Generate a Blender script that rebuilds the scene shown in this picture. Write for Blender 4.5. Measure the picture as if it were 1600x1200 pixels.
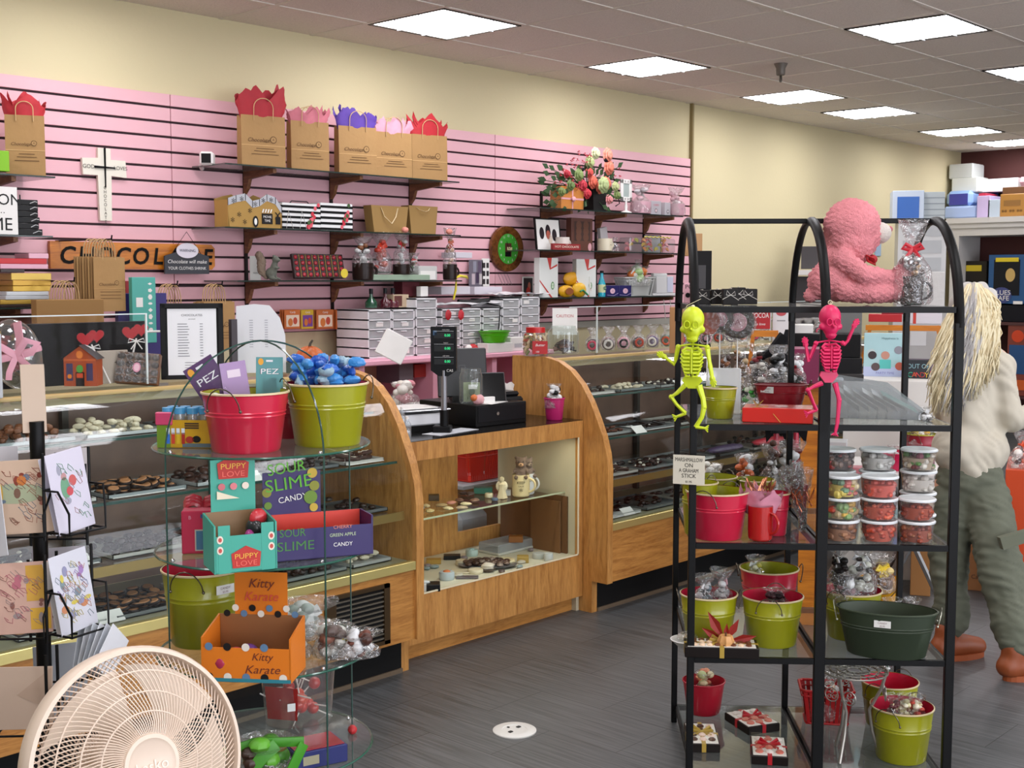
import bpy, math, random
from math import sin, cos, pi, radians as R, atan2, sqrt
from mathutils import Vector, Matrix, noise, Euler
for o in list(bpy.data.objects): bpy.data.objects.remove(o)
SC = bpy.context.scene
COL = SC.collection
rnd = random.Random(7)
# camera, exposure, light
FPX = 1937.0
PITCH = math.atan(163 / FPX)
AZ = R(42.8)
CAM = Vector((0, 0, 1.6))
cd = bpy.data.cameras.new('camera'); cam = bpy.data.objects.new('camera', cd); COL.objects.link(cam)
cd.sensor_width = 36; cd.lens = 36 * FPX / 1600; cd.clip_start = .05; cd.clip_end = 60
cam.location = CAM; cam.rotation_euler = (pi / 2 - PITCH, 0, AZ - pi / 2)
SC.camera = cam
SC.view_settings.view_transform = 'Standard'; SC.view_settings.look = 'None'
SC.view_settings.exposure = 0.45; SC.view_settings.gamma = 1; SC.view_settings.use_curve_mapping = False
SC.cycles.max_bounces = 7; SC.cycles.diffuse_bounces = 4; SC.cycles.glossy_bounces = 3
SC.cycles.transmission_bounces = 4; SC.cycles.transparent_max_bounces = 24
SC.cycles.caustics_reflective = False; SC.cycles.caustics_refractive = False
SC.cycles.sample_clamp_indirect = 4
wd = bpy.data.worlds.new('world'); SC.world = wd; wd.use_nodes = True
wd.node_tree.nodes['Background'].inputs[0].default_value = (.93, .95, 1, 1)
wd.node_tree.nodes['Background'].inputs[1].default_value = .12
LAMP = 11.5         # radiance of the ceiling light diffusers
FW = Vector((cos(AZ) * cos(PITCH), sin(AZ) * cos(PITCH), -sin(PITCH)))
RT = Vector((sin(AZ), -cos(AZ), 0))
UP = RT.cross(FW)
def ray(x, y): return FW + RT * ((x - 800) / FPX) + UP * ((600 - y) / FPX)
def at(x, y, X=None, Y=None, Z=None, D=None):
 """point of the room seen at photo position x,y on a known plane or at a known distance"""
 r = ray(x, y)
 if X is not None: t = (X - CAM.x) / r.x
 elif Y is not None: t = (Y - CAM.y) / r.y
 elif Z is not None: t = (Z - CAM.z) / r.z
 else: t = D
 return CAM + r * t
def depth(p): return (Vector(p) - CAM).dot(FW)
def px(n, p): return n * depth(p) / FPX
def facing(p, off=0): return atan2(CAM.y - p[1], CAM.x - p[0]) + pi / 2 + R(off)
def spot(x0, x1, yt, yb, back=0., **k):
 """base centre, width and height of something filling that box on the photo; back pushes away from the viewer"""
 p = at((x0 + x1) / 2, yb, **k)
 w = px(x1 - x0, p); h = px(yb - yt, p)
 d = Vector((p.x, p.y, 0)).normalized()
 return p + d * back, w, h
# materials
def lin(h):
 h = h.lstrip('#'); o = []
 if len(h) == 3: h = ''.join(c * 2 for c in h)
 for i in (0, 2, 4):
  c = int(h[i:i + 2], 16) / 255
  o.append(c / 12.92 if c <= .04045 else ((c + .055) / 1.055) ** 2.4)
 return (*o, 1)
MATS = {}
def M(col, rough=.55, metal=0., coat=0., alpha=1., emit=None, es=1., bump=0., bs=60., var=0., vs=8., sub=0.):
 key = (col, rough, metal, coat, alpha, emit, es, bump, bs, var, vs, sub)
 if key in MATS: return MATS[key]
 m = bpy.data.materials.new('surface_' + col.strip('#')); m.use_nodes = True
 n = m.node_tree; b = n.nodes['Principled BSDF']
 b.inputs['Base Color'].default_value = lin(col); b.inputs['Roughness'].default_value = rough
 b.inputs['Metallic'].default_value = metal; b.inputs['Coat Weight'].default_value = coat
 b.inputs['Alpha'].default_value = alpha
 if max(lin(col)[:3]) < .02: b.inputs['Specular IOR Level'].default_value = .22
 if emit: b.inputs['Emission Color'].default_value = lin(emit); b.inputs['Emission Strength'].default_value = es
 if sub: b.inputs['Transmission Weight'].default_value = sub
 if bump or var:
  tc = n.nodes.new('ShaderNodeTexCoord')
 if bump:
  t = n.nodes.new('ShaderNodeTexNoise'); t.inputs['Scale'].default_value = bs; t.inputs['Detail'].default_value = 3
  n.links.new(tc.outputs['Object'], t.inputs['Vector'])
  bp = n.nodes.new('ShaderNodeBump'); bp.inputs['Strength'].default_value = bump; bp.inputs['Distance'].default_value = .01
  n.links.new(t.outputs[0], bp.inputs['Height']); n.links.new(bp.outputs[0], b.inputs['Normal'])
 if var:
  t = n.nodes.new('ShaderNodeTexNoise'); t.inputs['Scale'].default_value = vs; t.inputs['Detail'].default_value = 4
  n.links.new(tc.outputs['Object'], t.inputs['Vector'])
  mx = n.nodes.new('ShaderNodeMix'); mx.data_type = 'RGBA'
  c = lin(col)
  mx.inputs[6].default_value = tuple(x * (1 - var) for x in c[:3]) + (1,)
  mx.inputs[7].default_value = tuple(min(1, x * (1 + var)) for x in c[:3]) + (1,)
  n.links.new(t.outputs[0], mx.inputs[0]); n.links.new(mx.outputs[2], b.inputs['Base Color'])
 MATS[key] = m
 return m
def film(name, tint, gloss=.35, white=.0, rough=.05, bump=0., bs=30., edge=1.35, fac=.75):
 """thin clear sheet: see-through with reflections, optionally a little milky"""
 key = (name,)
 if key in MATS: return MATS[key]
 m = bpy.data.materials.new(name); m.use_nodes = True; n = m.node_tree; n.nodes.clear()
 out = n.nodes.new('ShaderNodeOutputMaterial')
 tr = n.nodes.new('ShaderNodeBsdfTransparent'); tr.inputs[0].default_value = lin(tint)
 gl = n.nodes.new('ShaderNodeBsdfGlossy'); gl.inputs['Roughness'].default_value = rough; gl.inputs[0].default_value = (1, 1, 1, 1)
 fr = n.nodes.new('ShaderNodeLayerWeight'); fr.inputs[0].default_value = .5
 pw = n.nodes.new('ShaderNodeMath'); pw.operation = 'POWER'; pw.inputs[1].default_value = 4.5
 mul = n.nodes.new('ShaderNodeMath'); mul.operation = 'MULTIPLY_ADD'; mul.inputs[1].default_value = fac; mul.inputs[2].default_value = gloss
 mul.use_clamp = True
 n.links.new(fr.outputs[1], pw.inputs[0]); n.links.new(pw.outputs[0], mul.inputs[0])
 a = n.nodes.new('ShaderNodeMixShader'); n.links.new(mul.outputs[0], a.inputs[0]); n.links.new(tr.outputs[0], a.inputs[1]); n.links.new(gl.outputs[0], a.inputs[2])
 last = a
 if white:
  df = n.nodes.new('ShaderNodeBsdfDiffuse'); df.inputs[0].default_value = (.85, .87, .88, 1)
  w = n.nodes.new('ShaderNodeMixShader'); w.inputs[0].default_value = white
  n.links.new(a.outputs[0], w.inputs[1]); n.links.new(df.outputs[0], w.inputs[2]); last = w
 if bump:
  tc = n.nodes.new('ShaderNodeTexCoord'); t = n.nodes.new('ShaderNodeTexNoise'); t.inputs['Scale'].default_value = bs
  t.inputs['Detail'].default_value = 2
  n.links.new(tc.outputs['Object'], t.inputs['Vector'])
  bp = n.nodes.new('ShaderNodeBump'); bp.inputs['Strength'].default_value = bump; bp.inputs['Distance'].default_value = .03
  n.links.new(t.outputs[0], bp.inputs['Height'])
  for q in (gl, fr): n.links.new(bp.outputs[0], q.inputs['Normal'])
 n.links.new(last.outputs[0], out.inputs[0])
 MATS[key] = m
 return m
def wood(name, c1, c2, scale=(1, 1, .12), rough=.38, rings=34.):
 if (name,) in MATS: return MATS[(name,)]
 m = bpy.data.materials.new(name); m.use_nodes = True; n = m.node_tree; b = n.nodes['Principled BSDF']
 tc = n.nodes.new('ShaderNodeTexCoord'); mp = n.nodes.new('ShaderNodeMapping'); mp.inputs['Scale'].default_value = scale
 n.links.new(tc.outputs['Object'], mp.inputs[0])
 t = n.nodes.new('ShaderNodeTexNoise'); t.inputs['Scale'].default_value = rings; t.inputs['Detail'].default_value = 6
 t.inputs['Roughness'].default_value = .65; t.inputs['Distortion'].default_value = .6
 n.links.new(mp.outputs[0], t.inputs[0])
 t2 = n.nodes.new('ShaderNodeTexNoise'); t2.inputs['Scale'].default_value = rings * 6; t2.inputs['Detail'].default_value = 2
 n.links.new(mp.outputs[0], t2.inputs[0])
 ad = n.nodes.new('ShaderNodeMath'); ad.operation = 'MULTIPLY_ADD'; ad.inputs[1].default_value = .35
 n.links.new(t2.outputs[0], ad.inputs[0]); n.links.new(t.outputs[0], ad.inputs[2])
 r = n.nodes.new('ShaderNodeValToRGB'); r.color_ramp.elements[0].position = .48; r.color_ramp.elements[1].position = .8
 r.color_ramp.elements[0].color = lin(c2); r.color_ramp.elements[1].color = lin(c1)
 n.links.new(ad.outputs[0], r.inputs[0]); n.links.new(r.outputs[0], b.inputs['Base Color'])
 b.inputs['Roughness'].default_value = rough
 MATS[(name,)] = m
 return m
WHITE = M('#e8e6e2', .5); OFFW = M('#d9d4c8', .6); BLACK = M('#070708', .45); MATB = M('#0e0e0e', .75)
STEEL = M('#c9c9c9', .25, 1.); DARKM = M('#1a1a1b', .35, .6); BRASS = M('#d9b95a', .3, .8); GOLD = M('#b8933f', .35, .6)
KRAFT = M('#a98352', .75, bump=.15, bs=25, var=.08, vs=6); KRAFT2 = M('#8f6b40', .8, var=.1)
PINK = M('#eaaabf', .55); RED = M('#b3121d', .4); CREAM = M('#e3d9b8', .6)
BUCKP = M('#c8203f', .3, coat=.4); BUCKL = M('#9a9a12', .33, coat=.4); BUCKD = M('#2c3726', .5)
GLASS = film('clear_glass', '#f4faf8', .03, fac=.6)
GLASSE = M('#21483f', .15, coat=.5)
CELLO = film('cellophane', '#f6f6f6', .13, .03, .1, bump=1., bs=60)
MILKY = film('milky_plastic', '#f2f2f2', .06, .22, .3)
FROST = film('frosted_drawer', '#e6e8ea', .06, .4, .35)
ACRY = film('clear_acrylic', '#fcfdfd', .003, .0, .03, fac=.15)
OAK = wood('oak_laminate_upright', '#cb9350', '#a06a32')
OAKH = wood('oak_laminate_lengthwise', '#c88d48', '#9c642c', (.12, 1, 1))
PINE = wood('orange_stained_pine', '#cf7f24', '#9e5616', (.1, 1, 1), .35, 20)
DWOOD = wood('dark_bracket_wood', '#8a5a38', '#5a3520', (1, .15, 1), .5)
CHOC = [M('#2a140c', .35), M('#3b1d10', .35), M('#1a0e0a', .3), M('#5a2f1a', .4), M('#e0d2b4', .45), M('#6e3c22', .4)]
# mesh builder
_TXT = {}
class MB:
 def __init__(s, mat=None):
  s.v = []; s.f = []; s.mi = []; s.sm = []; s.mats = []; s.cur = 0; s.T = Matrix.Identity(4)
  if mat: s.use(mat)
 def use(s, m):
  if m not in s.mats: s.mats.append(m)
  s.cur = s.mats.index(m); return s
 def xf(s, loc=(0, 0, 0), rot=(0, 0, 0), sc=1):
  S = Matrix.Diagonal((*(sc if hasattr(sc, '__len__') else (sc,) * 3), 1))
  s.T = Matrix.Translation(loc) @ Euler([R(a) for a in rot]).to_matrix().to_4x4() @ S; return s
 def add(s, vs, fs, smooth=False):
  b = len(s.v); T = s.T
  s.v += [tuple(T @ Vector(p)) for p in vs]
  for f in fs: s.f.append([b + i for i in f]); s.mi.append(s.cur); s.sm.append(smooth)
  return s
 def box(s, x0, x1, y0, y1, z0, z1, bev=0):
  if bev:
   b = min(bev, (x1 - x0) / 2.01, (y1 - y0) / 2.01, (z1 - z0) / 2.01)
   vs = [];
   for z, i in ((z0, b), (z0 + b, 0), (z1 - b, 0), (z1, b)):
    for (cx, cy) in ((x0 + b, y0), (x1 - b, y0), (x1, y0 + b), (x1, y1 - b), (x1 - b, y1), (x0 + b, y1), (x0, y1 - b), (x0, y0 + b)):
     mx, my = (x0 + x1) / 2, (y0 + y1) / 2
     cx2 = min(max(cx, x0 + i), x1 - i); cy2 = min(max(cy, y0 + i), y1 - i)
     vs.append((cx2, cy2, z))
   fs = [[7 - i for i in range(8)], [24 + i for i in range(8)]]
   for k in range(3):
    for i in range(8): j = (i + 1) % 8; fs.append([k * 8 + i, k * 8 + j, k * 8 + 8 + j, k * 8 + 8 + i])
   return s.add(vs, fs)
  vs = [(x, y, z) for z in (z0, z1) for x, y in ((x0, y0), (x1, y0), (x1, y1), (x0, y1))]
  return s.add(vs, [[3, 2, 1, 0], [4, 5, 6, 7], [0, 1, 5, 4], [1, 2, 6, 5], [2, 3, 7, 6], [3, 0, 4, 7]])
 def quad(s, a, b, c, d): return s.add([a, b, c, d], [[0, 1, 2, 3]])
 def panel(s, x, z, w, h, y=-.0008, m=None):
  """flat printed patch on a front face (front looks to -y)"""
  if m: s.use(m)
  return s.add([(x - w / 2, y, z - h / 2), (x + w / 2, y, z - h / 2), (x + w / 2, y, z + h / 2), (x - w / 2, y, z + h / 2)], [[0, 1, 2, 3]])
 def disc(s, x, z, rx, rz=None, y=-.001, m=None, n=20, a0=0):
  if m: s.use(m)
  rz = rz or rx
  return s.add([(x + rx * cos(a0 + 2 * pi * i / n), y, z + rz * sin(a0 + 2 * pi * i / n)) for i in range(n)], [list(range(n))])
 def lathe(s, prof, n=24, smooth=True, sx=1, sy=1, cap0=True, cap1=True, fn=None):
  vs = [];
  for (r, z) in prof:
   for i in range(n):
    a = 2 * pi * i / n; rr = r * (fn(a, z) if fn else 1)
    vs.append((rr * cos(a) * sx, rr * sin(a) * sy, z))
  fs = []
  for k in range(len(prof) - 1):
   for i in range(n): j = (i + 1) % n; fs.append([k * n + i, k * n + j, (k + 1) * n + j, (k + 1) * n + i])
  s.add(vs, fs, smooth)
  b = len(s.v) - len(vs)
  if cap0 and prof[0][0] > 1e-5: s.f.append([b + n - 1 - i for i in range(n)]); s.mi.append(s.cur); s.sm.append(False)
  if cap1 and prof[-1][0] > 1e-5: s.f.append([b + (len(prof) - 1) * n + i for i in range(n)]); s.mi.append(s.cur); s.sm.append(False)
  return s
 def cyl(s, r, z0, z1, n=20, x=0, y=0, r1=None):
  T = s.T; s.T = T @ Matrix.Translation((x, y, 0)); s.lathe([(r, z0), (r if r1 is None else r1, z1)], n); s.T = T; return s
 def ball(s, p, r, n=12, k=8, sc=(1, 1, 1), fn=None):
  vs = []; fs = []
  for j in range(k + 1):
   th = pi * j / k
   for i in range(n):
    a = 2 * pi * i / n; d = Vector((sin(th) * cos(a), sin(th) * sin(a), -cos(th))); q = r * (fn(d) if fn else 1)
    vs.append((p[0] + d.x * q * sc[0], p[1] + d.y * q * sc[1], p[2] + d.z * q * sc[2]))
  for j in range(k):
   for i in range(n): i2 = (i + 1) % n; fs.append([j * n + i, j * n + i2, (j + 1) * n + i2, (j + 1) * n + i])
  return s.add(vs, fs, True)
 def tube(s, pts, r, n=8, closed=False, caps=True, flat=None):
  """tube along pts, r a number or a list; flat=(a,b) makes an elliptical section"""
  pts = [Vector(p) for p in pts]; N = len(pts); rs = r if hasattr(r, '__len__') else [r] * N
  vs = []; prev = None
  for i, p in enumerate(pts):
   if closed: t = pts[(i + 1) % N] - pts[i - 1]
   else: t = pts[min(i + 1, N - 1)] - pts[max(i - 1, 0)]
   t = t.normalized() if t.length > 1e-9 else Vector((0, 0, 1))
   if prev is None: u = t.orthogonal().normalized() if abs(t.z) > .9 else Vector((0, 0, 1)).cross(t).normalized()
   else: u = (prev - t * prev.dot(t)); u = u.normalized() if u.length > 1e-6 else t.orthogonal().normalized()
   prev = u; w = t.cross(u)
   fa, fb = flat or (1, 1)
   for k in range(n):
    a = 2 * pi * k / n; vs.append(tuple(p + u * (cos(a) * rs[i] * fa) + w * (sin(a) * rs[i] * fb)))
  fs = []
  for i in range(N if closed else N - 1):
   j = (i + 1) % N
   for k in range(n): l = (k + 1) % n; fs.append([i * n + k, i * n + l, j * n + l, j * n + k])
  s.add(vs, fs, True)
  if caps and not closed:
   b = len(s.v) - len(vs)
   s.f.append([b + n - 1 - k for k in range(n)]); s.f.append([b + (N - 1) * n + k for k in range(n)])
   s.mi += [s.cur] * 2; s.sm += [False] * 2
  return s
 def prism(s, poly, d0, d1, axis='y'):
  """extrude polygon; axis y: poly in xz, axis x: poly in yz, axis z: poly in xy"""
  def mk(p, d): return {'y': (p[0], d, p[1]), 'x': (d, p[0], p[1]), 'z': (p[0], p[1], d)}[axis]
  n = len(poly); vs = [mk(p, d0) for p in poly] + [mk(p, d1) for p in poly]
  fs = [list(range(n)), [2 * n - 1 - i for i in range(n)]]
  for i in range(n): j = (i + 1) % n; fs.append([i, i + n, j + n, j])
  return s.add(vs, fs)
 def strip(s, prof, d0, d1, axis='x', th=0):
  """open profile swept along an axis; with thickness th it is a solid curved sheet"""
  def mk(p, d): return {'y': (p[0], d, p[1]), 'x': (d, p[0], p[1]), 'z': (p[0], p[1], d)}[axis]
  if th:
   P = [Vector(p) for p in prof]; off = []
   for i, p in enumerate(P):
    t = (P[min(i + 1, len(P) - 1)] - P[max(i - 1, 0)]).normalized(); off.append((p.x - t.y * th, p.y + t.x * th))
   n = len(P)
   for side in (list(map(tuple, P)), off):
    s.add([mk(p, d0) for p in side] + [mk(p, d1) for p in side], [[i, i + 1, n + i + 1, n + i] for i in range(n - 1)], True)
   for d in (d0, d1):
    s.add([mk(p, d) for p in map(tuple, P)] + [mk(p, d) for p in off], [[i, i + 1, n + i + 1, n + i] for i in range(n - 1)])
   for e in (0, -1): s.add([mk(tuple(P[e]), d0), mk(tuple(P[e]), d1), mk(off[e], d1), mk(off[e], d0)], [[0, 1, 2, 3]])
   return s
  n = len(prof)
  return s.add([mk(p, d0) for p in prof] + [mk(p, d1) for p in prof], [[i, i + 1, n + i + 1, n + i] for i in range(n - 1)], True)
 def grid(s, fn, nu, nv, smooth=True):
  vs = [fn(i / nu, j / nv) for j in range(nv + 1) for i in range(nu + 1)]
  return s.add(vs, [[j * (nu + 1) + i, j * (nu + 1) + i + 1, (j + 1) * (nu + 1) + i + 1, (j + 1) * (nu + 1) + i] for j in range(nv) for i in range(nu)], smooth)
 def text(s, body, size, x, z, m=None, y=-.0015, rot=0, width=None, shear=0., bold=0.):
  if m: s.use(m)
  key = (body, shear, bold)
  if key not in _TXT:
   cu = bpy.data.curves.new('lettering', 'FONT'); cu.body = body; cu.size = 1; cu.align_x = 'CENTER'; cu.align_y = 'CENTER'; cu.shear = shear; cu.offset = bold
   cu.resolution_u = 3; cu.space_line = .85
   ob = bpy.data.objects.new('lettering', cu); COL.objects.link(ob)
   me = bpy.data.meshes.new_from_object(ob.evaluated_get(bpy.context.evaluated_depsgraph_get()))
   _TXT[key] = ([v.co.copy() for v in me.vertices], [list(p.vertices) for p in me.polygons])
   bpy.data.objects.remove(ob); bpy.data.curves.remove(cu); bpy.data.meshes.remove(me)
  vs, fs = _TXT[key]
  if not vs: return s
  k = size
  sx = size
  if width:
   wx = max(v.x for v in vs) - min(v.x for v in vs); sx = width / wx
  c, q = cos(R(rot)), sin(R(rot))
  return s.add([(x + (v.x * sx * c - v.y * k * q), y, z + (v.x * sx * q + v.y * k * c)) for v in vs], fs)
 def build(s, name, parent=None, label=None, cat=None, group=None, kind=None, loc=None, rz=0, rot=None, ang=38):
  me = bpy.data.meshes.new(name); me.from_pydata(s.v, [], s.f)
  for m in s.mats: me.materials.append(m)
  if s.f:
   me.polygons.foreach_set('material_index', s.mi); me.polygons.foreach_set('use_smooth', s.sm)
   if any(s.sm): me.set_sharp_from_angle(angle=R(ang))
  me.update()
  o = bpy.data.objects.new(name, me); COL.objects.link(o)
  if parent: o.parent = parent
  if loc is not None: o.location = loc
  if rot is not None: o.rotation_euler = [R(a) for a in rot]
  else: o.rotation_euler = (0, 0, rz)
  return tag(o, label, cat, group, kind)
def tag(o, label=None, cat=None, group=None, kind=None):
 if label: o['label'] = label
 if cat: o['category'] = cat
 if group: o['group'] = group
 if kind: o['kind'] = kind
 return o
def thing(name, label, cat, loc=(0, 0, 0), rz=0, group=None, rot=None):
 o = bpy.data.objects.new(name, None); COL.objects.link(o); o.empty_display_size = .05
 o.location = loc; o.rotation_euler = rot if rot else (0, 0, rz)
 return tag(o, label, cat, group)
def dup(o, parent=None, label=None, group=None, loc=None, rz=None):
 c = o.copy(); COL.objects.link(c)
 if parent: c.parent = parent
 if label: c['label'] = label
 if group: c['group'] = group
 if loc is not None: c.location = loc
 if rz is not None: c.rotation_euler = (0, 0, rz)
 for ch in list(o.children): dup(ch, c)
 return c
def blob(mb, voxel, disp=None):
 """fuse the overlapping lumps of mb into one skin, then displace it"""
 me = bpy.data.meshes.new('lumps'); me.from_pydata(mb.v, [], mb.f)
 ob = bpy.data.objects.new('lumps', me); COL.objects.link(ob)
 rm = ob.modifiers.new('r', 'REMESH'); rm.mode = 'VOXEL'; rm.voxel_size = voxel
 sm = ob.modifiers.new('s', 'SMOOTH'); sm.factor = .6; sm.iterations = 6
 dg = bpy.context.evaluated_depsgraph_get(); dg.update()
 m2 = bpy.data.meshes.new_from_object(ob.evaluated_get(dg))
 vs = [v.co.copy() for v in m2.vertices]; ns = [v.normal.copy() for v in m2.vertices]
 fs = [list(p.vertices) for p in m2.polygons]
 bpy.data.objects.remove(ob); bpy.data.meshes.remove(me); bpy.data.meshes.remove(m2)
 if disp: vs = [v + n * disp(v) for v, n in zip(vs, ns)]
 out = MB(); out.add(vs, fs, True)
 return out
def limb(mb, pts, rs, flat=None, n=12):
 """tapered limb with rounded ends"""
 for i in range(len(pts) - 1):
  a, b = Vector(pts[i]), Vector(pts[i + 1]); k = 5
  mb.tube([a.lerp(b, j / k) for j in range(k + 1)], [rs[i] + (rs[i + 1] - rs[i]) * j / k for j in range(k + 1)], n, flat=flat)
 for p, r in zip(pts, rs): mb.ball(p, r * .995, n, 8)
# room shell
WY = 5.75; CZ = 2.992; BX = 13.48
def floor_mat():
 m = bpy.data.materials.new('grey_plank_tile'); m.use_nodes = True; n = m.node_tree; b = n.nodes['Principled BSDF']
 tc = n.nodes.new('ShaderNodeTexCoord'); mp = n.nodes.new('ShaderNodeMapping')
 mp.inputs['Rotation'].default_value = (0, 0, pi / 2); mp.inputs['Location'].default_value = (.12, .06, 0)
 n.links.new(tc.outputs['Object'], mp.inputs[0])
 br = n.nodes.new('ShaderNodeTexBrick'); br.inputs['Scale'].default_value = 1
 br.inputs['Brick Width'].default_value = .6; br.inputs['Row Height'].default_value = .3; br.inputs['Mortar Size'].default_value = .0016
 br.inputs['Mortar Smooth'].default_value = 0; br.inputs['Color1'].default_value = lin('#4f5152'); br.inputs['Color2'].default_value = lin('#585a5b')
 br.inputs['Mortar'].default_value = lin('#2c2d2e'); n.links.new(mp.outputs[0], br.inputs[0])
 m2 = n.nodes.new('ShaderNodeMapping'); m2.inputs['Scale'].default_value = (95, 3.2, 1); n.links.new(tc.outputs['Object'], m2.inputs[0])
 t = n.nodes.new('ShaderNodeTexNoise'); t.inputs['Scale'].default_value = 1; t.inputs['Detail'].default_value = 3
 n.links.new(m2.outputs[0], t.inputs[0])
 r = n.nodes.new('ShaderNodeValToRGB'); r.color_ramp.elements[0].position = .3; r.color_ramp.elements[1].position = .7
 r.color_ramp.elements[0].color = (.52, .52, .52, 1); r.color_ramp.elements[1].color = (1.25, 1.25, 1.25, 1)
 n.links.new(t.outputs[0], r.inputs[0])
 mx = n.nodes.new('ShaderNodeMix'); mx.data_type = 'RGBA'; mx.blend_type = 'MULTIPLY'; mx.inputs[0].default_value = 1
 n.links.new(br.outputs[0], mx.inputs[6]); n.links.new(r.outputs[0], mx.inputs[7]); n.links.new(mx.outputs[2], b.inputs['Base Color'])
 b.inputs['Roughness'].default_value = .42
 return m
MB(floor_mat()).box(-4, BX + .2, -4, WY + .2, -.1, 0).build('floor', kind='structure')
cmat = M('#e8dfd6', .9, bump=.35, bs=160, var=.16, vs=95)
MB(cmat).box(-4, BX + .2, -4, WY + .2, CZ, CZ + .1).build('ceiling', kind='structure')
g = MB(M('#e0d8ce', .5))
GX = [4.52 + .61 * k + .0095 * max(k, 0) for k in range(-14, 15)]; GY = [5.26 - .605 * k for k in range(-1, 16)]
for x in GX: g.box(x - .012, x + .012, -4, WY, CZ - .004, CZ)
for y in GY:
 if y < WY: g.box(-4, BX, y - .012, y + .012, CZ - .0045, CZ)
g.build('trim_1', kind='structure', label='white metal grid of the suspended ceiling')
wallm = M('#d3c7a0', .75, bump=.08, bs=40)
MB(wallm).box(-4, BX, WY + .0, WY + .15, 0, CZ).build('wall_left', kind='structure')
MB(M('#4e2421', .7)).box(BX, BX + .15, -4, WY, 0, CZ).build('wall_back', kind='structure')
MB(wallm).box(-4, BX, -4.15, -4, 0, CZ).build('wall_right', kind='structure')
MB(M('#c9c2ae', .75)).box(-4.15, -4, -4, WY, 0, CZ).build('wall_front', kind='structure')
MB(M('#8f7f58', .7)).box(8.285, 8.305, WY - .03, WY, 0, CZ).build('trim_2', kind='structure')
slat_pink = M('#e4b0b9', .5); slot_dark = M('#2a0d14', .6)
for i, (xa, xb) in enumerate(((1.14, 3.58), (3.585, 6.02), (6.025, 8.275))):
 s = MB(slot_dark); s.box(xa, xb, WY - .008, WY - .001, 1.30, 2.556)
 zs = [2.556] + [2.49 - .0769 * k for k in range(16)] + [1.299]
 s.use(slat_pink)
 for k in range(len(zs) - 1): s.box(xa, xb, WY - .02, WY - .006, zs[k + 1] + .006, zs[k] - (.006 if k else 0), .001)
 s.build('wall_left_slat_sheet', kind='structure')
MB(M('#a8a49a', .5)).box(6.1, 8.27, WY - .03, WY - .002, 1.255, 1.30).build('trim_3', kind='structure')
def light_mat(s=1.):
 return M('#ffffff', .5, emit='#fdfbff', es=LAMP * s)
def ceiling_light(x, y, label, grp='square ceiling lights in the suspended grid'):
 t = thing('ceiling_light', label, 'ceiling light', (x, y, CZ), 0, grp)
 f = MB(M('#3a3631', .5))
 for a in ((-.297, .297, -.297, -.283), (-.297, .297, .283, .297), (-.297, -.283, -.297, .297), (.283, .297, -.297, .297)): f.box(*a, -.007, .0)
 f.build('frame', t)
 MB(light_mat()).quad((-.283, .283, -.003), (.283, .283, -.003), (.283, -.283, -.003), (-.283, -.283, -.003)).build('diffuser', t)
 l = MB(M('#c9ced6', .4))
 for k in (-.094, .094): l.box(k - .004, k + .004, -.283, .283, -.012, -.004); l.box(-.283, .283, k - .004, k + .004, -.012, -.004)
 l.build('louvre', t)
near = [(4.83, 4.975, 'ceiling light nearest the camera in the row along the pink wall'),
  (6.68, 4.975, 'ceiling light over the flower arrangement end of the pink wall'),
  (8.53, 4.965, 'ceiling light just past the end of the pink wall'),
  (9.75, 4.95, 'ceiling light fourth along the row by the cream wall'),
  (11.57, 4.94, 'ceiling light fifth along the row, before the maroon wall'),
  (12.85, 4.94, 'ceiling light closest to the maroon end wall'),
  (6.72, 3.13, 'large bright ceiling light in the second row, above the black rack'),
  (8.60, 3.12, 'ceiling light cut by the photo edge in the second row')]
for x, y, l in near: ceiling_light(x, y, l)
for x, y in ((2.98, 4.965), (1.1, 4.96), (4.83, 3.13), (2.98, 3.13), (1.1, 3.13), (-.8, 3.13), (10.45, 3.12), (12.3, 3.12),
             (1.1, 1.3), (-.8, 1.3), (2.98, 1.3), (4.83, 1.3), (6.72, 1.3), (8.6, 1.3), (11, 1.3), (-.8, -.6), (1.1, -.6), (2.98, -.6), (5.5, -.6), (8.6, -.6), (1.1, -2.5), (5, -2.5)):
 ceiling_light(x, y, 'square ceiling light of the shop, outside the photographed corner', 'ceiling lights beyond the frame')
s = MB(M('#6d655c', .5)); s.xf((7.17, 4.27, CZ))
s.lathe([(.001, -.075), (.022, -.075), (.028, -.07), (.03, -.03), (.045, 0)], 20)
s.use(M('#4a443d', .3, .8)); s.lathe([(.001, -.12), (.008, -.118), (.01, -.1), (.008, -.075)], 12)
s.build('sprinkler_head', label='fire sprinkler head hanging from the ceiling tiles', cat='sprinkler')
o = thing('floor_outlet', 'round white outlet cover set in the grey floor', 'floor outlet', at(804, 1142, Z=.0) + Vector((0, 0, 0)), 0)
p = MB(M('#d8d6cf', .4)); p.lathe([(.078, 0), (.078, .004), (.072, .007), (.045, .007), (.043, .005), (.0, .005)], 36, cap1=False)
p.build('cover_plate', o)
q = MB(M('#222222', .5)); q.box(-.035, -.02, -.012, .0, .004, .0075); q.box(.02, .035, .0, .012, .004, .0075); q.box(-.004, .003, .026, .034, .004, .0075); q.build('socket_slot', o)
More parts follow.
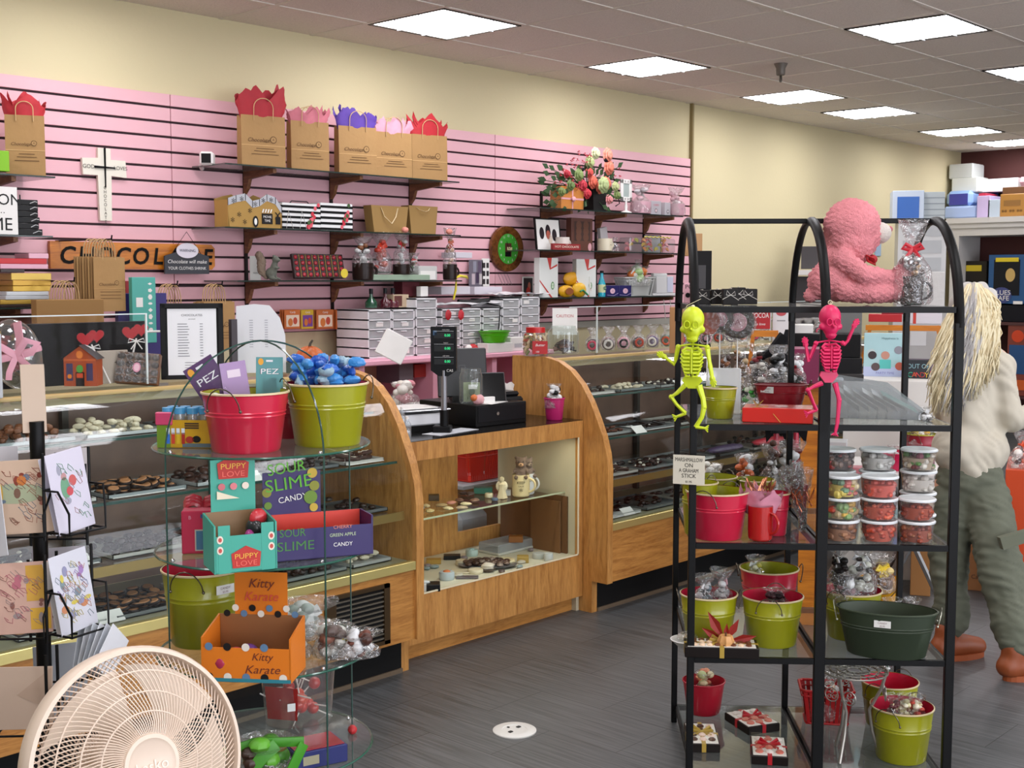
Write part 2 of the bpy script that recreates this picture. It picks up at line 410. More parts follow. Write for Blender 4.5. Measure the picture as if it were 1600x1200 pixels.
for i, (x0, x1) in enumerate(((-3.2, -.4), (-.2, 2.6), (2.8, 5.6), (5.8, 8.6))):
 f = MB(M('#4a4a4a', .4, .6)); f.box(x0, x1, -4.0, -3.95, .25, .32); f.box(x0, x1, -4.0, -3.95, 2.6, 2.67)
 for x in (x0, (x0 + x1) / 2, x1): f.box(x - .025, x + .025, -4.0, -3.95, .25, 2.67)
 w = f.build('window_%d' % (i + 1), kind='structure')
 g = MB(M('#dfe8f0', .3, emit='#f2f5ff', es=4.2)); g.quad((x0, -3.99, .3), (x1, -3.99, .3), (x1, -3.99, 2.62), (x0, -3.99, 2.62)); g.build('daylight_pane', w)
# counters and curved-glass cases
def curved_case(name, label, x0, x1, deck, ends, vent=None):
 t = thing(name, label, 'display case', (0, 0, 0), 0)
 b = MB(OAKH); b.box(x0, x1, 3.62, 3.64, .155, deck - .03); b.box(x0, x1, 4.18, 4.2, .155, deck - .03); b.box(x0, x1, 3.64, 4.18, .155, .17)
 b.build('base_cabinet', t)
 MB(MATB).box(x0, x1, 3.70, 4.15, 0.0, .155).build('toe_kick', t)
 MB(M('#6a5a48', .5)).box(x0, x1, 3.692, 3.70, 0, .018).build('kick_strip', t)
 d = MB(M('#cfc9a8', .5)); d.box(x0, x1, 3.63, 4.18, deck - .03, deck - .005); d.use(M('#9a9578', .35)); d.box(x0, x1, 3.66, 4.18, deck - .005, deck); d.build('deck', t)
 MB(M('#e6d58a', .28, .7)).box(x0, x1, 3.608, 3.635, deck - .03, deck + .006, .002).build('gold_sill', t)
 prof = [(3.62, deck + .006), (3.62, .70), (3.63, .78), (3.655, .86), (3.69, .93), (3.73, 1.01), (3.785, 1.09), (3.85, 1.15), (3.92, 1.19), (4.0, 1.206)]
 MB(GLASS).strip(prof, x0 + .01, x1 - .01, 'x').build('curved_glass', t)
 MB(GLASS).quad((x0, 4.0, 1.206), (x1, 4.0, 1.206), (x1, 4.2, 1.206), (x0, 4.2, 1.206)).build('top_glass', t)
 e = MB(M('#c9a96c', .35)); e.box(x0, x1, 3.99, 4.02, 1.196, 1.212, .002); e.use(M('#b7aa84', .5)); e.box(x0, x1, 4.02, 4.2, 1.165, 1.196); e.build('top_rail', t)
 for z in (deck + .20, deck + .40, deck + .59):
  y0 = {0: 3.66, 1: 3.70, 2: 3.84}[int(round((z - deck) / .2)) - 1]
  s = MB(GLASS); s.quad((x0 + .02, y0, z), (x1 - .02, y0, z), (x1 - .02, 4.16, z), (x0 + .02, 4.16, z))
  s.use(GLASSE if z > deck + .3 else M('#a3874e', .3, .6)); s.box(x0 + .02, x1 - .02, y0 - .006, y0, z - (.006 if z > deck + .3 else .03), z + .004)
  s.build('glass_shelf', t)
 k = MB(M('#86695a', .35, var=.45, vs=7)); k.box(x0, x1, 4.185, 4.2, deck, 1.165); k.build('sliding_door', t)
 u = MB(M('#4b4742', .4, .5))
 x = x0 + .3
 while x < x1: u.box(x - .012, x + .012, 4.15, 4.175, deck, 1.165); x += .62
 u.build('shelf_upright', t)
 for (ex0, ex1) in ends:
  poly = [(4.22, .0), (3.70, .0), (3.70, .155), (3.605, .155), (3.605, .70), (3.615, .78), (3.64, .865), (3.675, .94), (3.715, 1.02), (3.77, 1.10), (3.84, 1.165), (3.915, 1.204), (4.0, 1.222), (4.22, 1.222)]
  p = MB(OAK); p.prism(poly, ex0, ex1, 'x')
  p.build('end_panel', t)
 if vent:
  vx0, vx1 = vent
  g = MB(M('#4c3a24', .4, .6)); g.box(vx0, vx1, 3.607, 3.619, .17, .185); g.box(vx0, vx1, 3.607, 3.619, .395, .41); g.box(vx0, vx0 + .05, 3.607, 3.619, .17, .41); g.box(vx1 - .03, vx1, 3.607, 3.619, .17, .41)
  g.use(MATB); g.box(vx0, vx1, 3.6185, 3.6195, .18, .4); g.use(M('#7c7466', .35, .7))
  for k in range(11): z = .192 + k * .0185; g.box(vx0 + .05, vx1 - .03, 3.61, 3.618, z, z + .006)
  g.build('vent_grille', t)
 return t
LC = curved_case('curved_display_case', 'long curved glass candy case with oak base and floor vent', 0.6, 3.33, .47, ((3.33, 3.37), (.56, .6)), (2.87, 3.19))
RC = curved_case('curved_display_case', 'curved glass candy case right of the cash counter, behind the black rack', 4.60, 8.3, .435, ((4.56, 4.60), (8.3, 8.34)))
def guard(x0, x1, y, z1, label, joints):
 t = thing('guard_pane', label, 'glass guard', (0, 0, 0), 0)
 MB(ACRY).quad((x0, y, 1.222), (x1, y, 1.222), (x1, y, z1), (x0, y, z1)).build('pane', t)
 e = MB(M('#cfd8d6', .2)); e.box(x0, x1, y, y + .005, z1, z1 + .004)
 for x in joints: e.box(x - .003, x + .003, y - .001, y + .006, 1.222, z1 + .004)
 e.build('polished_edge', t)
guard(.7, 2.40, 4.03, 1.475, 'clear guard pane standing on the left candy case behind the hearts', (2.40,))
guard(4.78, 7.9, 4.03, 1.46, 'clear guard pane on top of the right candy case before the wrapped pops', (5.0, 5.85, 6.7))
cc = thing('cash_counter', 'oak cash counter with a lit display window below the register', 'counter', (0, 0, 0), 0)
x0, x1, yf = 3.372, 4.558, 3.757
b = MB(OAK)
b.box(x0, x1, yf, yf + .022, .075, .28); b.box(x0, x1, yf, yf + .022, .85, .93); b.box(x0, x0 + .06, yf, yf + .022, .28, .85); b.box(x1 - .03, x1, yf, yf + .022, .28, .85)
b.build('front_panel', cc)
MB(OAKH).box(x0, x1, yf + .05, yf + .07, 0, .075).build('kick_board', cc)
k = MB(OAK); k.box(x0, x0 + .02, yf + .022, 4.3, 0, .90); k.box(x0 + .02, x0 + .06, 4.0, 4.3, .28, .90); k.build('side_panel', cc)
k = MB(M('#cfc7ac', .6)); k.box(x1 - .02, x1, yf + .022, 4.3, .0, .90); k.build('side_panel', cc)
MB(M('#d8d3bd', .5)).box(x0 + .02, x1 - .02, yf + .022, 4.3, .262, .275).build('display_floor', cc)
MB(M('#1b1a19', .15)).box(x0, x1, yf + .002, 4.35, .90, .932).build('counter_top', cc)
k = MB(OAK); k.box(x0 + .02, 4.23, 4.28, 4.3, .0, .90); k.box(4.23, 4.538, 4.28, 4.3, .275, .36); k.box(4.23, 4.538, 4.28, 4.3, .80, .90); k.build('back_panel', cc)
k = MB(M('#e8e0c0', .3));
for a in ((x0 + .06, x1 - .03, .28, .286), (x1 - .036, x1 - .03, .28, .85)): k.box(a[0], a[1], yf - .002, yf + .004, a[2], a[3])
k.build('window_trim', cc)
MB(GLASS).quad((x0 + .06, yf + .012, .28), (x1 - .03, yf + .012, .28), (x1 - .03, yf + .012, .85), (x0 + .06, yf + .012, .85)).build('display_glass', cc)
k = MB(GLASS); k.quad((x0 + .02, yf + .10, .575), (x1 - .02, yf + .10, .575), (x1 - .02, 4.15, .575), (x0 + .02, 4.15, .575)); k.use(M('#c9d3b0', .2)); k.box(x0 + .02, x1 - .02, yf + .095, yf + .10, .570, .577); k.build('glass_shelf', cc)
lt = MB(M('#fff6e0', .5, emit='#fff2d8', es=22.)); lt.quad((x0 + .1, yf + .04, .845), (x0 + .1, yf + .06, .845), (x1 - .1, yf + .06, .845), (x1 - .1, yf + .04, .845)); lt.build('display_lamp', cc)
pc = thing('back_counter', 'pink counter against the slat wall carrying the plastic drawer units', 'counter', (0, 0, 0), 0)
MB(PINK).box(4.30, 6.02, 5.2, 5.72, 1.125, 1.155, .006).build('counter_top', pc)
k = MB(PINK)
for x in (4.44, 5.0, 5.5, 5.98): k.box(x - .02, x + .02, 5.24, 5.7, 0, 1.125)
k.box(4.46, 5.96, 5.24, 5.7, .76, .78); k.box(4.46, 5.96, 5.24, 5.7, .1, .12)
k.build('cubby_frame', pc)
# reusable builders (front looks to local -y, base at z=0)
_uid = [0]
def rs():
 _uid[0] += 1; return random.Random(_uid[0] * 7919)
def cbox(name, label, cat, loc, w, d, h, mat, rz=0, group=None, deco=None, bev=.002, rot=None, extra=None):
 """a carton-like thing: solid body with printing; origin at front-centre of its base"""
 b = MB(mat); b.box(-w / 2, w / 2, 0, d, 0, h, bev)
 if deco: deco(b, w, h)
 if extra:
  t = thing(name, label, cat, loc, rz, group, rot and [R(a) for a in rot]); b.build('body', t); extra(t, w, d, h); return t
 o = b.build(name, None, label, cat, group, loc=loc, rz=rz, rot=rot); return o
def bucket(label, loc, rt, h, out, inn, rb=None, rz=0, oval=1., group=None, handles=True, cat='bucket', ribs=True, tagc=None, name='metal_bucket', hm=None, bail=False):
 rb = rb or rt * .8
 t = thing(name, label, cat, loc, rz, group)
 rr = lambda z: rb + (rt - rb) * z / h
 pr = [(rb - .003, 0), (rb, .004)]
 if ribs:
  for z in (.60, .66): pr += [(rr(z * h), z * h), (rr(z * h) + .0022, (z + .018) * h), (rr(z * h) + .0006, (z + .036) * h)]
 pr += [(rt, h - .004), (rt + .003, h - .002), (rt + .003, h + .001), (rt, h + .002)]
 b = MB(out); b.lathe(pr, 40, sx=oval, cap1=False)
 b.use(M('#d9c49a', .3) if out in (BUCKP, BUCKL) else inn); b.lathe([(rt + .0034, h - .002), (rt + .0036, h + .0016), (rt, h + .0026)], 40, sx=oval, cap0=False, cap1=False)
 b.build('shell', t)
 i = MB(inn); i.lathe([(rt - .0015, h + .001), (rb - .002, .006), (0, .006)], 40, sx=oval, cap0=False, cap1=False); i.build('lining', t)
 if handles:
  for sgn in (1, -1):
   m = MB(hm or M('#6b6357', .3, .9)); cx = sgn * rt * oval
   if bail:
    if sgn < 0: break
    m.tube([(rt * oval * cos(a), -rt * .55 * sin(a) - .01, h - .005 - rt * .95 * sin(a)) for a in [pi * k / 16 for k in range(17)]], .0017, 6)
   else:
    k = rt * .42
    m.tube([(cx + sgn * (.002 + .012 * sin(a)), -k * cos(a), h - .035 + .05 * sin(a)) for a in [pi * q / 10 for q in range(11)]], .0016, 6)
    for s2 in (1, -1): m.ball((cx + sgn * .001, s2 * k, h - .036), .004, 8, 6)
   m.build('handle', t)
 if tagc:
  m = MB(WHITE); a = R(tagc); r0 = rr(h * .8) + .0015
  m.xf((r0 * oval * sin(a), -r0 * cos(a), h * .8), (0, 0, tagc)); m.panel(0, 0, .05, .022, 0); m.text('CANDY', .008, 0, .003, M('#8a6a70', .6), -.0006); m.text('$3.95', .007, 0, -.006, M('#8a6a70', .6), -.0006); m.build('price_label', t)
 return t
def cello_bag(label, loc, w, h, fill='#3b1d10', tie='#c41f2a', rz=0, group=None, fillh=.5, shape='round', cat='treat bag', name='cellophane_bag', fills=None, lumps=14, flare=.75, tilt=None, box=None, noties=False):
 """cellophane gathered and tied above its sweets"""
 q = rs(); t = thing(name, label, cat, loc, rz, group, tilt and [R(a) for a in tilt])
 r = w / 2; seed = q.uniform(0, 50); zt = h * .66
 def wr(a, z): return 1 + .16 * noise.noise(Vector((cos(a) * 2.2, sin(a) * 2.2, z * 18 + seed))) + .05 * noise.noise(Vector((cos(a) * 7, sin(a) * 7, z * 60 + seed)))
 b = MB(CELLO)
 b.lathe([(r * .8, .001), (r * .98, h * .06), (r, h * .25), (r * .9, h * .42), (r * .5, h * .57), (r * .14, zt), (r * .18, zt + h * .02), (r * flare * .7, h * .84), (r * flare, h)], 22, fn=wr, cap1=False, sy=.8)
 b.build('cellophane', t)
 fills = fills or [fill]
 f = MB()
 if box:
  f.use(M(box, .5)); f.box(-r * .7, r * .7, -r * .5, r * .5, .002, h * .2)
 for k in range(lumps):
  f.use(M(q.choice(fills), .4)); a = q.uniform(0, 6.3); rad = r * .55 * sqrt(q.random()); z = h * .05 + q.random() * fillh * h * .85
  if shape == 'stick': f.tube([(rad * cos(a), rad * .7 * sin(a), .004), (rad * cos(a) * .5, rad * .4 * sin(a), zt * .92)], r * .09, 6)
  else: f.ball((rad * cos(a), rad * .7 * sin(a), z + r * .15), r * q.uniform(.22, .34), 8, 6, (1, 1, q.uniform(.6, 1)))
 f.build('sweets', t)
 if noties: return t
 m = MB(M(tie, .35)); m.tube([(r * .17 * cos(a), r * .17 * sin(a), zt) for a in [2 * pi * k / 10 for k in range(10)]], r * .06, 6, closed=True)
 for s in (1, -1):
  m.tube([(0, -r * .16, zt), (s * r * .35, -r * .25, zt + r * .22), (s * r * .5, -r * .2, zt + r * .02), (s * r * .2, -r * .2, zt - r * .05), (0, -r * .16, zt)], r * .05, 5, flat=(1, 2.2))
  m.tube([(0, -r * .18, zt), (s * r * .3, -r * .3, zt - r * .45)], r * .05, 5, flat=(1, 2.2))
 m.build('ribbon_bow', t)
 return t
def tub(label, loc, cols, r=.055, h=.066, group=None, rz=0, lump=.012, lid=True, n=34):
 q = rs(); t = thing('plastic_tub', label, 'food tub', loc, rz, group); rb = r * .84
 MB(film('tub_plastic', '#f6f4f4', .03, .05, .15)).lathe([(rb, 0), (rb + .001, .002), (r * .97, h * .8), (r, h * .86), (r, h)], 28, cap1=False).build('cup', t)
 c = MB()
 for k in range(n):
  c.use(M(q.choice(cols), .45)); a = q.uniform(0, 6.3); z = q.uniform(.25, .75) if k % 3 else .72; rr = (rb + (r - rb) * z) * .93 - lump * .6
  rad = rr if k % 3 else rr * sqrt(q.random())
  c.ball((rad * cos(a), rad * sin(a), lump * .8 + z * h * .78 * (q.random() if k % 3 else 1)), lump * q.uniform(.8, 1.15), 7, 5, (1, 1, q.uniform(.6, 1)))
 c.use(M(cols[0], .6)); c.lathe([(rb * .85, .004), (r * .86, h * .62), (0, h * .66)], 16)
 c.build('candy', t)
 if lid: MB(M('#dcdfe0', .35, alpha=1)).lathe([(r * 1.06, h * .93), (r * 1.07, h * 1.0), (r * 1.0, h * 1.05), (r * .95, h * 1.03), (r * .9, h * 1.005), (0, h * 1.005)], 28, cap0=False, cap1=False).build('lid', t)
 return t
def ribbon_box(label, loc, w, d, h, rz, ribbon='#b0101e', body=None, group=None, cello=True, top=None, name='chocolate_box'):
 t = thing(name, label, 'chocolate box', loc, rz, group)
 body = body or M('#17100e', .35)
 MB(body).box(-w / 2, w / 2, 0, d, 0, h, .002).build('body', t)
 if top: top(t, w, d, h)
 m = MB(M(ribbon, .4)); m.box(-.007, .007, -.001, d + .001, -.0 + .001, h + .0015); m.box(-w / 2 - .001, w / 2 + .001, d / 2 - .007, d / 2 + .007, .001, h + .0016)
 for s in (1, -1): m.tube([(0, d / 2, h + .003), (s * .028, d / 2 + .012, h + .02), (s * .036, d / 2, h + .012), (0, d / 2, h + .004)], .0028, 6, flat=(1, 2.4)); m.tube([(0, d / 2, h + .003), (s * .03, d / 2 - .03, h + .004)], .0025, 6, flat=(1, 2.4))
 m.ball((0, d / 2, h + .006), .006, 8, 6); m.build('ribbon', t)
 return t
def pieces_top(colA, colB, nx, ny, tray='#20120c'):
 def f(t, w, d, h):
  q = rs(); m = MB(M('#e9e4da', .5)); m.box(-w * .46, w * .46, d * .05, d * .95, h, h + .001); m.build('liner', t)
  c = MB()
  for i in range(nx):
   for j in range(ny):
    c.use(M(q.choice([colA, colB]), .35)); c.ball((-w * .42 + w * .84 * (i + .5) / nx, d * .1 + d * .8 * (j + .5) / ny, h + .003), min(w / nx, d / ny) * .36, 8, 5, (1, 1, .55))
  c.build('chocolate_pieces', t)
  MB(ACRY).box(-w * .49, w * .49, d * .02, d * .98, h + .012, h + .0125).build('clear_lid', t)
 return f
def sign_card(name, label, loc, w, h, rz, lines, cat='sign', paper=None, ink='#222222', tilt=0, group=None, th=.002, frame=None, fw=.015, size=None, draw=None):
 """flat printed sheet or framed print standing up; lines = (text, height, z fraction[, x])"""
 t = thing(name, label, cat, loc, 0, group, (R(tilt), 0, rz)) if frame or draw == 'x' else None
 b = MB(paper or WHITE); b.box(-w / 2, w / 2, .0, th, 0, h)
 for ln in lines:
  tx, sz, zf = ln[:3]; x = ln[3] if len(ln) > 3 else 0
  b.text(tx, sz, x, zf * h, M(ln[4] if len(ln) > 4 else ink, .6), -.0008, width=ln[5] if len(ln) > 5 else None)
 if draw and draw != 'x': draw(b, w, h)
 if t is None: return b.build(name, None, label, cat, group, loc=loc, rot=(tilt, 0, math.degrees(rz)))
 b.build('printed_sheet', t)
 f = MB(frame)
 f.box(-w / 2 - fw, w / 2 + fw, -.004, .012, -fw, 0.0, .001); f.box(-w / 2 - fw, w / 2 + fw, -.004, .012, h, h + fw, .001)
 f.box(-w / 2 - fw, -w / 2, -.004, .012, -fw, h + fw, .001); f.box(w / 2, w / 2 + fw, -.004, .012, -fw, h + fw, .001)
 f.box(-w / 2, w / 2, th, .01, 0, h); f.build('frame', t)
 return t
def mug(label, loc, r, h, mat, rz=0, hang=60, group=None, text=None):
 t = thing('mug', label, 'mug', loc, rz, group)
 b = MB(mat); b.lathe([(r * .85, 0), (r * .97, h * .05), (r, h * .3), (r, h), (r * .93, h), (r * .93, h * .1), (0, h * .08)], 32, cap1=False)
 if text:
  for (s, sz, zf) in text: b.xf((0, -r * 1.0, 0)); b.text(s, sz, 0, zf * h, MATB, -.001); b.xf()
 b.build('cup', t)
 a = R(hang); d = Vector((sin(a), -cos(a), 0))
 MB(mat).tube([tuple(d * (r * .96 + r * .75 * sin(p)) + Vector((0, 0, h * .52 - h * .3 * cos(p)))) for p in [pi * k / 12 for k in range(13)]], r * .13, 10).build('handle', t)
 return t
def tissue(t, w, h, col, z0, dp=.06, seed=0, spikes=5, spread=1.25):
 """crumpled tissue standing out of a bag"""
 q = random.Random(seed)
 ph = [q.uniform(0, 6) for _ in range(4)]
 m = MB(M(col, .6, var=.12, vs=30))
 n = 36
 for layer in range(2):
  def fn(u, v, L=layer):
   a = 2 * pi * u; fl = 1 + (spread - 1) * v
   top = .45 + .55 * abs(((a * spikes / pi / 2 + ph[L]) % 1) * 2 - 1) * (.75 + .25 * sin(a + ph[2]))
   rr = (1 - .3 * L) * (1 + .18 * v * noise.noise(Vector((cos(a) * 3, sin(a) * 3, v * 3 + seed + L))))
   return (w / 2 * .93 * cos(a) * fl * rr, dp + dp * .85 * sin(a) * fl * rr, z0 - .02 + h * v * top * (1 if not L else 1.1))
  m.grid(fn, n, 6)
 m.build('tissue_paper', t, ang=25)
def kraft_bag(label, loc, w, d, h, rz=0, tis=None, th=.06, group=None, handle=True, stock=KRAFT, seed=1, spikes=5, logo=True, name='paper_bag'):
 t = thing(name, label, 'gift bag', loc, rz, group); q = random.Random(seed)
 b = MB(stock)
 zf = h * .42
 b.add([(-w / 2, 0, 0), (w / 2, 0, 0), (w / 2, d, 0), (-w / 2, d, 0), (-w / 2, 0, zf), (w / 2, 0, zf), (w / 2, d, zf), (-w / 2, d, zf),
           (-w / 2, .004, h), (w / 2, .004, h), (w / 2, d - .004, h), (-w / 2, d - .004, h), (w / 2 - .014, d / 2, h), (-w / 2 + .014, d / 2, h), (w / 2, d / 2, zf), (-w / 2, d / 2, zf)],
          [[3, 2, 1, 0], [0, 1, 5, 4], [4, 5, 9, 8], [2, 3, 7, 6], [6, 7, 11, 10], [1, 2, 6, 14, 5], [3, 0, 4, 15, 7], [5, 14, 12, 9], [14, 6, 10, 12], [7, 15, 13, 11], [15, 4, 8, 13]])
 b.use(M('#c9a26c', .7)); b.box(-w / 2, w / 2, -.001, 0, zf - .002, zf + .002)
 if logo:
  ik = M('#5a3d22', .8)
  b.text('Chocolate', w * .12, -w * .12, h * .52, ik, -.0022, shear=.3); b.text('By', w * .05, w * .06, h * .49, ik, -.0022)
  b.disc(w * .22, h * .54, w * .075, w * .075, -.0023, ik, 20); b.disc(w * .22, h * .54, w * .06, w * .06, -.0026, M('#b08a58', .75), 20); b.text('A', w * .08, w * .22, h * .54, ik, -.003)
  for zz, ww in ((.36, .4), (.31, .5), (.25, .62)): b.use(ik); b.box(-ww * w / 2 + .03 * w, ww * w / 2 + .03 * w, -.0022, -.001, zz * h - .0012, zz * h + .0012)
 b.build('bag_body', t)
 if handle:
  for yy in (-.001, d - .002):
   m = MB(M('#c8a878', .7)); k = w * .22; m.tube([(-k, yy, h * .9)] + [(-k * cos(a), yy - .004, h + w * .16 + w * .2 * sin(a)) for a in [pi * j / 10 for j in range(11)]] + [(k, yy, h * .9)], .0022, 6); m.build('handle', t)
 if tis: tissue(t, w, th, tis, h, d / 2, seed, spikes)
 return t
def clear_jar(t, r, h, mat=None, sq=False, neck=.8):
 MB(mat or ACRY).lathe([(r * .9, 0), (r, h * .05), (r, h * .78), (r * neck, h * .92), (r * neck, h)], 4 if sq else 28, cap1=False, smooth=not sq).build('jar', t)
def plush(label, loc, s, col, col2, rz=0, name='plush_toy', cat='soft toy', group=None, sit=True):
 """small sitting soft toy, s = height"""
 t = thing(name, label, cat, loc, rz, group); m = MB(M('#000000'))
 m.ball((0, 0, s * .28), s * .26, 12, 8, (1, .9, 1.05)); m.ball((0, -s * .04, s * .68), s * .25, 12, 8)
 for k in (1, -1):
  m.ball((k * s * .2, 0, s * .9), s * .09, 8, 6); limb(m, [(k * s * .2, -s * .02, s * .42), (k * s * .3, -s * .2, s * .3)], [s * .09, s * .07], n=8)
  limb(m, [(k * s * .15, -s * .1, s * .1), (k * s * .22, -s * .38, s * .09)], [s * .1, s * .1], n=8)
 b = blob(m, s * .045, lambda v: s * .02 * noise.noise(v * (14 / s) * 1.)); b.use(M(col, .95, bump=.5, bs=90)); b.mi = [0] * len(b.f); b.build('body', t)
 f = MB(M(col2, .9)); f.ball((0, -s * .24, s * .62), s * .11, 10, 8, (1.1, .8, .8)); f.build('muzzle', t)
 e = MB(BLACK); e.ball((0, -s * .335, s * .645), s * .03, 8, 6)
 for k in (1, -1): e.ball((k * s * .09, -s * .265, s * .75), s * .025, 8, 6)
 e.build('face_buttons', t)
 return t
# black two-bay display rack
RO = Vector((3.617, 2.548, 0)); RZ = atan2(-.7677, .641); RW = .397; RD = .60
RS = (.065, .43, .79, 1.16, 1.52)
ru = Vector((.641, -.7677, 0)); rv = Vector((-.7677, -.641, 0))
rk = thing('display_rack', 'tall black metal rack with arched sides and glass shelves by the aisle', 'display rack', RO, RZ)
def rp(u, v, z): return RO + ru * u + rv * v + Vector((0, 0, z))
for i, w in enumerate((.022, .034, .028)):
 x = i * RW
 for y, ww in ((0, .02), (-RD, w)):
  MB(BLACK).box(x - ww / 2, x + ww / 2, y - .011, y + .011, 0, 1.47, .002).build('post', rk)
 m = MB(BLACK); m.tube([(x, -RD / 2 - RD / 2 * cos(a), 1.455 + .335 * sin(a)) for a in [pi * k / 28 for k in range(29)]], .013, 10, flat=(.85, 1.25)); m.build('arch', rk)
for i in (0, 1):
 MB(BLACK).box(i * RW + .01, (i + 1) * RW - .01, -RD / 2 - .009, -RD / 2 + .009, 1.782, 1.798, .002).build('top_bar', rk)
 for z in RS:
  x0, x1 = i * RW + .012, (i + 1) * RW - .012
  for yy in (-RD, 0): f = MB(BLACK); f.box(x0, x1, yy - .008, yy + .008, z - .02, z - .002); f.build('shelf_bar', rk)
  for xx in ((x0 - .008, x0 + .004), (x1 - .004, x1 + .008)): f = MB(BLACK); f.box(xx[0], xx[1], -RD, 0, z - .02, z - .002); f.build('side_rail', rk)
  g = MB(film('shelf_glass', '#dfe9e4', .07, .05, .05)); g.quad((x0, -RD, z - .001), (x1, -RD, z - .001), (x1, 0, z - .001), (x0, 0, z - .001)); g.build('glass_shelf', rk)
def on(x0, x1, yt, yb, z, r=0., asp=1.):
 p, w, h = spot(x0, x1, yt, yb, r, Z=z + .0005); return p, w, h
def rack_bucket(label, x0, x1, yt, yb, z, out, inn, oval=1., hs=1., **k):
 p0 = at((x0 + x1) / 2, yb, Z=z); w0 = px(x1 - x0, p0); w = w0 * (1 + w0 * .4 / depth(p0))
 rt = w / 2 / oval; h = px(yb - yt, p0) * hs
 d = Vector((p0.x, p0.y, 0)).normalized(); rb = k.pop('rb', rt * .8)
 return bucket(label, p0 + d * rb * .95, rt, h, out, inn, rb, oval=oval, **k), rt, h, p0 + d * rb * .95
F0 = lambda p, o=0: facing(p, o)
xs = [(1098, 1121, 452, 472), (1123, 1143, 451, 472), (1137, 1160, 452, 475), (1157, 1177, 450, 474), (1172, 1199, 449, 471)]
lb = ['black box with white string, first at the left end of the rack top', 'black box with white string, second from the arch', 'middle black box with white string on the rack top',
      'black box with white string, second from the empty glass', 'wide black box with tied string bow, last of the row']
for (a, b, c, d), l in zip(xs, lb):
 p = rp((a - 1075) / 200 * RW, RD * (.62 if a != 1137 else .8), 1.5205); w = px(b - a, p) * 1.05; h = px(d - c, p) * 1.1
 def ex(t, w, dd, h):
  m = MB(M('#d8d4cc', .5)); m.tube([(-w / 2 - .001, -.001, h * .35), (0, -.002, h * .62), (w / 2 + .001, -.001, h * .3)], .001, 5); m.tube([(0, -.002, h * .62), (.004, dd * .5, h + .002), (0, dd, h + .001)], .001, 5)
  m.tube([(0, -.003, h * .6), (.012, -.006, h * .85), (.014, -.006, h * .6), (0, -.003, h * .6), (-.012, -.006, h * .9), (-.014, -.006, h * .62), (0, -.003, h * .6)], .0009, 5); m.build('string', t)
 cbox('treat_box', l, 'gift box', p, w, .05, h, M('#120d0c', .4), F0(p, 6), 'black string-tied boxes on the rack top', extra=ex)
def skeleton(label, px_head, col, side, sc=1.):
 p = at(px_head[0], px_head[1], D=3.66); o = p
 t = thing('skeleton_figure', label, 'hanging decoration', o, facing(p, side)); m = MB(M('#fff'))
 s = sc
 m.ball((0, 0, -.03 * s), .036 * s, 14, 10, (.95, 1, 1.08)); m.ball((0, -.006, -.062 * s), .026 * s, 12, 8, (.95, 1, 1.15)); m.ball((0, -.012 * s, -.088 * s), .015 * s, 10, 8, (1.2, 1, .8))
 for k in (1, -1): m.ball((k * .028 * s, -.008 * s, -.06 * s), .011 * s, 8, 6)
 m.ball((0, -.037 * s, -.058 * s), .006 * s, 8, 6)
 b = blob(m, .0032 * s)
 col_ = M(col, .45, sub=.0); b.use(col_); b.mi = [0] * len(b.f); b.build('skull', t)
 e = MB(M(col, .7))
 for k in (1, -1): e = MB(M(col, .7)); e.tube([(k * .013 * s + .0085 * s * cos(a), -.0345 * s, -.045 * s + .0105 * s * sin(a)) for a in [2 * pi * j / 12 for j in range(12)]], .0018 * s, 6, closed=True); e.build('eye_socket', t)
 e = MB(M(col, .7)); e.tube([(-.012 * s, -.03 * s, -.085 * s), (0, -.034 * s, -.089 * s), (.012 * s, -.03 * s, -.085 * s)], .0016 * s, 6); e.build('mouth', t)
 r = MB(col_); r.tube([(0, .002, -.09 * s), (0, .004, -.14 * s), (0, .002, -.2 * s)], .0035 * s, 8)
 for k in range(7):
  z = -.118 - k * .011; w = (.028, .031, .032, .031, .028, .024, .019)[k]
  for d in (1, -1): r.tube([(0, .002, z * s), (d * w * .6 * s, -.01 * s, (z + .004) * s), (d * w * s, -.014 * s, (z - .006) * s), (d * w * .75 * s, -.02 * s, (z - .014) * s), (d * .004, -.022 * s, (z - .014) * s)], (.0034 if True else 0) * s, 6, flat=(1, 1.5))
 r.tube([(0, -.021 * s, -.118 * s), (0, -.024 * s, -.19 * s)], .003 * s, 6)
 r.tube([(-.042 * s, 0, -.11 * s), (0, -.004, -.103 * s), (.042 * s, 0, -.11 * s)], .005 * s, 8, flat=(1, .6))
 for d in (1, -1): r.ball((d * .043 * s, 0, -.112 * s), .008 * s, 8, 6)
 r.prism([(-.024 * s, -.2 * s), (.024 * s, -.2 * s), (.03 * s, -.212 * s), (.012 * s, -.235 * s), (-.012 * s, -.235 * s), (-.03 * s, -.212 * s)], -.004 * s, .004 * s)
 r.build('rib_cage', t)
 def arm(pts, hand, hd):
  a = MB(col_); a.tube(pts, [.0085 * s, .0065 * s, .0075 * s, .0065 * s, .007 * s][:len(pts)], 8, flat=(1, .7))
  h = Vector(pts[-1]); a.ball(h, .009 * s, 8, 6, (1, .4, 1))
  for k in range(5):
   an = hd + (k - 2) * 17; L = (.016, .022, .025, .022, .017)[k] * s
   a.tube([h, h + Vector((sin(R(an)), 0, cos(R(an)))) * L], [.0042 * s, .003 * s], 6)
  a.build(hand, t)
 return t, arm, s, col_
t, arm, s, c_ = skeleton('neon yellow plastic skeleton hanging from the rack near its left post', (1083, 483), '#c6d420', -8)
arm([(-.043, 0, -.112), (-.05, 0, -.15), (-.053, 0, -.165), (-.085, 0, -.142)], 'arm', -60)
arm([(.043, 0, -.112), (.05, 0, -.155), (.053, 0, -.17), (.06, -.005, -.205)], 'arm', 165)
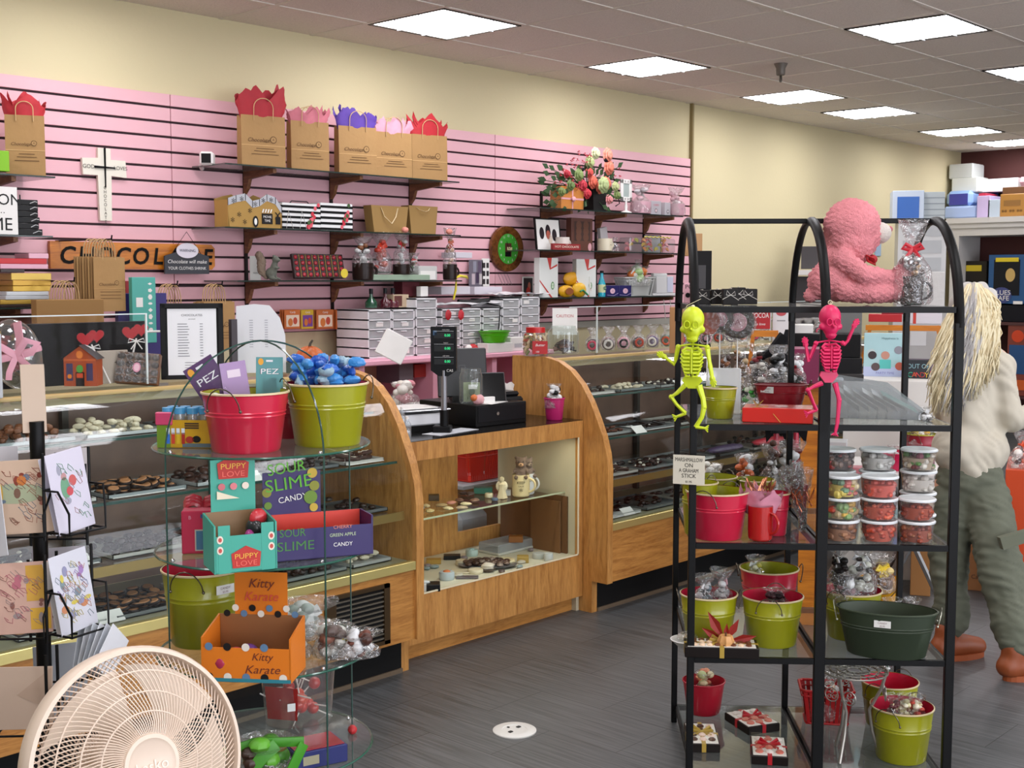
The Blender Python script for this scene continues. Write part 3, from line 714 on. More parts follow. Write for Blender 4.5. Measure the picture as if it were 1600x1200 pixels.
def leg(t, pts, mat, foot):
 l = MB(mat); l.tube(pts, [.0115, .0085, .0095, .0075, .008][:len(pts)], 8, flat=(1, .7)); l.ball(pts[min(2, len(pts) - 1)], .008, 8, 6)
 h = Vector(pts[-1]); f = Vector(foot); l.tube([h, h + f * .5, h + f], [.007, .007, .005], 8, flat=(1, .7)); sd = f.cross(Vector((0, 1, 0))).normalized()
 for k in range(4): l.tube([h + f * .9, h + f * 1.25 + sd * (k - 1.5) * .007], [.003, .002], 5)
 l.build('leg', t)
leg(t, [(-.02, 0, -.225), (-.045, 0, -.25), (-.062, 0, -.262), (-.045, 0, -.285), (-.018, 0, -.31)], c_, (-.03, 0, -.012))
leg(t, [(.02, 0, -.225), (.033, 0, -.265), (.036, 0, -.29), (.03, 0, -.32), (.012, 0, -.35)], c_, (.03, 0, -.003))
w = MB(M('#d8cfae', .5)); w.tube([(0, 0, .004), (.0, 0, .012), (-.03, .01, .0), (-.035, .01, -.03), (-.02, 0.01, .01), (.02, .02, .03)], .0009, 5); w.ball((0, 0, .007), .006, 8, 6); w.build('cord', t)
t, arm, s, c_ = skeleton('hot pink plastic skeleton hanging at the middle post of the rack', (1297, 480), '#d01a56', 20, .95)
arm([(-.043, 0, -.112), (-.058, 0, -.15), (-.062, 0, -.16), (-.072, 0, -.11)], 'arm', -12)
arm([(.043, 0, -.112), (.056, 0, -.10), (.06, 0, -.09), (.075, 0, -.055)], 'arm', 30)
leg(t, [(-.02, 0, -.225), (-.045, 0, -.235), (-.062, 0, -.245), (-.045, 0, -.285), (-.035, 0, -.305)], c_, (-.028, 0, -.01))
leg(t, [(.02, 0, -.225), (.03, 0, -.26), (.034, 0, -.275), (.032, 0, -.315), (.03, 0, -.345)], c_, (-.006, 0, -.03))
w = MB(M('#d8cfae', .5)); w.tube([(0, 0, .004), (.0, 0, .016)], .001, 5); w.tube([(.006 * cos(a), 0, .014 + .006 * sin(a)) for a in [2 * pi * j / 12 for j in range(12)]], .0012, 5, closed=True); w.build('cord', t)
z = RS[3]
dark = ['#1d120e', '#2b1710', '#e6e0d6', '#0d0a0a', '#7a1620']
rack_bucket('lime bucket wrapped in cellophane behind the yellow skeleton', 1100, 1150, 607, 655, z, BUCKL, BUCKL, handles=False)
for i, (x0, x1, yt, yb, cols, l) in enumerate([
 (1118, 1146, 545, 618, ['#3a2116', '#8a5a3a'], 'cellophane bag of brown chocolates standing in the lime bucket'),
 (1142, 1172, 540, 614, ['#8a6238', '#5d3a20', '#c9b08a'], 'cellophane bag of nut clusters beside the lime bucket'),
 (1166, 1205, 545, 607, dark, 'bag of wrapped dark candies at the left of the red oval tub'),
 (1195, 1235, 548, 612, ['#101010', '#e8e8e8', '#2a2a2a'], 'black and silver wrapped sweets with price sticker in the red tub'),
 (1225, 1262, 560, 610, ['#151010', '#8c1524', '#dcdcdc'], 'black and red wrapped sweets at the handle side of the red tub'),
 (1155, 1185, 605, 636, ['#3aa03a', '#e2e2d0', '#20201c'], 'small clear bag with green leaf bow lying before the red tub')]):
 p, w, h = on(x0, x1, yt, yb, z + (.0 if i in (1, 5) else (.03 if i else .025)), .06); cello_bag(l, p, w * 1.15, h * 1.12, fills=cols, tie='#b3b3b3' if i < 4 else ('#b01424' if i == 4 else '#3aa03a'), lumps=24, fillh=.8, flare=.9, rz=i)
rack_bucket('red oval metal tub with paper label, full of wrapped black sweets', 1180, 1260, 602, 637, z, M('#a01524', .35, coat=.3), M('#7c0f1b', .4), oval=1.75, rz=RZ, tagc=-38)
p = at(1214, 661, Z=z)
def rb_extra(t, w, d, h):
 m = MB(M('#e9ddd8', .4)); m.disc(0, 0, .03, .017); m.xf((0.01, d * .55, h + .0014), (-90, 0, 0)); m.mats = m.mats; m = MB(M('#e9ddd8', .4)); m.xf((.01, d * .5, h + .0012), (-90, 0, 0)); m.disc(0, 0, .022, .014, 0); m.text('SWEET', .008, 0, 0, M('#b04050'), -.0006); m.build('sticker', t)
 m = MB(GOLD); m.tube([(-w * .35, 0, h + .002), (-w * .15, d * .4, h + .002), (-w * .05, -.002, h * .6), (w * .05, -.002, .002)], .0012, 5); m.tube([(-w * .3, d * .2, h + .003), (-w * .36, d * .35, h + .02), (-w * .28, d * .3, h + .004), (-w * .22, d * .45, h + .018), (-w * .3, d * .2, h + .003)], .0012, 5); m.build('gold_cord', t)
 MB(ACRY).box(-w * .4, w * .4, d * .15, d * .9, h + .001, h + .0014).build('window_film', t)
cbox('chocolate_box', 'flat bright red chocolate box tied with gold cord on the second shelf', 'chocolate box', p, px(108, p), .13, px(24, p) * .95, M('#c81a12', .3, coat=.3), F0(p, -3), extra=rb_extra)
for i, (x, y, r, col, disc, l) in enumerate([(1109, 503, 20, '#c04a22', None, 'orange cellophane lollipop behind the yellow skeleton'),
  (1130, 498, 21, '#2b1a14', '#d98fa0', 'dark chocolate lollipop with pink seal, half hidden'), (1160, 503, 26, '#2b1a14', '#e7a5b4', 'round dark chocolate lollipop with large pink seal')]):
 p = rp((x - 1070) / 203 * RW, .25, z); zc = at(x, y, D=depth(p)).z; rr = px(r, p)
 t = thing('lollipop', l, 'lollipop', p, F0(p)); hh = zc - z
 MB(WHITE).cyl(.002, 0, hh - rr * .8, 8).build('stick', t)
 c = MB(M(col, .4)); c.xf((0, 0, hh), (90, 0, 0)); c.lathe([(0, -.006), (rr * .9, -.006), (rr, 0), (rr * .9, .006), (0, .006)], 24); c.xf()
 if disc: c.disc(0, hh, rr * .55, rr * .55, -.0065, M(disc, .5)); c.disc(0, hh, rr * .42, rr * .42, -.007, M('#f0c4cc', .5)); c.text('A', rr * .5, 0, hh, M('#a04a5c'), -.0078)
 c.build('candy', t)
 b = MB(CELLO); b.xf((0, 0, hh)); b.ball((0, 0, 0), rr * 1.12, 16, 10, (1, .4, 1), fn=lambda d: 1 + .07 * noise.noise(d * 5)); b.build('wrapper', t)
p = rp(.12, .32, z); t = thing('clear_gift_bag', 'clear bag with white cut-out eye glasses shapes behind the pops', 'treat bag', p, F0(p)); b = MB(film('white_film', '#fafafa', .1, .45, .3)); b.box(-.05, .06, 0, .02, 0, .15, .004); b.build('pouch', t)
m = MB(M('#cfd3d6', .5))
for k in (-.03, 0.0): m.tube([(k + .012 * cos(a), -.003, .075 + .014 * sin(a)) for a in [2 * pi * j / 14 for j in range(14)]], .003, 6, closed=True)
m.build('cutout_rings', t)
p = at(1372, 655, Z=z); t = thing('card_bin', 'clear slanted bin holding packets of plastic bags on the second shelf', 'storage bin', p, F0(p, 2)); w = px(172, p)
b = MB(film('bin_plastic', '#dfe3e6', .10, .14, .12)); poly = [(-w / 2, 0), (w * .40, 0), (w * .47, .004), (w * .10, .10), (-w / 2, .13)]
b.prism(poly, 0, .002); b.prism(poly, .22, .222); b.box(-w / 2, w * .45, 0, .22, 0, .002); b.quad((-w / 2, 0, 0), (-w / 2, .22, 0), (-w / 2, .22, .13), (-w / 2, 0, .13)); b.build('bin', t)
for k in range(7):
 m = MB(M(['#48515a', '#dcdcda', '#cfd2d2', '#59626b', '#e4e2de', '#d8d8d8', '#3f8074'][k], .5)); x = -w * .42 + k * w * .085
 m.add([(x, .01, .005), (x, .2, .005), (x - .02, .2, .10 - k * .004), (x - .02, .01, .10 - k * .004), (x + .09, .01, .02), (x + .09, .2, .02)], [[0, 1, 2, 3], [3, 2, 5, 4]]); m.build('packet', t)
p, w, h = on(1310, 1335, 592, 612, z + .0, .42); p.z = z
tub('small tub with orange sweets behind the clear bin', rp(RW * 1.30, .10, z), ['#c9502a', '#d8683c'], .04, .10, n=12)
p = at(1446, 658, Z=z); cello_bag('small silver wrapped sweet at the right end of the second shelf', p, .055, .045, fills=['#3a3230', '#e8e8e8'], tie='#dddddd', lumps=8)
z = RS[2]
rack_bucket('lime bucket tucked behind the marshmallow sign', 1064, 1120, 756, 838, z, BUCKL, BUCKL)
rack_bucket('lime bucket of white cotton candy behind the big pink bucket', 1082, 1150, 748, 800, z + .0, BUCKL, BUCKL)
rack_bucket('large empty pink bucket with lime inside on the third shelf', 1072, 1168, 772, 846, z, BUCKP, BUCKL, rz=RZ + R(60))
rack_bucket('lime bucket holding long wrapped sticks behind the red mug', 1150, 1208, 752, 800, z, BUCKL, BUCKL)
rack_bucket('magenta bucket standing between mug and clear vase', 1190, 1232, 772, 838, z, BUCKP, BUCKP, handles=False)
p, w, h = on(1168, 1207, 792, 846, z, .03); mug('glossy red mug filled with pink tissue on the third shelf', p, w / 2, h, M('#b01a18', .2, coat=.5), F0(p), 55)
t = thing('cellophane_bag', 'pink tissue and copper ribbon bundle stuffed in the red mug', 'treat bag', p + Vector((0, 0, h * .9)), F0(p)); tissue(t, w * 1.25, .1, '#d890a4', 0, .03, 5, 5, 1.5)
m = MB(M('#c07a58', .25, .7)); q = rs()
for k in range(26): a = q.uniform(0, 6.3); m.tube([(.03 * cos(a), -.01 + .02 * sin(a), .07), (.045 * cos(a), -.02 + .03 * sin(a), .085 + q.uniform(-.01, .02)), (.03 * cos(a + .4), -.02, .06)], .0016, 5)
m.build('curled_ribbon', t)
p, w, h = on(1237, 1270, 786, 838, z, .03)
t = thing('glass_vase', 'clear glass vase of wrapped pops with copper curls beside the middle post', 'vase', p, F0(p)); clear_jar(t, w / 2 * 1.1, h * 1.1, neck=1.)
for k in range(7):
 x0 = 1205 + k * 9; pp = p + Vector((0, 0, h * .5)); q = rs()
 dz = q.uniform(.09, .16); lean = R(q.uniform(-25, 12)); v = Vector((sin(lean), q.uniform(-.1, .1), cos(lean)))
 rt = Matrix.Rotation(F0(p), 3, 'Z') @ v
 tt = thing('candy_stick', 'long clear wrapped candy stick with copper ribbon in the glass vase', 'candy stick', pp, 0, 'wrapped sticks in the glass vase'); e = rt * dz
 MB(CELLO).tube([Vector((0, 0, -h * .35)), Vector((0, 0, 0)), e * .6, e * 1.2], [.012, .014, .016, .02], 8, caps=False).build('wrapper', tt)
 m = MB(M(['#5a1a14', '#2a1710', '#8c6a3a', '#a02430'][k % 4], .4)); m.tube([Vector((0, 0, -h * .35)), Vector((0, 0, 0)), e * .8], .007, 8); m.build('candy_rod', tt)
 m = MB(M('#c8704e', .2, .7))
 for j in range(9): a = q.uniform(0, 6.3); m.tube([e * .55, e * .55 + Vector((.02 * cos(a), .02 * sin(a), q.uniform(-.02, .02))), e * .55 + Vector((.03 * cos(a + .5), .03 * sin(a + .5), q.uniform(-.04, .03)))], .0015, 5)
 m.build('curled_ribbon', tt)
for k, (x0, x1, yt, yb, cols) in enumerate([(1140, 1190, 720, 790, ['#c8622e', '#20120e', '#e3e3e3']), (1180, 1225, 705, 790, ['#4a2a1c', '#e4e4e4']), (1205, 1262, 700, 790, ['#6a2018', '#d8d8d8', '#2a1a14']), (1090, 1135, 735, 790, ['#e8e4d8', '#f2f0ea'])]):
 p, w, h = on(x0, x1, yt, yb, z, .12); cello_bag(['clear bag with orange pretzel sweets above the lime bucket', 'silver wrapped bundle over the red mug', 'tall clear bag with red ribbon over the glass vase', 'bag of white marshmallow puffs in the lime bucket'][k],
  p, w, h * 1.05, fills=cols, tie='#b8202c' if k == 2 else '#dddddd', lumps=22, fillh=1.1, flare=.9, rz=k)
p = at(1076, 757, D=3.78); sign_card('paper_sign', 'hand lettered paper sign about marshmallow on a stick at the rack side', p, px(50, p), px(46, p), F0(p, -12), [('MARSHMALLOW', .017, .84, 0, '#222222', .085), ('ON', .017, .65), ('A GRAHAM', .017, .47, 0, '#222222', .06), ('STICK', .017, .29), ('$1.95', .009, .09)], paper=M('#d9d2c0', .7), tilt=0)
sal = ['#c4543a', '#b8442c', '#d0684a']; tubs = [
 (1313, 849, ['#9a6a48', '#84563a'], 0, .017, 'tub of tan nut clusters, bottom of the stack by the middle post'), (1313, 849, ['#b9a27a', '#7d9a62', '#c84a30', '#c9a24a'], 1, .015, 'tub of big mixed gumballs above the nut clusters'),
 (1313, 849, ['#c8b45a', '#c26a62', '#6f9070', '#d8c8a0'], 2, .014, 'tub of pastel fruit sweets, third up by the middle post'),
 (1372, 850, sal, 0, .012, 'tub of salmon red candy, bottom of the centre stack'), (1372, 850, sal, 1, .009, 'tub of salmon red candy, second in the centre stack'), (1372, 850, ['#cf5a4a', '#c4503e'], 2, .012, 'tub of salmon red candy with embossed label, top of the centre stack'),
 (1431, 851, ['#9c4a30', '#a8653c', '#8a3c28'], 0, .010, 'tub of reddish brown candy, bottom of the right-hand stack'), (1431, 851, ['#b04a2a', '#9c3f26'], 1, .010, 'tub of reddish brown candy with a barcode, above the bottom one'),
]
TH = .069
for x, y, cols, lv, lump, l in tubs:
 p = at(x, y, Z=z); d = Vector((p.x, p.y, 0)).normalized(); p = p + d * .045 + Vector((0, 0, lv * TH + .001)); tub(l, p, cols, .054, .066, lump=lump, n=44, group='stacked candy tubs on the third shelf')
for k, (x, cols, lv, l) in enumerate([(1306, ['#3a2a26', '#6a5448', '#8c2a22'], 3, 'grey tub of dark coated nuts on top of the back stack'), (1306, ['#cfcfcf'], 2, 'white tub beneath the dark coated nuts'),
  (1368, ['#b9b9b4'], 3, 'grey lidded tub behind the topmost salmon tub'), (1368, ['#d98a90'], 2, 'pink tub, second in the back centre stack'), (1368, ['#b85a4c'], 1, 'red tub, low in the back centre stack'),
  (1432, ['#b8a890', '#5f8a4a', '#8a4a5a', '#e0dcd0', '#6a3a3a'], 3, 'tub of mixed dark, green and white sweets, top of the back right stack'), (1432, ['#d6d2c8'], 2, 'tub of white sweets under the mixed green sweets'), (1432, ['#c9b9a0'], 1, 'tub of cream sweets low at the back right')]):
 p = at(x, 851, Z=z); d = Vector((p.x, p.y, 0)).normalized(); p = p + d * .165 + Vector((0, 0, lv * TH + .001)); tub(l, p, cols, .054, .066, lump=.012, n=40, group='back row of candy tubs on the third shelf')
for lv in (0, 1, 2):
 pass
for x, n0 in ((1306, 2), (1368, 1), (1432, 1)):
 for lv in range(n0):
  p = at(x, 851, Z=z); d = Vector((p.x, p.y, 0)).normalized(); p = p + d * .165 + Vector((0, 0, lv * TH + .001)); tub('supporting candy tub low in the back row behind the front stacks', p, ['#b08a68', '#a4553c'], .054, .066, n=20, group='hidden tubs carrying the back row')
z = RS[1]
rack_bucket('magenta bucket with lime inside at the back of the fourth shelf', 1156, 1245, 894, 972, z, BUCKP, BUCKL, rz=RZ)
rack_bucket('lime bucket with silver bags at the left of the fourth shelf', 1063, 1150, 934, 1010, z, BUCKL, BUCKP, rz=RZ)
rack_bucket('lime bucket with a price card in the middle of the fourth shelf', 1159, 1252, 938, 1014, z, BUCKL, BUCKP, rz=RZ + R(75))
rack_bucket('wide lime bucket with magenta inside behind the dark green tub', 1285, 1374, 928, 1003, z, BUCKL, BUCKP)
rack_bucket('small yellow pail with sun print and bail handle', 1345, 1403, 908, 944, z, M('#d79a12', .35), M('#e0a820', .4), rz=R(-70), bail=True, ribs=False)
rack_bucket('dark green oval tub with white price sticker, front of the fourth shelf', 1311, 1457, 958, 1031, z, BUCKD, M('#3a4432', .5), oval=1.75, rz=F0(at(1384, 1030, Z=z)), tagc=-5, hm=M('#b9b9a8', .3, .8))
for k, (x0, x1, yt, yb, cols, tie, l) in enumerate([
 (1080, 1118, 912, 950, ['#1c1c20', '#6a7a80', '#b9b9b9'], '#dddddd', 'silver wrapped treat with dark filling in the left lime bucket'), (1108, 1145, 905, 950, ['#c9c9c9', '#8a8a8a'], '#cfa0a8', 'crinkled clear bag leaning out of the left lime bucket'),
 (1195, 1230, 928, 950, ['#1a0f10', '#3c1a20'], '#caa0a8', 'dark wrapped treat in the middle lime bucket'), (1165, 1195, 880, 912, ['#b8b04a', '#d8d6b8'], '#e6e6e6', 'clear bag of yellow sweets in the magenta bucket'),
 (1290, 1330, 870, 935, ['#15100f', '#201614'], '#e4e4e4', 'clear bag of black licorice at the back by the middle post'), (1325, 1365, 868, 935, ['#d6d6c8', '#2a1c18'], '#e4e4e4', 'clear bag of chocolate balls at the back of the fourth shelf'),
 (1350, 1398, 882, 925, ['#c8a23a', '#6a4424', '#d8c080', '#8c5a30'], '#e0c030', 'yellow ribboned nut candy in the sun pail'), (1300, 1345, 905, 945, ['#e0e0e0', '#a07078'], '#f0f0f0', 'shiny clear bag in the wide lime bucket'),
 (1340, 1362, 925, 972, ['#cfcfcf', '#c98a90'], '#dadada', 'twisted foil treat at the left end of the green tub'), (1378, 1408, 945, 980, ['#e6e6e6'], '#e8e8e8', 'clear bag in the middle of the green tub'), (1410, 1440, 945, 980, ['#dcb8b4', '#e6e6e6'], '#e8e8e8', 'clear bag with pink card at the right of the green tub')]):
 p, w, h = on(x0, x1, yt, yb, z, .05); p = at((x0 + x1) / 2, yb, D=depth(at((x0 + x1) / 2, 1000 if yb > 930 else 960, Z=z)) + .0); p.z = max(p.z, z + .012)
 cello_bag(l, p, w * 1.1, h * 1.25, fills=cols, tie=tie, lumps=18, fillh=.7, flare=1., rz=k)
p = at(1128, 1029, Z=z); rz = F0(p, 4)
t = ribbon_box('long assorted chocolate box with gold cord and pink seal on the fourth shelf', p, px(115, p), .1, px(17, p), rz, '#b0913a', top=pieces_top('#6a3a20', '#e8c8a8', 8, 3), name='chocolate_box')
p = at(1133, 1003, Z=z + .035) ; t = thing('leaf_decoration', 'red maple leaves with a tiny orange pumpkin on the chocolate box', 'decoration', p, rz)
m = MB(M('#8c1a10', .6))
for a, s in ((150, .085), (120, .11), (60, .085), (12, .10), (-20, .05), (180, .06), (85, .06)): m.add([(0, 0, 0), (s * cos(R(a + 14)) * .6, -.004, s * sin(R(a + 14)) * .6), (s * cos(R(a)), .004, s * sin(R(a))), (s * cos(R(a - 14)) * .6, -.004, s * sin(R(a - 14)) * .6)], [[0, 1, 2, 3]])
m.build('leaves', t); m = MB(M('#d39a5e', .5)); m.xf((0, -.025, .01)); m.lathe([(.001, -.022), (.018, -.019), (.025, 0), (.018, .019), (.003, .016)], 24, fn=lambda a, z: 1 + .1 * cos(8 * a)); m.use(M('#5a3a20')); m.cyl(.003, .015, .028, 8); m.build('pumpkin', t)
p = at(1052, 972, Z=z + .05); t = thing('wicker_bowl', 'white rimmed plate with wrapped sweets sticking out at the rack side', 'bowl', rp(-.0, .50, z), 0); b = MB(WHITE); b.lathe([(.03, .0), (.052, .02), (.056, .024), (.052, .025), (.03, .006), (0, .006)], 26); b.build('bowl', t); b = MB(CELLO); b.ball((0, 0, .03), .035, 10, 8, (1, 1, .5), fn=lambda d: 1 + .2 * noise.noise(d * 4)); b.use(M('#a08a5a')); b.ball((0, 0, .025), .015, 8, 6); b.build('sweets', t)
z = RS[0]
rack_bucket('small red bucket holding a clear bag of gummies on the bottom shelf', 1067, 1131, 1072, 1120, z, M('#a8152a', .35, coat=.3), M('#a8152a', .4), handles=False, ribs=False, hs=1.05)
p, w, h = on(1080, 1120, 1050, 1085, z, .05); p = at(1100, 1092, D=depth(at(1100, 1118, Z=z)) + .05); cello_bag('clear bag of pastel gummies in the small red bucket', p, .10, .10, fills=['#d8906a', '#b8c08a', '#d8c8a0', '#c87a5a'], noties=True, lumps=26, fillh=1.2, flare=.8)
p = at(1100, 1176, Z=z); ribbon_box('assorted chocolates in a black box with pink seal and gold cord, bottom shelf', p, px(50, p), .20, px(13, p), F0(p, 5), '#b0913a', top=pieces_top('#4a281a', '#e8c8b8', 3, 4))
p = at(1194, 1146, Z=z); ribbon_box('black box with red bow and foil chocolates, farther of the two', p, px(57, p), .16, px(13, p), F0(p, 32), '#b0101e', top=pieces_top('#c86a5a', '#e6d8d0', 3, 4))
p = at(1203, 1196, Z=z); ribbon_box('black box with red bow and foil chocolates, nearer of the two', p, px(56, p), .18, px(14, p), F0(p, 3), '#b0101e', top=pieces_top('#c86a5a', '#e6d8d0', 3, 4))
def basket(label, p, w, d, h, mat, rz, cat='basket', name='plastic_basket', handle=False, n=9):
 t = thing(name, label, cat, p, rz); b = MB(mat); r0, r1 = .80, 1.0
 def ring(s, z, th): b.tube([(s * w / 2 * x, s * d / 2 * y, z) for x, y in ((-.85, -1), (.85, -1), (1, -.8), (1, .8), (.85, 1), (-.85, 1), (-1, .8), (-1, -.8))], th, 6, closed=True)
 ring(r1, h, .005); ring(.97, h * .84, .003); ring(r0, .004, .004)
 pts = []
 for i in range(n): x = -0.85 + 1.7 * i / (n - 1); pts += [(x, -1), (x, 1)]
 for i in range(n - 3): y = -.75 + 1.5 * i / (n - 4); pts += [(-1, y), (1, y)]
 for x, y in pts:
  b.add([(r0 * w / 2 * x - .006, r0 * d / 2 * y, .004), (r0 * w / 2 * x + .006, r0 * d / 2 * y, .004), (r1 * w / 2 * x + .007, r1 * d / 2 * y, h), (r1 * w / 2 * x - .007, r1 * d / 2 * y, h)] if abs(y) == 1 else
              [(r0 * w / 2 * x, r0 * d / 2 * y - .006, .004), (r0 * w / 2 * x, r0 * d / 2 * y + .006, .004), (r1 * w / 2 * x, r1 * d / 2 * y + .007, h), (r1 * w / 2 * x, r1 * d / 2 * y - .007, h)], [[0, 1, 2, 3]])
 b.box(-r0 * w / 2, r0 * w / 2, -r0 * d / 2, r0 * d / 2, 0, .003); b.build('weave', t)
 return t
p, w, h = on(1249, 1330, 1082, 1134, z, .06); t = basket('red slotted plastic basket full of foil candies on the bottom shelf', p, w, .13, h * 1.05, M('#b81a1e', .35), F0(p, 6))
cello_bag('foil wrapped candies heaped in the red basket', p + Vector((0, 0, .008)), w * .8, h * 1.35, fills=['#b02024', '#e0c8b0', '#e8e8e8', '#5a2a1c'], tie='#b02024', lumps=30, fillh=.8, flare=.8)
rack_bucket('lime bucket with magenta inside at the back of the bottom shelf', 1345, 1431, 1072, 1142, z, BUCKL, BUCKP)
_, rt, h, p = rack_bucket('lime bucket of clear bagged popcorn at the front of the bottom shelf', 1360, 1454, 1112, 1196, z, BUCKL, BUCKP)
for k, (dx, cols, l) in enumerate([(-.03, ['#3a1a20', '#5a2a2c'], 'bag of dark berries in the front lime bucket'), (.01, ['#e8e4b0', '#f0ecd0'], 'bag of pale popcorn in the front lime bucket'), (.045, ['#f0ead0', '#c84a3a'], 'small tied popcorn bag at the rim of the front lime bucket')]):
 cello_bag(l, p + RT * dx + Vector((0, 0, h * .62)), .07, .10, fills=cols, tie='#e8d8b0', lumps=22, fillh=.8, flare=.9, rz=k)
_, rt, h, p = None, .05, .12, at(1388, 1120, Z=z) + Vector((.08, .05, 0))
cello_bag('white wrapped treat in the back lime bucket of the bottom shelf', p + Vector((0, 0, .1)), .06, .10, fills=['#efefef', '#7a6a6a'], tie='#2a6a3a', lumps=12)
p = at(1338, 1188, Z=z + .001) + Vector((.03, .03, 0)); t = thing('filigree_stand', 'silver filigree cake stand with scrolled legs, bottom shelf', 'cake stand', p, F0(p)); S = M('#a9a49c', .35, .7); hh = px(136, p)
m = MB(S)
for r in (.025, .05, .075, .105): m.tube([(r * cos(a), r * sin(a), hh) for a in [2 * pi * k / 28 for k in range(28)]], .0028, 6, closed=True)
for k in range(14): a = 2 * pi * k / 14; m.tube([(.09 * cos(a) + .014 * cos(b), .09 * sin(a) + .014 * sin(b), hh) for b in [2 * pi * j / 10 for j in range(10)]], .002, 5, closed=True); m.tube([(.025 * cos(a), .025 * sin(a), hh), (.075 * cos(a + .3), .075 * sin(a + .3), hh)], .002, 5)
m.build('filigree_top', t)
for k in range(3):
 a = R(-115 + 120 * k); d = Vector((cos(a), sin(a), 0)); l = MB(S)
 l.tube([d * .10 + Vector((0, 0, hh)), d * .085 + Vector((0, 0, hh * .8)), d * .05 + Vector((0, 0, hh * .55)), d * .06 + Vector((0, 0, hh * .3)), d * .09 + Vector((0, 0, .0))], .0055, 8)
 sd = d.cross(Vector((0, 0, 1)))
 for sg in (1, -1):
  l.tube([d * .095 + sd * sg * (.03 + .022 * cos(b)) + Vector((0, 0, .78 * hh + .022 * sin(b))) for b in [2 * pi * j / 12 for j in range(12)]], .002, 5, closed=True)
  for c in ((0, .01), (.008, -.006), (-.008, -.006)): l.tube([d * .095 + sd * (sg * .03 + c[0] + .006 * cos(b)) + Vector((0, 0, .78 * hh + c[1] + .006 * sin(b))) for b in [2 * pi * j / 8 for j in range(8)]], .0015, 5, closed=True)
 l.build('scrolled_leg', t)
# pink bear and bagged mug on the rack top
zt = 1.5205
c0 = at(1335, 474, Z=zt) if False else rp(RW * 1.30, .36, zt)
k = depth(c0) / FPX       # metres per photo pixel at the bear
def bp(x, y, b=0.):       # point at the bear's distance, b nearer(-)/farther(+)
 return at(x, y, D=depth(c0) + b)
bear = thing('teddy_bear', 'big pink curly-fur teddy bear sitting sideways on the rack', 'teddy bear', (0, 0, 0), 0)
m = MB(M('#fff')); V = lambda x, y, b=0.: bp(x, y, b)
def el(x, y, r, b=0, s=(1, 1, 1)): m.ball(V(x, y, b), r * k, 20, 14, s)
el(1331, 354, 44, 0); el(1330, 376, 40, 0); el(1350, 366, 28, -.01)
el(1312, 418, 36, 0, (1, .9, 1)); el(1310, 438, 42, 0, (1, .9, .8)); el(1292, 440, 30, 0)
el(1266, 462, 11, .01)
for b, dx in ((-.07, 0), (.07, 6)):
 limb(m, [V(1314, 404, b * .9), V(1348, 428, b * 1.5), V(1388, 434, b * 1.25)], [17 * k, 15 * k, 12 * k], n=14)
 limb(m, [V(1322, 452, b * .8), V(1360, 457, b * 1.2), V(1398, 456, b * 1.1)], [20 * k, 17 * k, 16 * k], n=14)
 el(1408, 442, 25, b * 1.15, (.7, .8, 1.15))
def curl(v):
 w = noise.noise(v * 22) * 4
 return .0022 * sin(v.z * 420 + w + 2.2 * sin((v.x - v.y) * 150)) + .003 * noise.noise(v * 90)
bb = blob(m, .0055, curl); bb.use(M('#e08c92', .95, bump=.7, bs=220, var=.14, vs=40)); bb.mi = [0] * len(bb.f); bb.build('fur_body', bear, ang=180)
m = MB(M('#d9cfc6', .9, bump=.4, bs=150)); m.ball(V(1374, 364, -.012), 17 * k, 16, 10, (1, 1.1, 1)); m.build('muzzle', bear)
m = MB(M('#c26a74', .5)); m.ball(V(1390, 358, -.015), 5 * k, 10, 8); m.build('nose', bear)
m = MB(BLACK)
m.ball(V(1362, 350, -.062), 3.2 * k, 10, 8); m.build('eye', bear)
m = MB(M('#e9dfe0', .85)); m.ball(V(1422, 448, -.08), 16 * k, 14, 10, (.35, .7, 1.15)); m.build('foot_pad', bear)
m = MB(M('#a8161e', .5)); m.ball(V(1364, 405, -.03), 7 * k, 12, 8); m.tube([V(1352, 398, -.05), V(1366, 404, -.055), V(1368, 414, -.05), V(1356, 408, -.05)], .004, 6, closed=True); m.build('neck_bow', bear)
p = at(1424, 474, D=depth(rp(RW * 1.75, .45, zt))); p.z = zt
hm = px(45, p)
mug('dark brown mug wrapped in clear film beside the bear', p, px(17, p), hm, M('#2c1712', .3), F0(p), 90, text=[('Chocolate', .012, .62), ('Ethel', .016, .42)])
cello_bag('tall clear bag with red ribbon and foil candies over the brown mug', p + Vector((0, 0, .001)), px(62, p), px(132, p), fills=['#cfcfcf', '#5a4a44', '#b08a60', '#a8a8a8'], tie='#c02432', lumps=0, rz=F0(p), flare=.75)
q = rs()
for j in range(16):
 a = q.uniform(0, 6.3); c = MB(M(q.choice(['#c9c9c9', '#6a5a54', '#b9946a', '#9a9a9a']), .2, .6)); pp = p + Vector((.022 * cos(a), .022 * sin(a), hm + .01 + j * .0028))
 c.ball((0, 0, 0), .015, 9, 6, (1.2, .8, .8), fn=lambda d: 1 + .15 * noise.noise(d * 4 + Vector((j, 0, 0)))); c.build('foil_candy', None, 'foil wrapped candy heaped in the bagged brown mug beside the bear', 'candy', 'foil candies over the brown mug', loc=pp, rz=a)
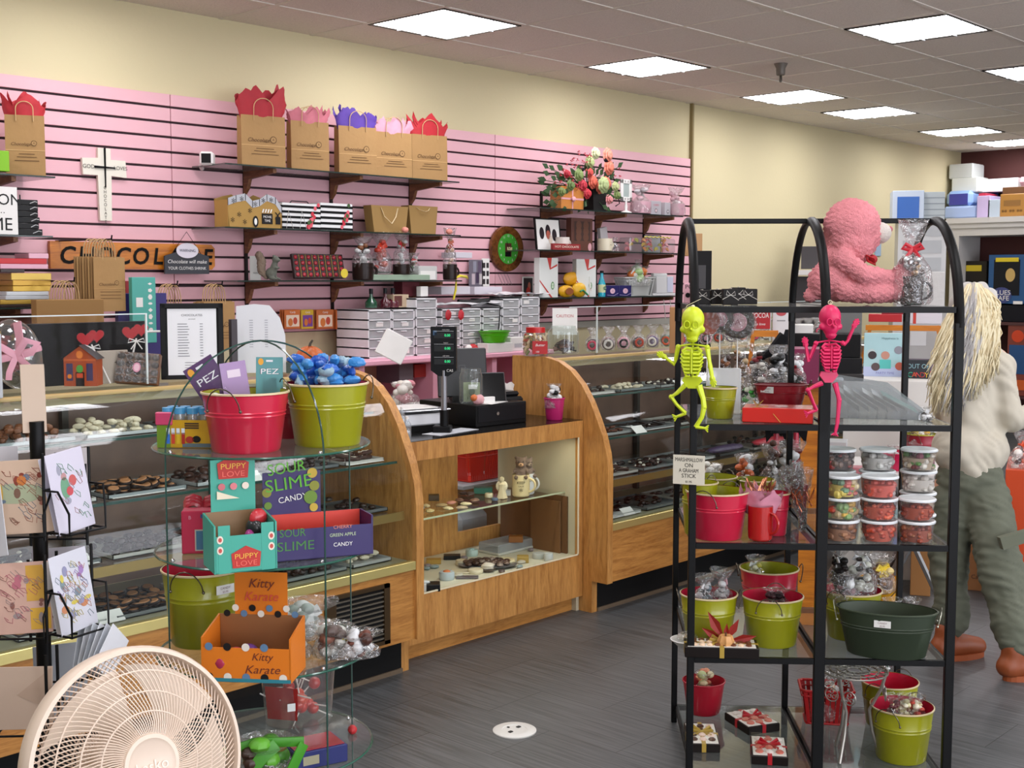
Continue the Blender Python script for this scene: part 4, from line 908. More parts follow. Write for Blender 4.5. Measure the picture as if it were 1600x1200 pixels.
# wall shelves with brackets and everything on them
SY = 5.42; ZS1, ZS2, ZS3 = 2.195, 1.872, 1.597; ZR1, ZR2, ZR3 = 2.075, 1.798, 1.480; ZL1, ZL2, ZL3 = 2.07, 1.800, 1.476
def wall_shelf(label, x0, x1, z, br, depth_=.31, grp=None):
 t = thing('wall_shelf', label, 'glass shelf', (0, 0, 0), 0, grp)
 g = MB(film('smoky_shelf_glass', '#9aa89f', .08, .06, .08)); g.box(x0, x1, WY - .02 - depth_, WY - .025, z - .008, z - .0005); g.build('glass_board', t)
 e = MB(M('#20302b', .2)); e.box(x0, x1, WY - .0215 - depth_, WY - .0195 - depth_, z - .008, z - .0005); e.box(x1, x1 + .002, WY - .02 - depth_, WY - .03, z - .008, z - .0005); e.build('glass_edge', t)
 for bx in br:
  b = MB(DWOOD); y1 = WY - .03
  b.prism([(y1, z - .009), (y1 - .27, z - .009), (y1 - .27, z - .03), (y1 - .05, z - .05), (y1 - .03, z - .10), (y1, z - .13)], bx - .011, bx + .011, 'x'); b.build('bracket', t)
def standard(x, z0, z1, label):
 m = MB(M('#1d1210', .5)); m.box(x - .009, x + .009, WY - .032, WY - .02, z0, z1); m.build('shelf_standard', None, label, 'shelf upright', 'black slotted uprights on the pink wall')
for x, z0, z1, l in ((2.60, 1.35, 2.1, 'black upright holding the shelves at the left photo edge'), (4.03, 1.40, 2.18, 'black upright left of the striped bags'), (4.63, 1.40, 2.18, 'black upright in the middle of the central shelves'),
                     (5.255, 1.5, 2.18, 'black upright right of the kraft bags'), (6.48, 1.42, 2.21, 'black upright near the flower arrangement'), (7.08, 1.42, 2.06, 'black upright in the middle of the right shelves'), (7.66, 1.42, 2.06, 'black upright at the right end of the pink wall')):
 standard(x, z0, z1, l)
wall_shelf('glass shelf carrying the five tissue-filled kraft bags', 3.70, 5.38, ZS1, (4.03, 4.63, 5.255))
wall_shelf('glass shelf with the cinema box and striped bags', 3.69, 5.39, ZS2, (4.03, 4.63, 5.255))
wall_shelf('glass shelf with the squirrel and red chocolate tray', 3.76, 5.40, ZS3, (4.03, 4.63, 5.255))
wall_shelf('glass shelf under the flower arrangement', 6.13, 7.74, ZR1, (6.48, 7.08, 7.66))
wall_shelf('glass shelf with the mug and fruit slices, right group', 6.10, 7.70, ZR2, (6.48, 7.08, 7.66))
wall_shelf('lowest glass shelf of the right group', 6.11, 7.70, ZR3, (6.48, 7.08, 7.66))
wall_shelf('glass shelf with the red-tissue bag at the left edge', 2.2, 2.78, ZL1, (2.60,))
wall_shelf('glass shelf with stacked black boxes at the left edge', 2.2, 2.76, ZL2, (2.60,))
wall_shelf('glass shelf of gold and silver boxes at the left edge', 2.2, 2.76, ZL3, (2.60,))
def wb(x0, x1, yt, yb, z, y=5.47, ang=0):
 """box on a wall shelf parallel to the wall: base point, width along the wall, height"""
 a = at(x0, (yt + yb) / 2, Y=y); b = at(x1, (yt + yb) / 2, Y=y); c = at((x0 + x1) / 2, yt, Y=y)
 return Vector(((a.x + b.x) / 2, y, z + .0005)), b.x - a.x, c.z - z
for k, (x0, x1, yt, col, th, l, sp) in enumerate([(377, 446, 181, '#a81626', .15, 'largest kraft bag with deep red tissue, first on the top shelf', 4), (455, 514, 190, '#c8707e', .09, 'kraft bag with red and white patterned tissue', 7),
      (530, 588, 198, '#5b3ca0', .11, 'kraft bag with purple tissue paper', 5), (588, 643, 207, '#dfa0b4', .09, 'kraft bag with pale pink tissue paper', 8), (645, 698, 211, '#b8202c', .12, 'kraft bag with red tissue, last on the top shelf', 4)]):
 p, w, h = wb(x0, x1, yt, 268, ZS1, 5.49); kraft_bag(l, p, w * .88, .06, h, R(-12), col, th * 1.25, seed=k + 3, spikes=sp, group='tissue-filled kraft bags on the top shelf')
p, w, h = wb(8, 70, 180, 267, ZL1, 5.49); kraft_bag('kraft bag with red polka dot tissue at the upper left', p, w * .9, .11, h, R(-25), '#c02a34', .13, seed=12, spikes=4)
cbox('green_box', 'bright lime green box beside the upper left kraft bag', 'gift box', at(-2, 267, Y=5.42) * 1, .10, .08, .09, M('#7db80a', .5), 0)
p = at(322, 247, Y=5.55); t = thing('security_camera', 'small white security camera stuck on the pink wall', 'camera', p, facing(p, -8))
b = MB(M('#e6e3e0', .4)); b.box(-.035, .035, 0, .09, -.035, .035, .01); b.build('housing', t); MB(BLACK).box(-.024, .024, -.002, 0, -.024, .024).build('lens_window', t); b = MB(M('#e6e3e0', .4)); b.tube([(-.03, .09, -.02), (-.045, .12, -.03), (-.045, .16, -.04)], .012, 8); b.build('mount', t)
p, w, h = wb(356, 440, 312, 357, ZS2, 5.46)
t = thing('popcorn_box', 'cinema themed cardboard box with film strip and clapper print', 'gift box', p, 0); K = M('#a9843f', .6); b = MB(K)
top = [(-.5, 1.0), (-.35, 1.12), (-.18, 1.2), (-.05, .95), (.08, 1.02), (.22, 1.22), (.38, 1.12), (.5, .78)]
prof = [(-w / 2 * .95, 0), (w / 2 * .95, 0)] + [(x * w, z * h) for x, z in reversed(top)]
b.prism(prof, 0, .003); b.prism(prof, .12, .123); b.box(-w / 2, -w / 2 + .003, 0, .12, 0, h * .95); b.box(w / 2 - .003, w / 2, 0, .12, 0, h * .8)
b.use(M('#b4b6bc', .5)); b.add([v for x, z in top for v in ((x * w, -.0015, z * h), (x * w, -.0015, (z - .25) * h))], [[2 * i, 2 * i + 1, 2 * i + 3, 2 * i + 2] for i in range(len(top) - 1)])
ik = M('#1c1a1a', .6)
for x, z in top: b.use(ik); b.box(x * w - .0015, x * w + .0015, -.0028, -.0015, (z - .24) * h, z * h)
for x, z in ((-.4, .92), (-.25, 1.0), (.0, .84), (.15, .98), (.3, 1.02), (-.3, .45), (-.1, .6), (-.42, .25), (-.2, .2)): b.text('*', .06, x * w, z * h - .012, ik, -.0032)
b.use(ik); b.box(.12 * w, .32 * w, -.003, -.001, .15 * h, .52 * h); b.use(WHITE)
for i in range(4): b.add([(.12 * w + i * .05 * w, -.0035, .55 * h), (.145 * w + i * .05 * w, -.0035, .55 * h), (.165 * w + i * .05 * w, -.0035, .68 * h), (.14 * w + i * .05 * w, -.0035, .68 * h)], [[0, 1, 2, 3]])
b.text('MOVIE', .018, .22 * w, .4 * h, WHITE, -.004); b.text('TIME', .018, .22 * w, .26 * h, WHITE, -.004)
b.disc(.0 * w, .22 * h, .018, .03, -.003, ik); b.disc(.0 * w, .22 * h, .009, .018, -.0035, WHITE); b.use(ik); b.box(.38 * w, .47 * w, -.003, -.001, .15 * h, .42 * h); b.text('x', .08, .42 * w, .5 * h, ik, -.0035)
b.build('printed_shell', t)
for k, (x0, x1, l) in enumerate(((441, 501, 'black and white striped gift bag with red roses, left one'), (501, 551, 'black and white striped gift bag with red roses, right one'))):
 p, w, h = wb(x0, x1, 318, 359, ZS2, 5.48); t = thing('striped_bag', l, 'gift bag', p, 0, 'striped rose gift bags on the middle shelf'); b = MB(M('#e8e8e8', .45)); b.box(-w / 2, w / 2, 0, .09, 0, h, .002)
 b.use(BLACK)
 for i in range(5): b.box(-w / 2 - .0005, w / 2 + .0005, -.0012, .0905, h * (.02 + i * .2), h * (.11 + i * .2))
 q = rs()
 for i in range(16):
  b.use(M(['#c8283c', '#e0606e', '#d84858', '#3f5a2c'][i % 4], .5)); zz = q.random(); b.disc(w * (.12 + .34 * (zz * .7 + q.uniform(-.0, .3))), h * zz * .9 + .01, .011, .012, -.002 - i * .0002, n=9)
 b.build('bag_body', t)
 if k == 0: m = MB(BLACK); m.tube([(-w * .25, .02, h), (-w * .2, .02, h + .012), (w * .2, .02, h + .012), (w * .25, .02, h)], .003, 6); m.build('handle', t)
for k, x in enumerate((453, 474)):
 p = at(x, 358, Y=5.44); p.z = ZS2 + .001; t = thing('wire_easel', ['small silver wire easel before the striped bags, left', 'small silver wire easel before the striped bags, right'][k], 'easel', p, 0)
 m = MB(STEEL); m.tube([(-.022, 0, 0), (0, .01, .10), (.022, 0, 0)], .0015, 5); m.tube([(0, .01, .1), (0, .03, 0)], .0015, 5); m.build('wire', t)
for k, (x0, x1, l) in enumerate(((580, 638, 'flat kraft gift bag with cream satin ribbon handles'), (639, 684, 'flat kraft gift bag, ribbon handle nearly straight'))):
 p, w, h = wb(x0, x1, 322, 364, ZS2, 5.5 + .01 * k); t = thing('ribbon_bag', l, 'gift bag', p, 0); b = MB(M('#9c7a44', .7)); b.prism([(-w * .42, 0), (w * .42, 0), (w * .5, h), (-w * .5, h)], 0, .07); b.build('bag_body', t)
 m = MB(M('#d9c49a', .4)); m.tube([(-w * .25, -.003, h * .93), (-w * .18, -.012, h * (.6 if k == 0 else .85)), (0, -.016, h * (.35 if k == 0 else .8)), (w * .12, -.012, h * (.6 if k == 0 else .84)), (w * .2, -.003, h * .93)], .004, 6, flat=(1, .4)); m.build('ribbon_handle', t)
p, w, h = wb(394, 404, 400, 437, ZS3, 5.6); sign_card('gift_card', 'small white card standing behind the squirrel', p, .07, h, 0, [('thanks', .012, .3)], cat='card')
p = at(424, 437, Y=5.47); p.z = ZS3; t = thing('squirrel_figurine', 'grey squirrel figurine with bushy curled tail', 'figurine', p, facing(p, 60)); m = MB()
s = .145
m.ball((0, 0, s * .25), s * .2, 12, 8, (1, 1.1, 1.1)); limb(m, [(0, -.1 * s, s * .4), (0, -.16 * s, s * .62)], [s * .15, s * .11], n=10); m.ball((0, -.2 * s, s * .76), s * .13, 12, 8, (.9, 1.2, 1)); m.ball((0, -.33 * s, s * .73), s * .06, 8, 6)
for k in (1, -1): m.ball((k * .07 * s, -.14 * s, s * .9), s * .045, 8, 6); limb(m, [(k * .1 * s, -.15 * s, s * .48), (k * .08 * s, -.3 * s, s * .45)], [s * .05, s * .035], n=8); limb(m, [(k * .12 * s, -.05 * s, s * .08), (k * .13 * s, -.3 * s, s * .04)], [s * .08, s * .045], n=8)
b = blob(m, .004, lambda v: .0015 * noise.noise(v * 120)); b.use(M('#5f6258', .8, var=.2, vs=50)); b.mi = [0] * len(b.f); b.build('body', t)
m = MB(); limb(m, [(0, .2 * s, s * .1), (0, .42 * s, s * .35), (0, .4 * s, s * .7), (0, .5 * s, s * .95), (0, .62 * s, s * .9)], [s * .08, s * .15, s * .17, s * .13, s * .06], n=10)
b = blob(m, .004, lambda v: .004 * noise.noise(v * 110)); b.use(M('#8a7868', .9, var=.2, vs=60)); b.mi = [0] * len(b.f); b.build('tail', t)
p, w, h = wb(461, 540, 396, 434, ZS3 + .012, 5.50); t = thing('chocolate_tray', 'tilted display tray of red foil chocolates on the third shelf', 'chocolate box', p, 0, rot=(R(-12), 0, 0)); b = MB(M('#2a1512', .4)); b.box(-w / 2, w / 2, 0, .02, 0, h, .002); b.build('tray', t)
for i in range(8):
 for j in range(4):
  c = MB(M('#a8182c', .35, coat=.3)); c.ball((-w * .44 + i * w * .126, 0, h * (.14 + j * .24)), .0125, 10, 8, (1, .6, 1)); c.build('red_chocolate', t)
m = MB(GOLD);
for i in range(7): m.box(-w * .377 + i * w * .126 - .001, -w * .377 + i * w * .126 + .001, -.003, 0, h * .04, h * .96)
m.build('gold_divider', t)
p = at(538, 427, Y=5.43); t = MB(M('#d8c23a', .5)); t.disc(0, 0, .026, .026); t.build('price_tag', None, 'round yellow price tag by the red chocolate tray', 'label', loc=p, rz=0)
def gift_mug(l, x0, x1, ym, yb, ytop, ps=ZS3, y=5.46, band='#c42a1c', topc=('#b8b8b8', '#7a4a2a', '#e0e0e0'), mugc='#241814', hang=90):
 p, w, h = wb(x0, x1, ym, yb, ps, y)
 if mugc: mug(l[0], p, w / 2 * .8, h, M(mugc, .3), 0, hang, text=[('Chocolate', .011, .72), ('BY', .01, .5)])
 p2 = at((x0 + x1) / 2, ytop, Y=y); cello_bag(l[1], p + Vector((0, 0, h * .6 if mugc else 0)), w * .85, (p2.z - p.z) - (h * .6 if mugc else 0), fills=list(topc), tie=band, lumps=12, fillh=.8, flare=1.)
gift_mug(('black chocolate mug with handle to the right of the red tray', 'clear bag of white and dark sweets tied black over the mug'), 551, 583, 411, 433, 370, band='#222222')
cbox('green_tray_box', 'long pale green box under the bagged sweets on the third shelf', 'gift box', wb(583, 672, 425, 437, ZS3, 5.45)[0], wb(583, 672, 425, 437, ZS3, 5.45)[1], .12, .032, M('#93a892', .5), 0)
zz = ZS3 + .033
gift_mug(('', 'clear bag with big orange-red bow on the green box'), 578, 612, 424, 424, 363, zz, 5.49, '#d03a1c', ('#c8402a', '#e0e0e0', '#b83a2a'), None)
gift_mug(('dark brown mug on the green box', 'clear bag with red ribbon over the brown mug'), 614, 640, 413, 425, 362, zz, 5.49, '#b8202c')
gift_mug(('', 'small clear bag with green filling at the end of the green box'), 636, 656, 424, 424, 395, zz, 5.5, '#c03028', ('#3f8a3a', '#c8c8c8', '#4a2a1c'), None)
cbox('clear_box', 'clear box with white card at the end of the third shelf', 'gift box', wb(654, 683, 403, 436, ZS3, 5.47)[0], wb(654, 683, 403, 436, ZS3, 5.47)[1], .08, .085, M('#c8c9c6', .4), 0, deco=lambda b, w, h: b.panel(.0, h * .35, w * .8, h * .6, -.001, WHITE))
gift_mug(('chocolate mug wrapped in clear film at the right end of the third shelf', 'clear bag with orange bow over the last mug'), 693, 713, 413, 434, 356, ZS3, 5.47, '#c86a4a', ('#c84a2a', '#c8a080', '#d8d8d8'))
for x, y, z_, l in ((633, 362, ZS2, 'small pink rose candy hanging at the shelf above the bagged mug'), (702, 365, ZS2, 'small pink candy with black bow at the shelf end')):
 pp = at(x, y, Y=5.43); pp.z = z_ + .0005; b = MB(M('#d88a7a', .5)); b.ball((0, 0, .018), .022, 10, 7, (1.1, .8, .8), fn=lambda d: 1 + .15 * noise.noise(d * 5)); b.build('rose_candy', None, l, 'candy', loc=pp)
p = at(790, 389, Y=WY - .03); t = thing('wall_clock', 'oval wooden wall clock with green dial', 'clock', p, 0); a = at(764, 389, Y=5.72).x; c = at(815, 389, Y=5.72).x; rx = (c - a) / 2 ; rz_ = (at(790, 353, Y=5.72).z - at(790, 425, Y=5.72).z) / 2
b = MB(wood('burl_wood', '#7a4a22', '#3f220f', (1, 1, 1), .25, 12)); b.xf((0, 0, 0), (90, 0, 0)); b.lathe([(rx * .97, -.006), (rx, 0), (rx * .98, .02), (0, .022)], 40, sy=rz_ / rx, cap0=False, cap1=False); b.build('wood_plaque', t)
b = MB(M('#3a9a2c', .5)); b.disc(0, 0, rx * .62, rz_ * .66, -.0235, n=32); b.build('dial', t)
m = MB(WHITE)
for k in range(12): an = 2 * pi * k / 12; m.text(str(k or 12), .022, rx * .5 * sin(an), rz_ * .56 * cos(an), WHITE, -.025)
m.build('numerals', t)
m = MB(M('#4a1e10', .5)); m.box(-.03, .03, -.026, -.024, -.052, .038); m.use(M('#d8cc9a')); m.box(-.012, .035, -.028, -.026, -.012, .012); m.use(BLACK); m.box(-.03, .02, -.028, -.026, -.05, -.02); m.build('centre_emblem', t)
m = MB(BLACK); m.tube([(0, -.03, 0), (-.02, -.03, .05)], .0016, 5); m.tube([(0, -.03, 0), (.04, -.03, .02)], .0013, 5); m.build('clock_hand', t)
p = at(163, 345, Y=WY - .024); t = thing('wall_cross', 'white wooden cross with black nail cross and engraved words', 'wall cross', p, 0)
H = at(163, 232, Y=5.72).z - p.z; W = at(196, 262, Y=5.72).x - at(127, 262, Y=5.72).x; za = at(163, 262, Y=5.72).z - p.z
b = MB(M('#e4dfd0', .6)); b.prism([(-.032, 0), (.032, 0), (.036, za - .04), (W / 2, za - .045), (W / 2 - .005, za + .04), (.034, za + .04), (.034, H), (-.034, H), (-.034, za + .045), (-W / 2, za + .04), (-W / 2 + .003, za - .04), (-.038, za - .04)], -.018, 0)
ik = M('#3a3026'); b.text('GOD', .028, -W * .36, za, ik, -.0195); b.text('LOVES', .026, W * .36, za, ik, -.0195)
for i, ch in enumerate('CHOCOLATE'): b.text(ch, .022, -.002, za - .10 - i * .021, ik, -.0195)
b.build('board', t)
m = MB(MATB); m.prism([(-.004, za + .095), (.004, za + .095), (.002, za - .10), (-.002, za - .10)], -.026, -.019); m.prism([(-.055, za + .006), (.055, za + .003), (.055, za - .003), (-.055, za - .006)], -.026, -.019); m.build('nail_cross', t)
a = at(77, 400, Y=5.71); b_ = at(334, 400, Y=5.71); t = thing('wooden_sign', 'long orange wooden wall sign lettered CHOCOLATE', 'sign', Vector((a.x, 5.70, at(100, 420, Y=5.71).z)), 0); W = b_.x - a.x; H = at(100, 377, Y=5.71).z - at(100, 420, Y=5.71).z
b = MB(PINE); b.prism([(0, 0), (W - .02, 0), (W, .02), (W, H - .02), (W - .02, H), (0, H)], 0, .022); b.build('board', t)
m = MB(MATB)
for i, ch in enumerate('CHOCOLATE'): m.text(ch, H * .88, W * (.09 + i * .107), H * .47, MATB, -.003, shear=.15, bold=.022)
m.build('lettering', t)
p = at(293, 428, Y=5.66); t = thing('hanging_plaque', 'slate plaque reading WARNING, chocolate will make your clothes shrink', 'sign', p, 0); w = at(327, 410, Y=5.66).x - at(258, 410, Y=5.66).x; h = .115
b = MB(M('#3a3c42', .7)); b.prism([(-w / 2, 0), (w / 2, 0), (w / 2, h * .8), (w * .12, h * 1.05), (-w * .12, h * 1.05), (-w / 2, h * .8)], 0, .01); b.text('Chocolate will make', .027, 0, h * .55, WHITE, -.001, width=w * .88, shear=.2); b.text('YOUR CLOTHES SHRINK', .022, 0, h * .25, WHITE, -.001, width=w * .86); b.build('board', t)
b = MB(M('#ddd8e2', .5)); b.disc(0, h * 1.05, w * .25, h * .34, -.004, n=28); b.text('WARNING', .02, 0, h * 1.05, M('#30304a'), -.0055); b.build('oval_badge', t)
m = MB(DARKM); m.tube([(-w * .35, .005, h * .85), (0, .0, h * 1.9), (w * .35, .005, h * .85)], .0015, 5); m.build('wire_hanger', t)
def bag_bunch(l, x0, x1, yt, yb, yhand, Y, n=6, spread=.012, tilt=0, band=None, z=None):
 a = at(x0, yb, Y=Y); b = at(x1, yb, Y=Y); p = Vector(((a.x + b.x) / 2, Y, a.z)); w = b.x - a.x; h = at(x0, yt, Y=Y).z - a.z; hh = at(x0, yhand, Y=Y).z - a.z
 m = MB(BLACK); m.tube([(p.x - spread * n * .4, 5.73, p.z + hh + .002), (p.x - spread * .2, Y - .03, p.z + hh + .002), (p.x - spread * .2, Y - .035, p.z + hh + .02)], .004, 6); m.build('peg_hook', None, 'long black peg hook holding the ' + l[2], 'hook')
 for i in range(n):
  g = l[1]; t = thing('folded_bag', l[0] if i == 0 else g, 'paper bag', p + Vector((-spread * i * .6, spread * i, .004 * (i % 2))), R(tilt), None if i == 0 else l[2])
  m = MB(KRAFT if i % 2 == 0 else KRAFT2); m.box(-w / 2, w / 2, 0, .004, 0, h, .001)
  if i == 0:
   ik = M('#5a3d22', .8); m.text('Chocolate', w * .12, -w * .1, h * .5, ik, -.0012, shear=.3); m.disc(w * .22, h * .53, w * .07, w * .07, -.0012, ik); m.disc(w * .22, h * .53, w * .055, w * .055, -.0016, M('#b08a58', .75)); m.text('A', w * .08, w * .22, h * .53, ik, -.002)
   m.use(M('#c9a26c', .7)); m.box(-w / 2, w / 2, -.001, 0, h * .42, h * .425); m.use(ik)
   for zz in (.36, .3, .24): m.box(-w * .3, w * .35, -.0012, 0, zz * h, zz * h + .002)
  m.build('bag_panel', t)
  m = MB(M('#b8966a', .7)); k = w * .2; m.tube([(-k, .002, h * .95)] + [(-k * cos(q), .002, h + (hh - h) * sin(q) ** .7) for q in [pi * j / 10 for j in range(11)]] + [(k, .002, h * .95)], .0028, 6); m.build('handle', t)
bag_bunch(('kraft bag hanging in front of the CHOCOLATE sign, front of its bunch', 'folded kraft bag hanging behind the front one before the CHOCOLATE sign', 'hanging kraft bags before the wooden sign'), 148, 197, 402, 487, 374, 5.30, 8)
bag_bunch(('kraft bag standing sideways below the sign, front of its bunch', 'folded kraft bag standing in the bunch below the sign', 'kraft bags below the wooden sign'), 82, 145, 475, 523, 440, 5.28, 6)
bag_bunch(('kraft bag with handles behind the framed price list', 'folded kraft bag behind the framed price list', 'kraft bags behind the price list'), 248, 300, 480, 530, 445, 5.45, 5)
bag_bunch(('tall kraft bag between price list and paper roll', 'folded kraft bag between price list and paper roll', 'kraft bags beside the paper roll'), 320, 368, 472, 548, 445, 5.40, 5)
cbox('plastic_pack', 'teal plastic pack with white printing hanging by the price list', 'packaged goods', at(227, 536, Y=5.25), .125, .03, .31, M('#4aa79a', .4), 0, deco=lambda b, w, h: [b.disc(w * .25, h * (.9 - i * .1), .012, .006 + .004 * (i % 3), -.001, WHITE, 4 + i % 4) for i in range(8)] and b.panel(-w * .2, h * .62, .035, .045, -.001, WHITE))
cbox('purple_bag', 'deep purple gift bag behind the teal pack', 'gift bag', at(225, 556, Y=5.33), .26, .03, .30, M('#33296e', .5), 0)
cbox('red_wrapped_pack', 'dark red pack peeking out behind the hanging kraft bag', 'packaged goods', at(208, 470, Y=5.69), .08, .035, .10, M('#8a1420', .4), 0)
p, w, h = spot(257, 342, 495, 598, 0, Y=4.08); p = at(302, 604, Y=4.08); p.z = 1.2235
t = thing('price_list', 'black framed CHOCOLATES price list standing on the left case', 'framed sign', p, facing(p, 0), rot=(R(-6), 0, facing(p)))
w = px(84, p); h = px(116, p); b = MB(M('#e6e6e8', .5)); b.box(-w / 2 + .012, w / 2 - .012, -.002, 0, .014, h - .012); ik = M('#2a2a2c', .6); b.text('CHOCOLATES', .012, 0, h * .86, ik, -.0028); b.text('per pound', .006, 0, h * .81, ik, -.0028)
b.use(M('#6a6a70', .6))
for i in range(13): b.box(-w * .26, -w * .26 + .035 + (i * 7 % 5) * .002, -.003, -.002, h * (.74 - i * .036), h * (.74 - i * .036) + .0022); b.box(w * .14, w * .14 + .011, -.003, -.002, h * (.74 - i * .036), h * (.74 - i * .036) + .0022)
for i in range(3): b.box(-w * .14, w * .26, -.003, -.002, h * (.22 - i * .035), h * (.22 - i * .035) + .0016)
b.build('price_sheet', t)
f = MB(BLACK)
for a in ((-w / 2 - .014, w / 2 + .014, 0, .016), (-w / 2 - .014, w / 2 + .014, h - .014, h + .006)): f.box(a[0], a[1], -.008, .012, a[2], a[3], .002)
for a in ((-w / 2 - .014, -w / 2 + .006), (w / 2 - .006, w / 2 + .014)): f.box(a[0], a[1], -.008, .012, 0, h + .006, .002)
f.box(-w / 2, w / 2, 0, .008, 0, h); f.build('frame', t)
for k, (x0, x1, l, c) in enumerate(((445, 470, 'orange candy packet hanging left of the four', '#c4672c'), (470, 492, 'yellow and purple candy packet hanging second', '#c8a428'), (495, 522, 'orange candy packet with dark window hanging third', '#b4602c'), (527, 551, 'orange tilted candy packet hanging last by the drawers', '#c4672c'))):
 p = at((x0 + x1) / 2, 514, Y=5.60); w = at(x1, 500, Y=5.6).x - at(x0, 500, Y=5.6).x; h = at(x0, 484, Y=5.6).z - p.z
 t = thing('candy_packet', l, 'candy packet', p, R([0, 8, 0, -12][k]), 'candy packets hanging under the slat wall')
 for j in range(3 if k != 1 else 2):
  b = MB(M(c, .4)); b.box(-w / 2, w / 2, j * .02, j * .02 + .008, 0, h, .003)
  if j == 0: b.panel(0, h * .42, w * .8, h * .6, -.001, M('#e2ceb8' if k != 1 else '#6a3a8a', .5)); b.disc(-w * .15, h * .35, w * .15, w * .2, -.0018, M('#c8702c')); b.disc(w * .15, h * .42, w * .13, w * .18, -.0018, M('#b8442c')); b.text('Candy', .015, 0, h * .86, WHITE, -.0015)
  b.build('packet', t)
p = at(407, 590, Y=4.16); h = at(407, 475, Y=4.16).z - 1.2235; w = px(78, p); p.z = 1.2235; b = MB(M('#dedee2', .6)); poly = [(-w * .5, 0), (w * .52, 0), (w * .5, h * .55), (w * .4, h * .8), (w * .2, h * .98), (-w * .1, h), (-w * .45, h * .97)]; b.prism(poly, 0, .003); b.use(M('#a8a8b0', .7))
for i in range(12): b.box(-w * .2, -w * .13, -.001, 0, h * (.76 - i * .035), h * (.76 - i * .035) + .003); b.box(w * .1, w * .16, -.001, 0, h * (.76 - i * .035), h * (.76 - i * .035) + .003)
b.build('paper_sheet', None, 'large white bag-shaped sheet with faint printed list behind the left case', 'paper', loc=p, rz=facing(p))
p = at(10, 368, Y=5.42); t = sign_card('word_sign', 'white block sign with black letters cut off at the left edge', Vector((at(10, 368, Y=5.42).x - .02, 5.42, ZL2 + .001)), .15, .21, 0, [('IT ON', .07, .72), ('• • •', .02, .45), ('ME', .08, .2)], th=.03)
def box_stack(nm, label_fn, x0, x1, y0, hs, z, cols, rzs, cat, grp, Y=5.44, d=.14):
 zz = z + .001
 for i, (hh, c, r) in enumerate(zip(hs, cols, rzs)):
  a = at(x0[i] if isinstance(x0, list) else x0, y0, Y=Y); b = at(x1[i] if isinstance(x1, list) else x1, y0, Y=Y)
  def deco(bb, w, h, c=c):
   if c.startswith('#1'): bb.use(M('#c8c8c8', .3)); bb.tube([(w * .15, -.0015, h * .3), (w * .35, -.002, h * .7), (w * .46, -.0015, h * .6)], .0016, 5)
  cbox(nm, label_fn(i), cat, Vector(((a.x + b.x) / 2, Y, zz)), b.x - a.x, d, hh, M(c, .35 if not c.startswith('#b89') else .3, .5 if c.startswith('#b89') or c.startswith('#a9a') else 0), R(r), grp, deco=deco); zz += hh + .0006
box_stack('black_box', lambda i: 'black ribboned box, number %s from the bottom in the upper left stack' % ('one two three four five six'.split()[i]), [22, 23, 23, 23, 23, 23], [66, 61, 62, 60, 60, 60], 340, [.028, .026, .026, .026, .026, .024], ZL2, ['#141414', '#171717', '#121212', '#181818', '#151515', '#131313'], [0, 1, -1, 1, 0, 0], 'gift box', 'black boxes stacked at the left edge')
box_stack('gold_box', lambda i: ['dark flat box at the bottom of the lower left stack', 'long gold box low in the lower left stack', 'silver box in the lower left stack', 'white box on the silver box at the left edge', 'gold box under the topmost gold one', 'gold box in the middle of the gold trio', 'uppermost gold box of the lower left stack'][i],
          [0, 0, 8, 10, 20, 20, 18], [82, 100, 78, 76, 80, 81, 81], 450, [.012, .02, .018, .018, .025, .024, .032], ZL3, ['#2a1a14', '#b8963f', '#b8bcc0', '#c8cccf', '#b8943a', '#b8903a', '#b89a48'], [0, 0, 1, 0, 0, 1, 0], 'gift box', 'boxes stacked on the lowest left shelf')
zz = ZL3 + .155
box_stack('red_box', lambda i: ['dark brown box under the pink boxes at the left', 'pink box below the red lid at the left edge', 'bright red box lid with a bow at the left edge', 'pale pink box on top of the red one'][i], [0, 0, -10, 45], [38, 75, 73, 76], 400, [.016, .022, .024, .024], zz, ['#2a1512', '#dba6b8', '#c0141c', '#e2aebf'], [0, 0, 0, 0], 'gift box', 'pink and red boxes at the left edge')
cbox('brown_carton', 'brown carton under the lowest left shelf', 'carton', at(20, 540, Y=5.5), .30, .15, .14, M('#6f4434', .7), 0)
cbox('flat_kraft_bag', 'large flat kraft bag lying under the hanging bunch', 'paper bag', at(112, 524, Y=5.2), .32, .05, .16, M('#96703f', .75), 0, deco=lambda b, w, h: b.text('Chocolate', .03, 0, h * .25, M('#5a3d22'), -.001))
cbox('backing_board', 'black case back panel behind the haunted house box', 'board', at(120, 601, Y=4.5), .62, .02, .24, M('#151314', .5), 0)
cbox('white_ledge', 'thin white ledge above the black panel', 'ledge', at(118, 524, Y=4.52), .75, .02, .008, WHITE, 0)
# right shelf group
p = at(925, 327, Y=5.52); p.z = ZR1 + .001; t = thing('flower_arrangement', 'artificial flower arrangement in a black pot on the right top shelf', 'flowers', p, 0)
w = .16; b = MB(M('#161414', .5)); b.prism([(-w * .42, 0), (w * .42, 0), (w * .5, .2), (-w * .5, .2)], -.07, .07); b.build('pot', t)
def fo(x, y): q = at(x, y, Y=5.48); return q - p
q = rs()
m = MB(M('#2e4a24', .7));
for k in range(90):
 x, y = q.uniform(858, 964), q.uniform(262, 325); a = fo(x, y) + Vector((0, q.uniform(-.04, .06), 0)); c = fo(918, 305)
 d = (a - c); m.tube([c, c + d * .6 + Vector((0, 0, .02)), a], .0022, 5); n = d.normalized(); s_ = n.cross(Vector((0, 1, 0)))
 m.add([a, a + n * .03 + s_ * .02, a + n * .07, a + n * .03 - s_ * .02], [[0, 1, 2, 3]]); m.add([a - n * .03, a + n * .0 + s_ * .03, a + n * .012 + s_ * .045], [[0, 1, 2]])
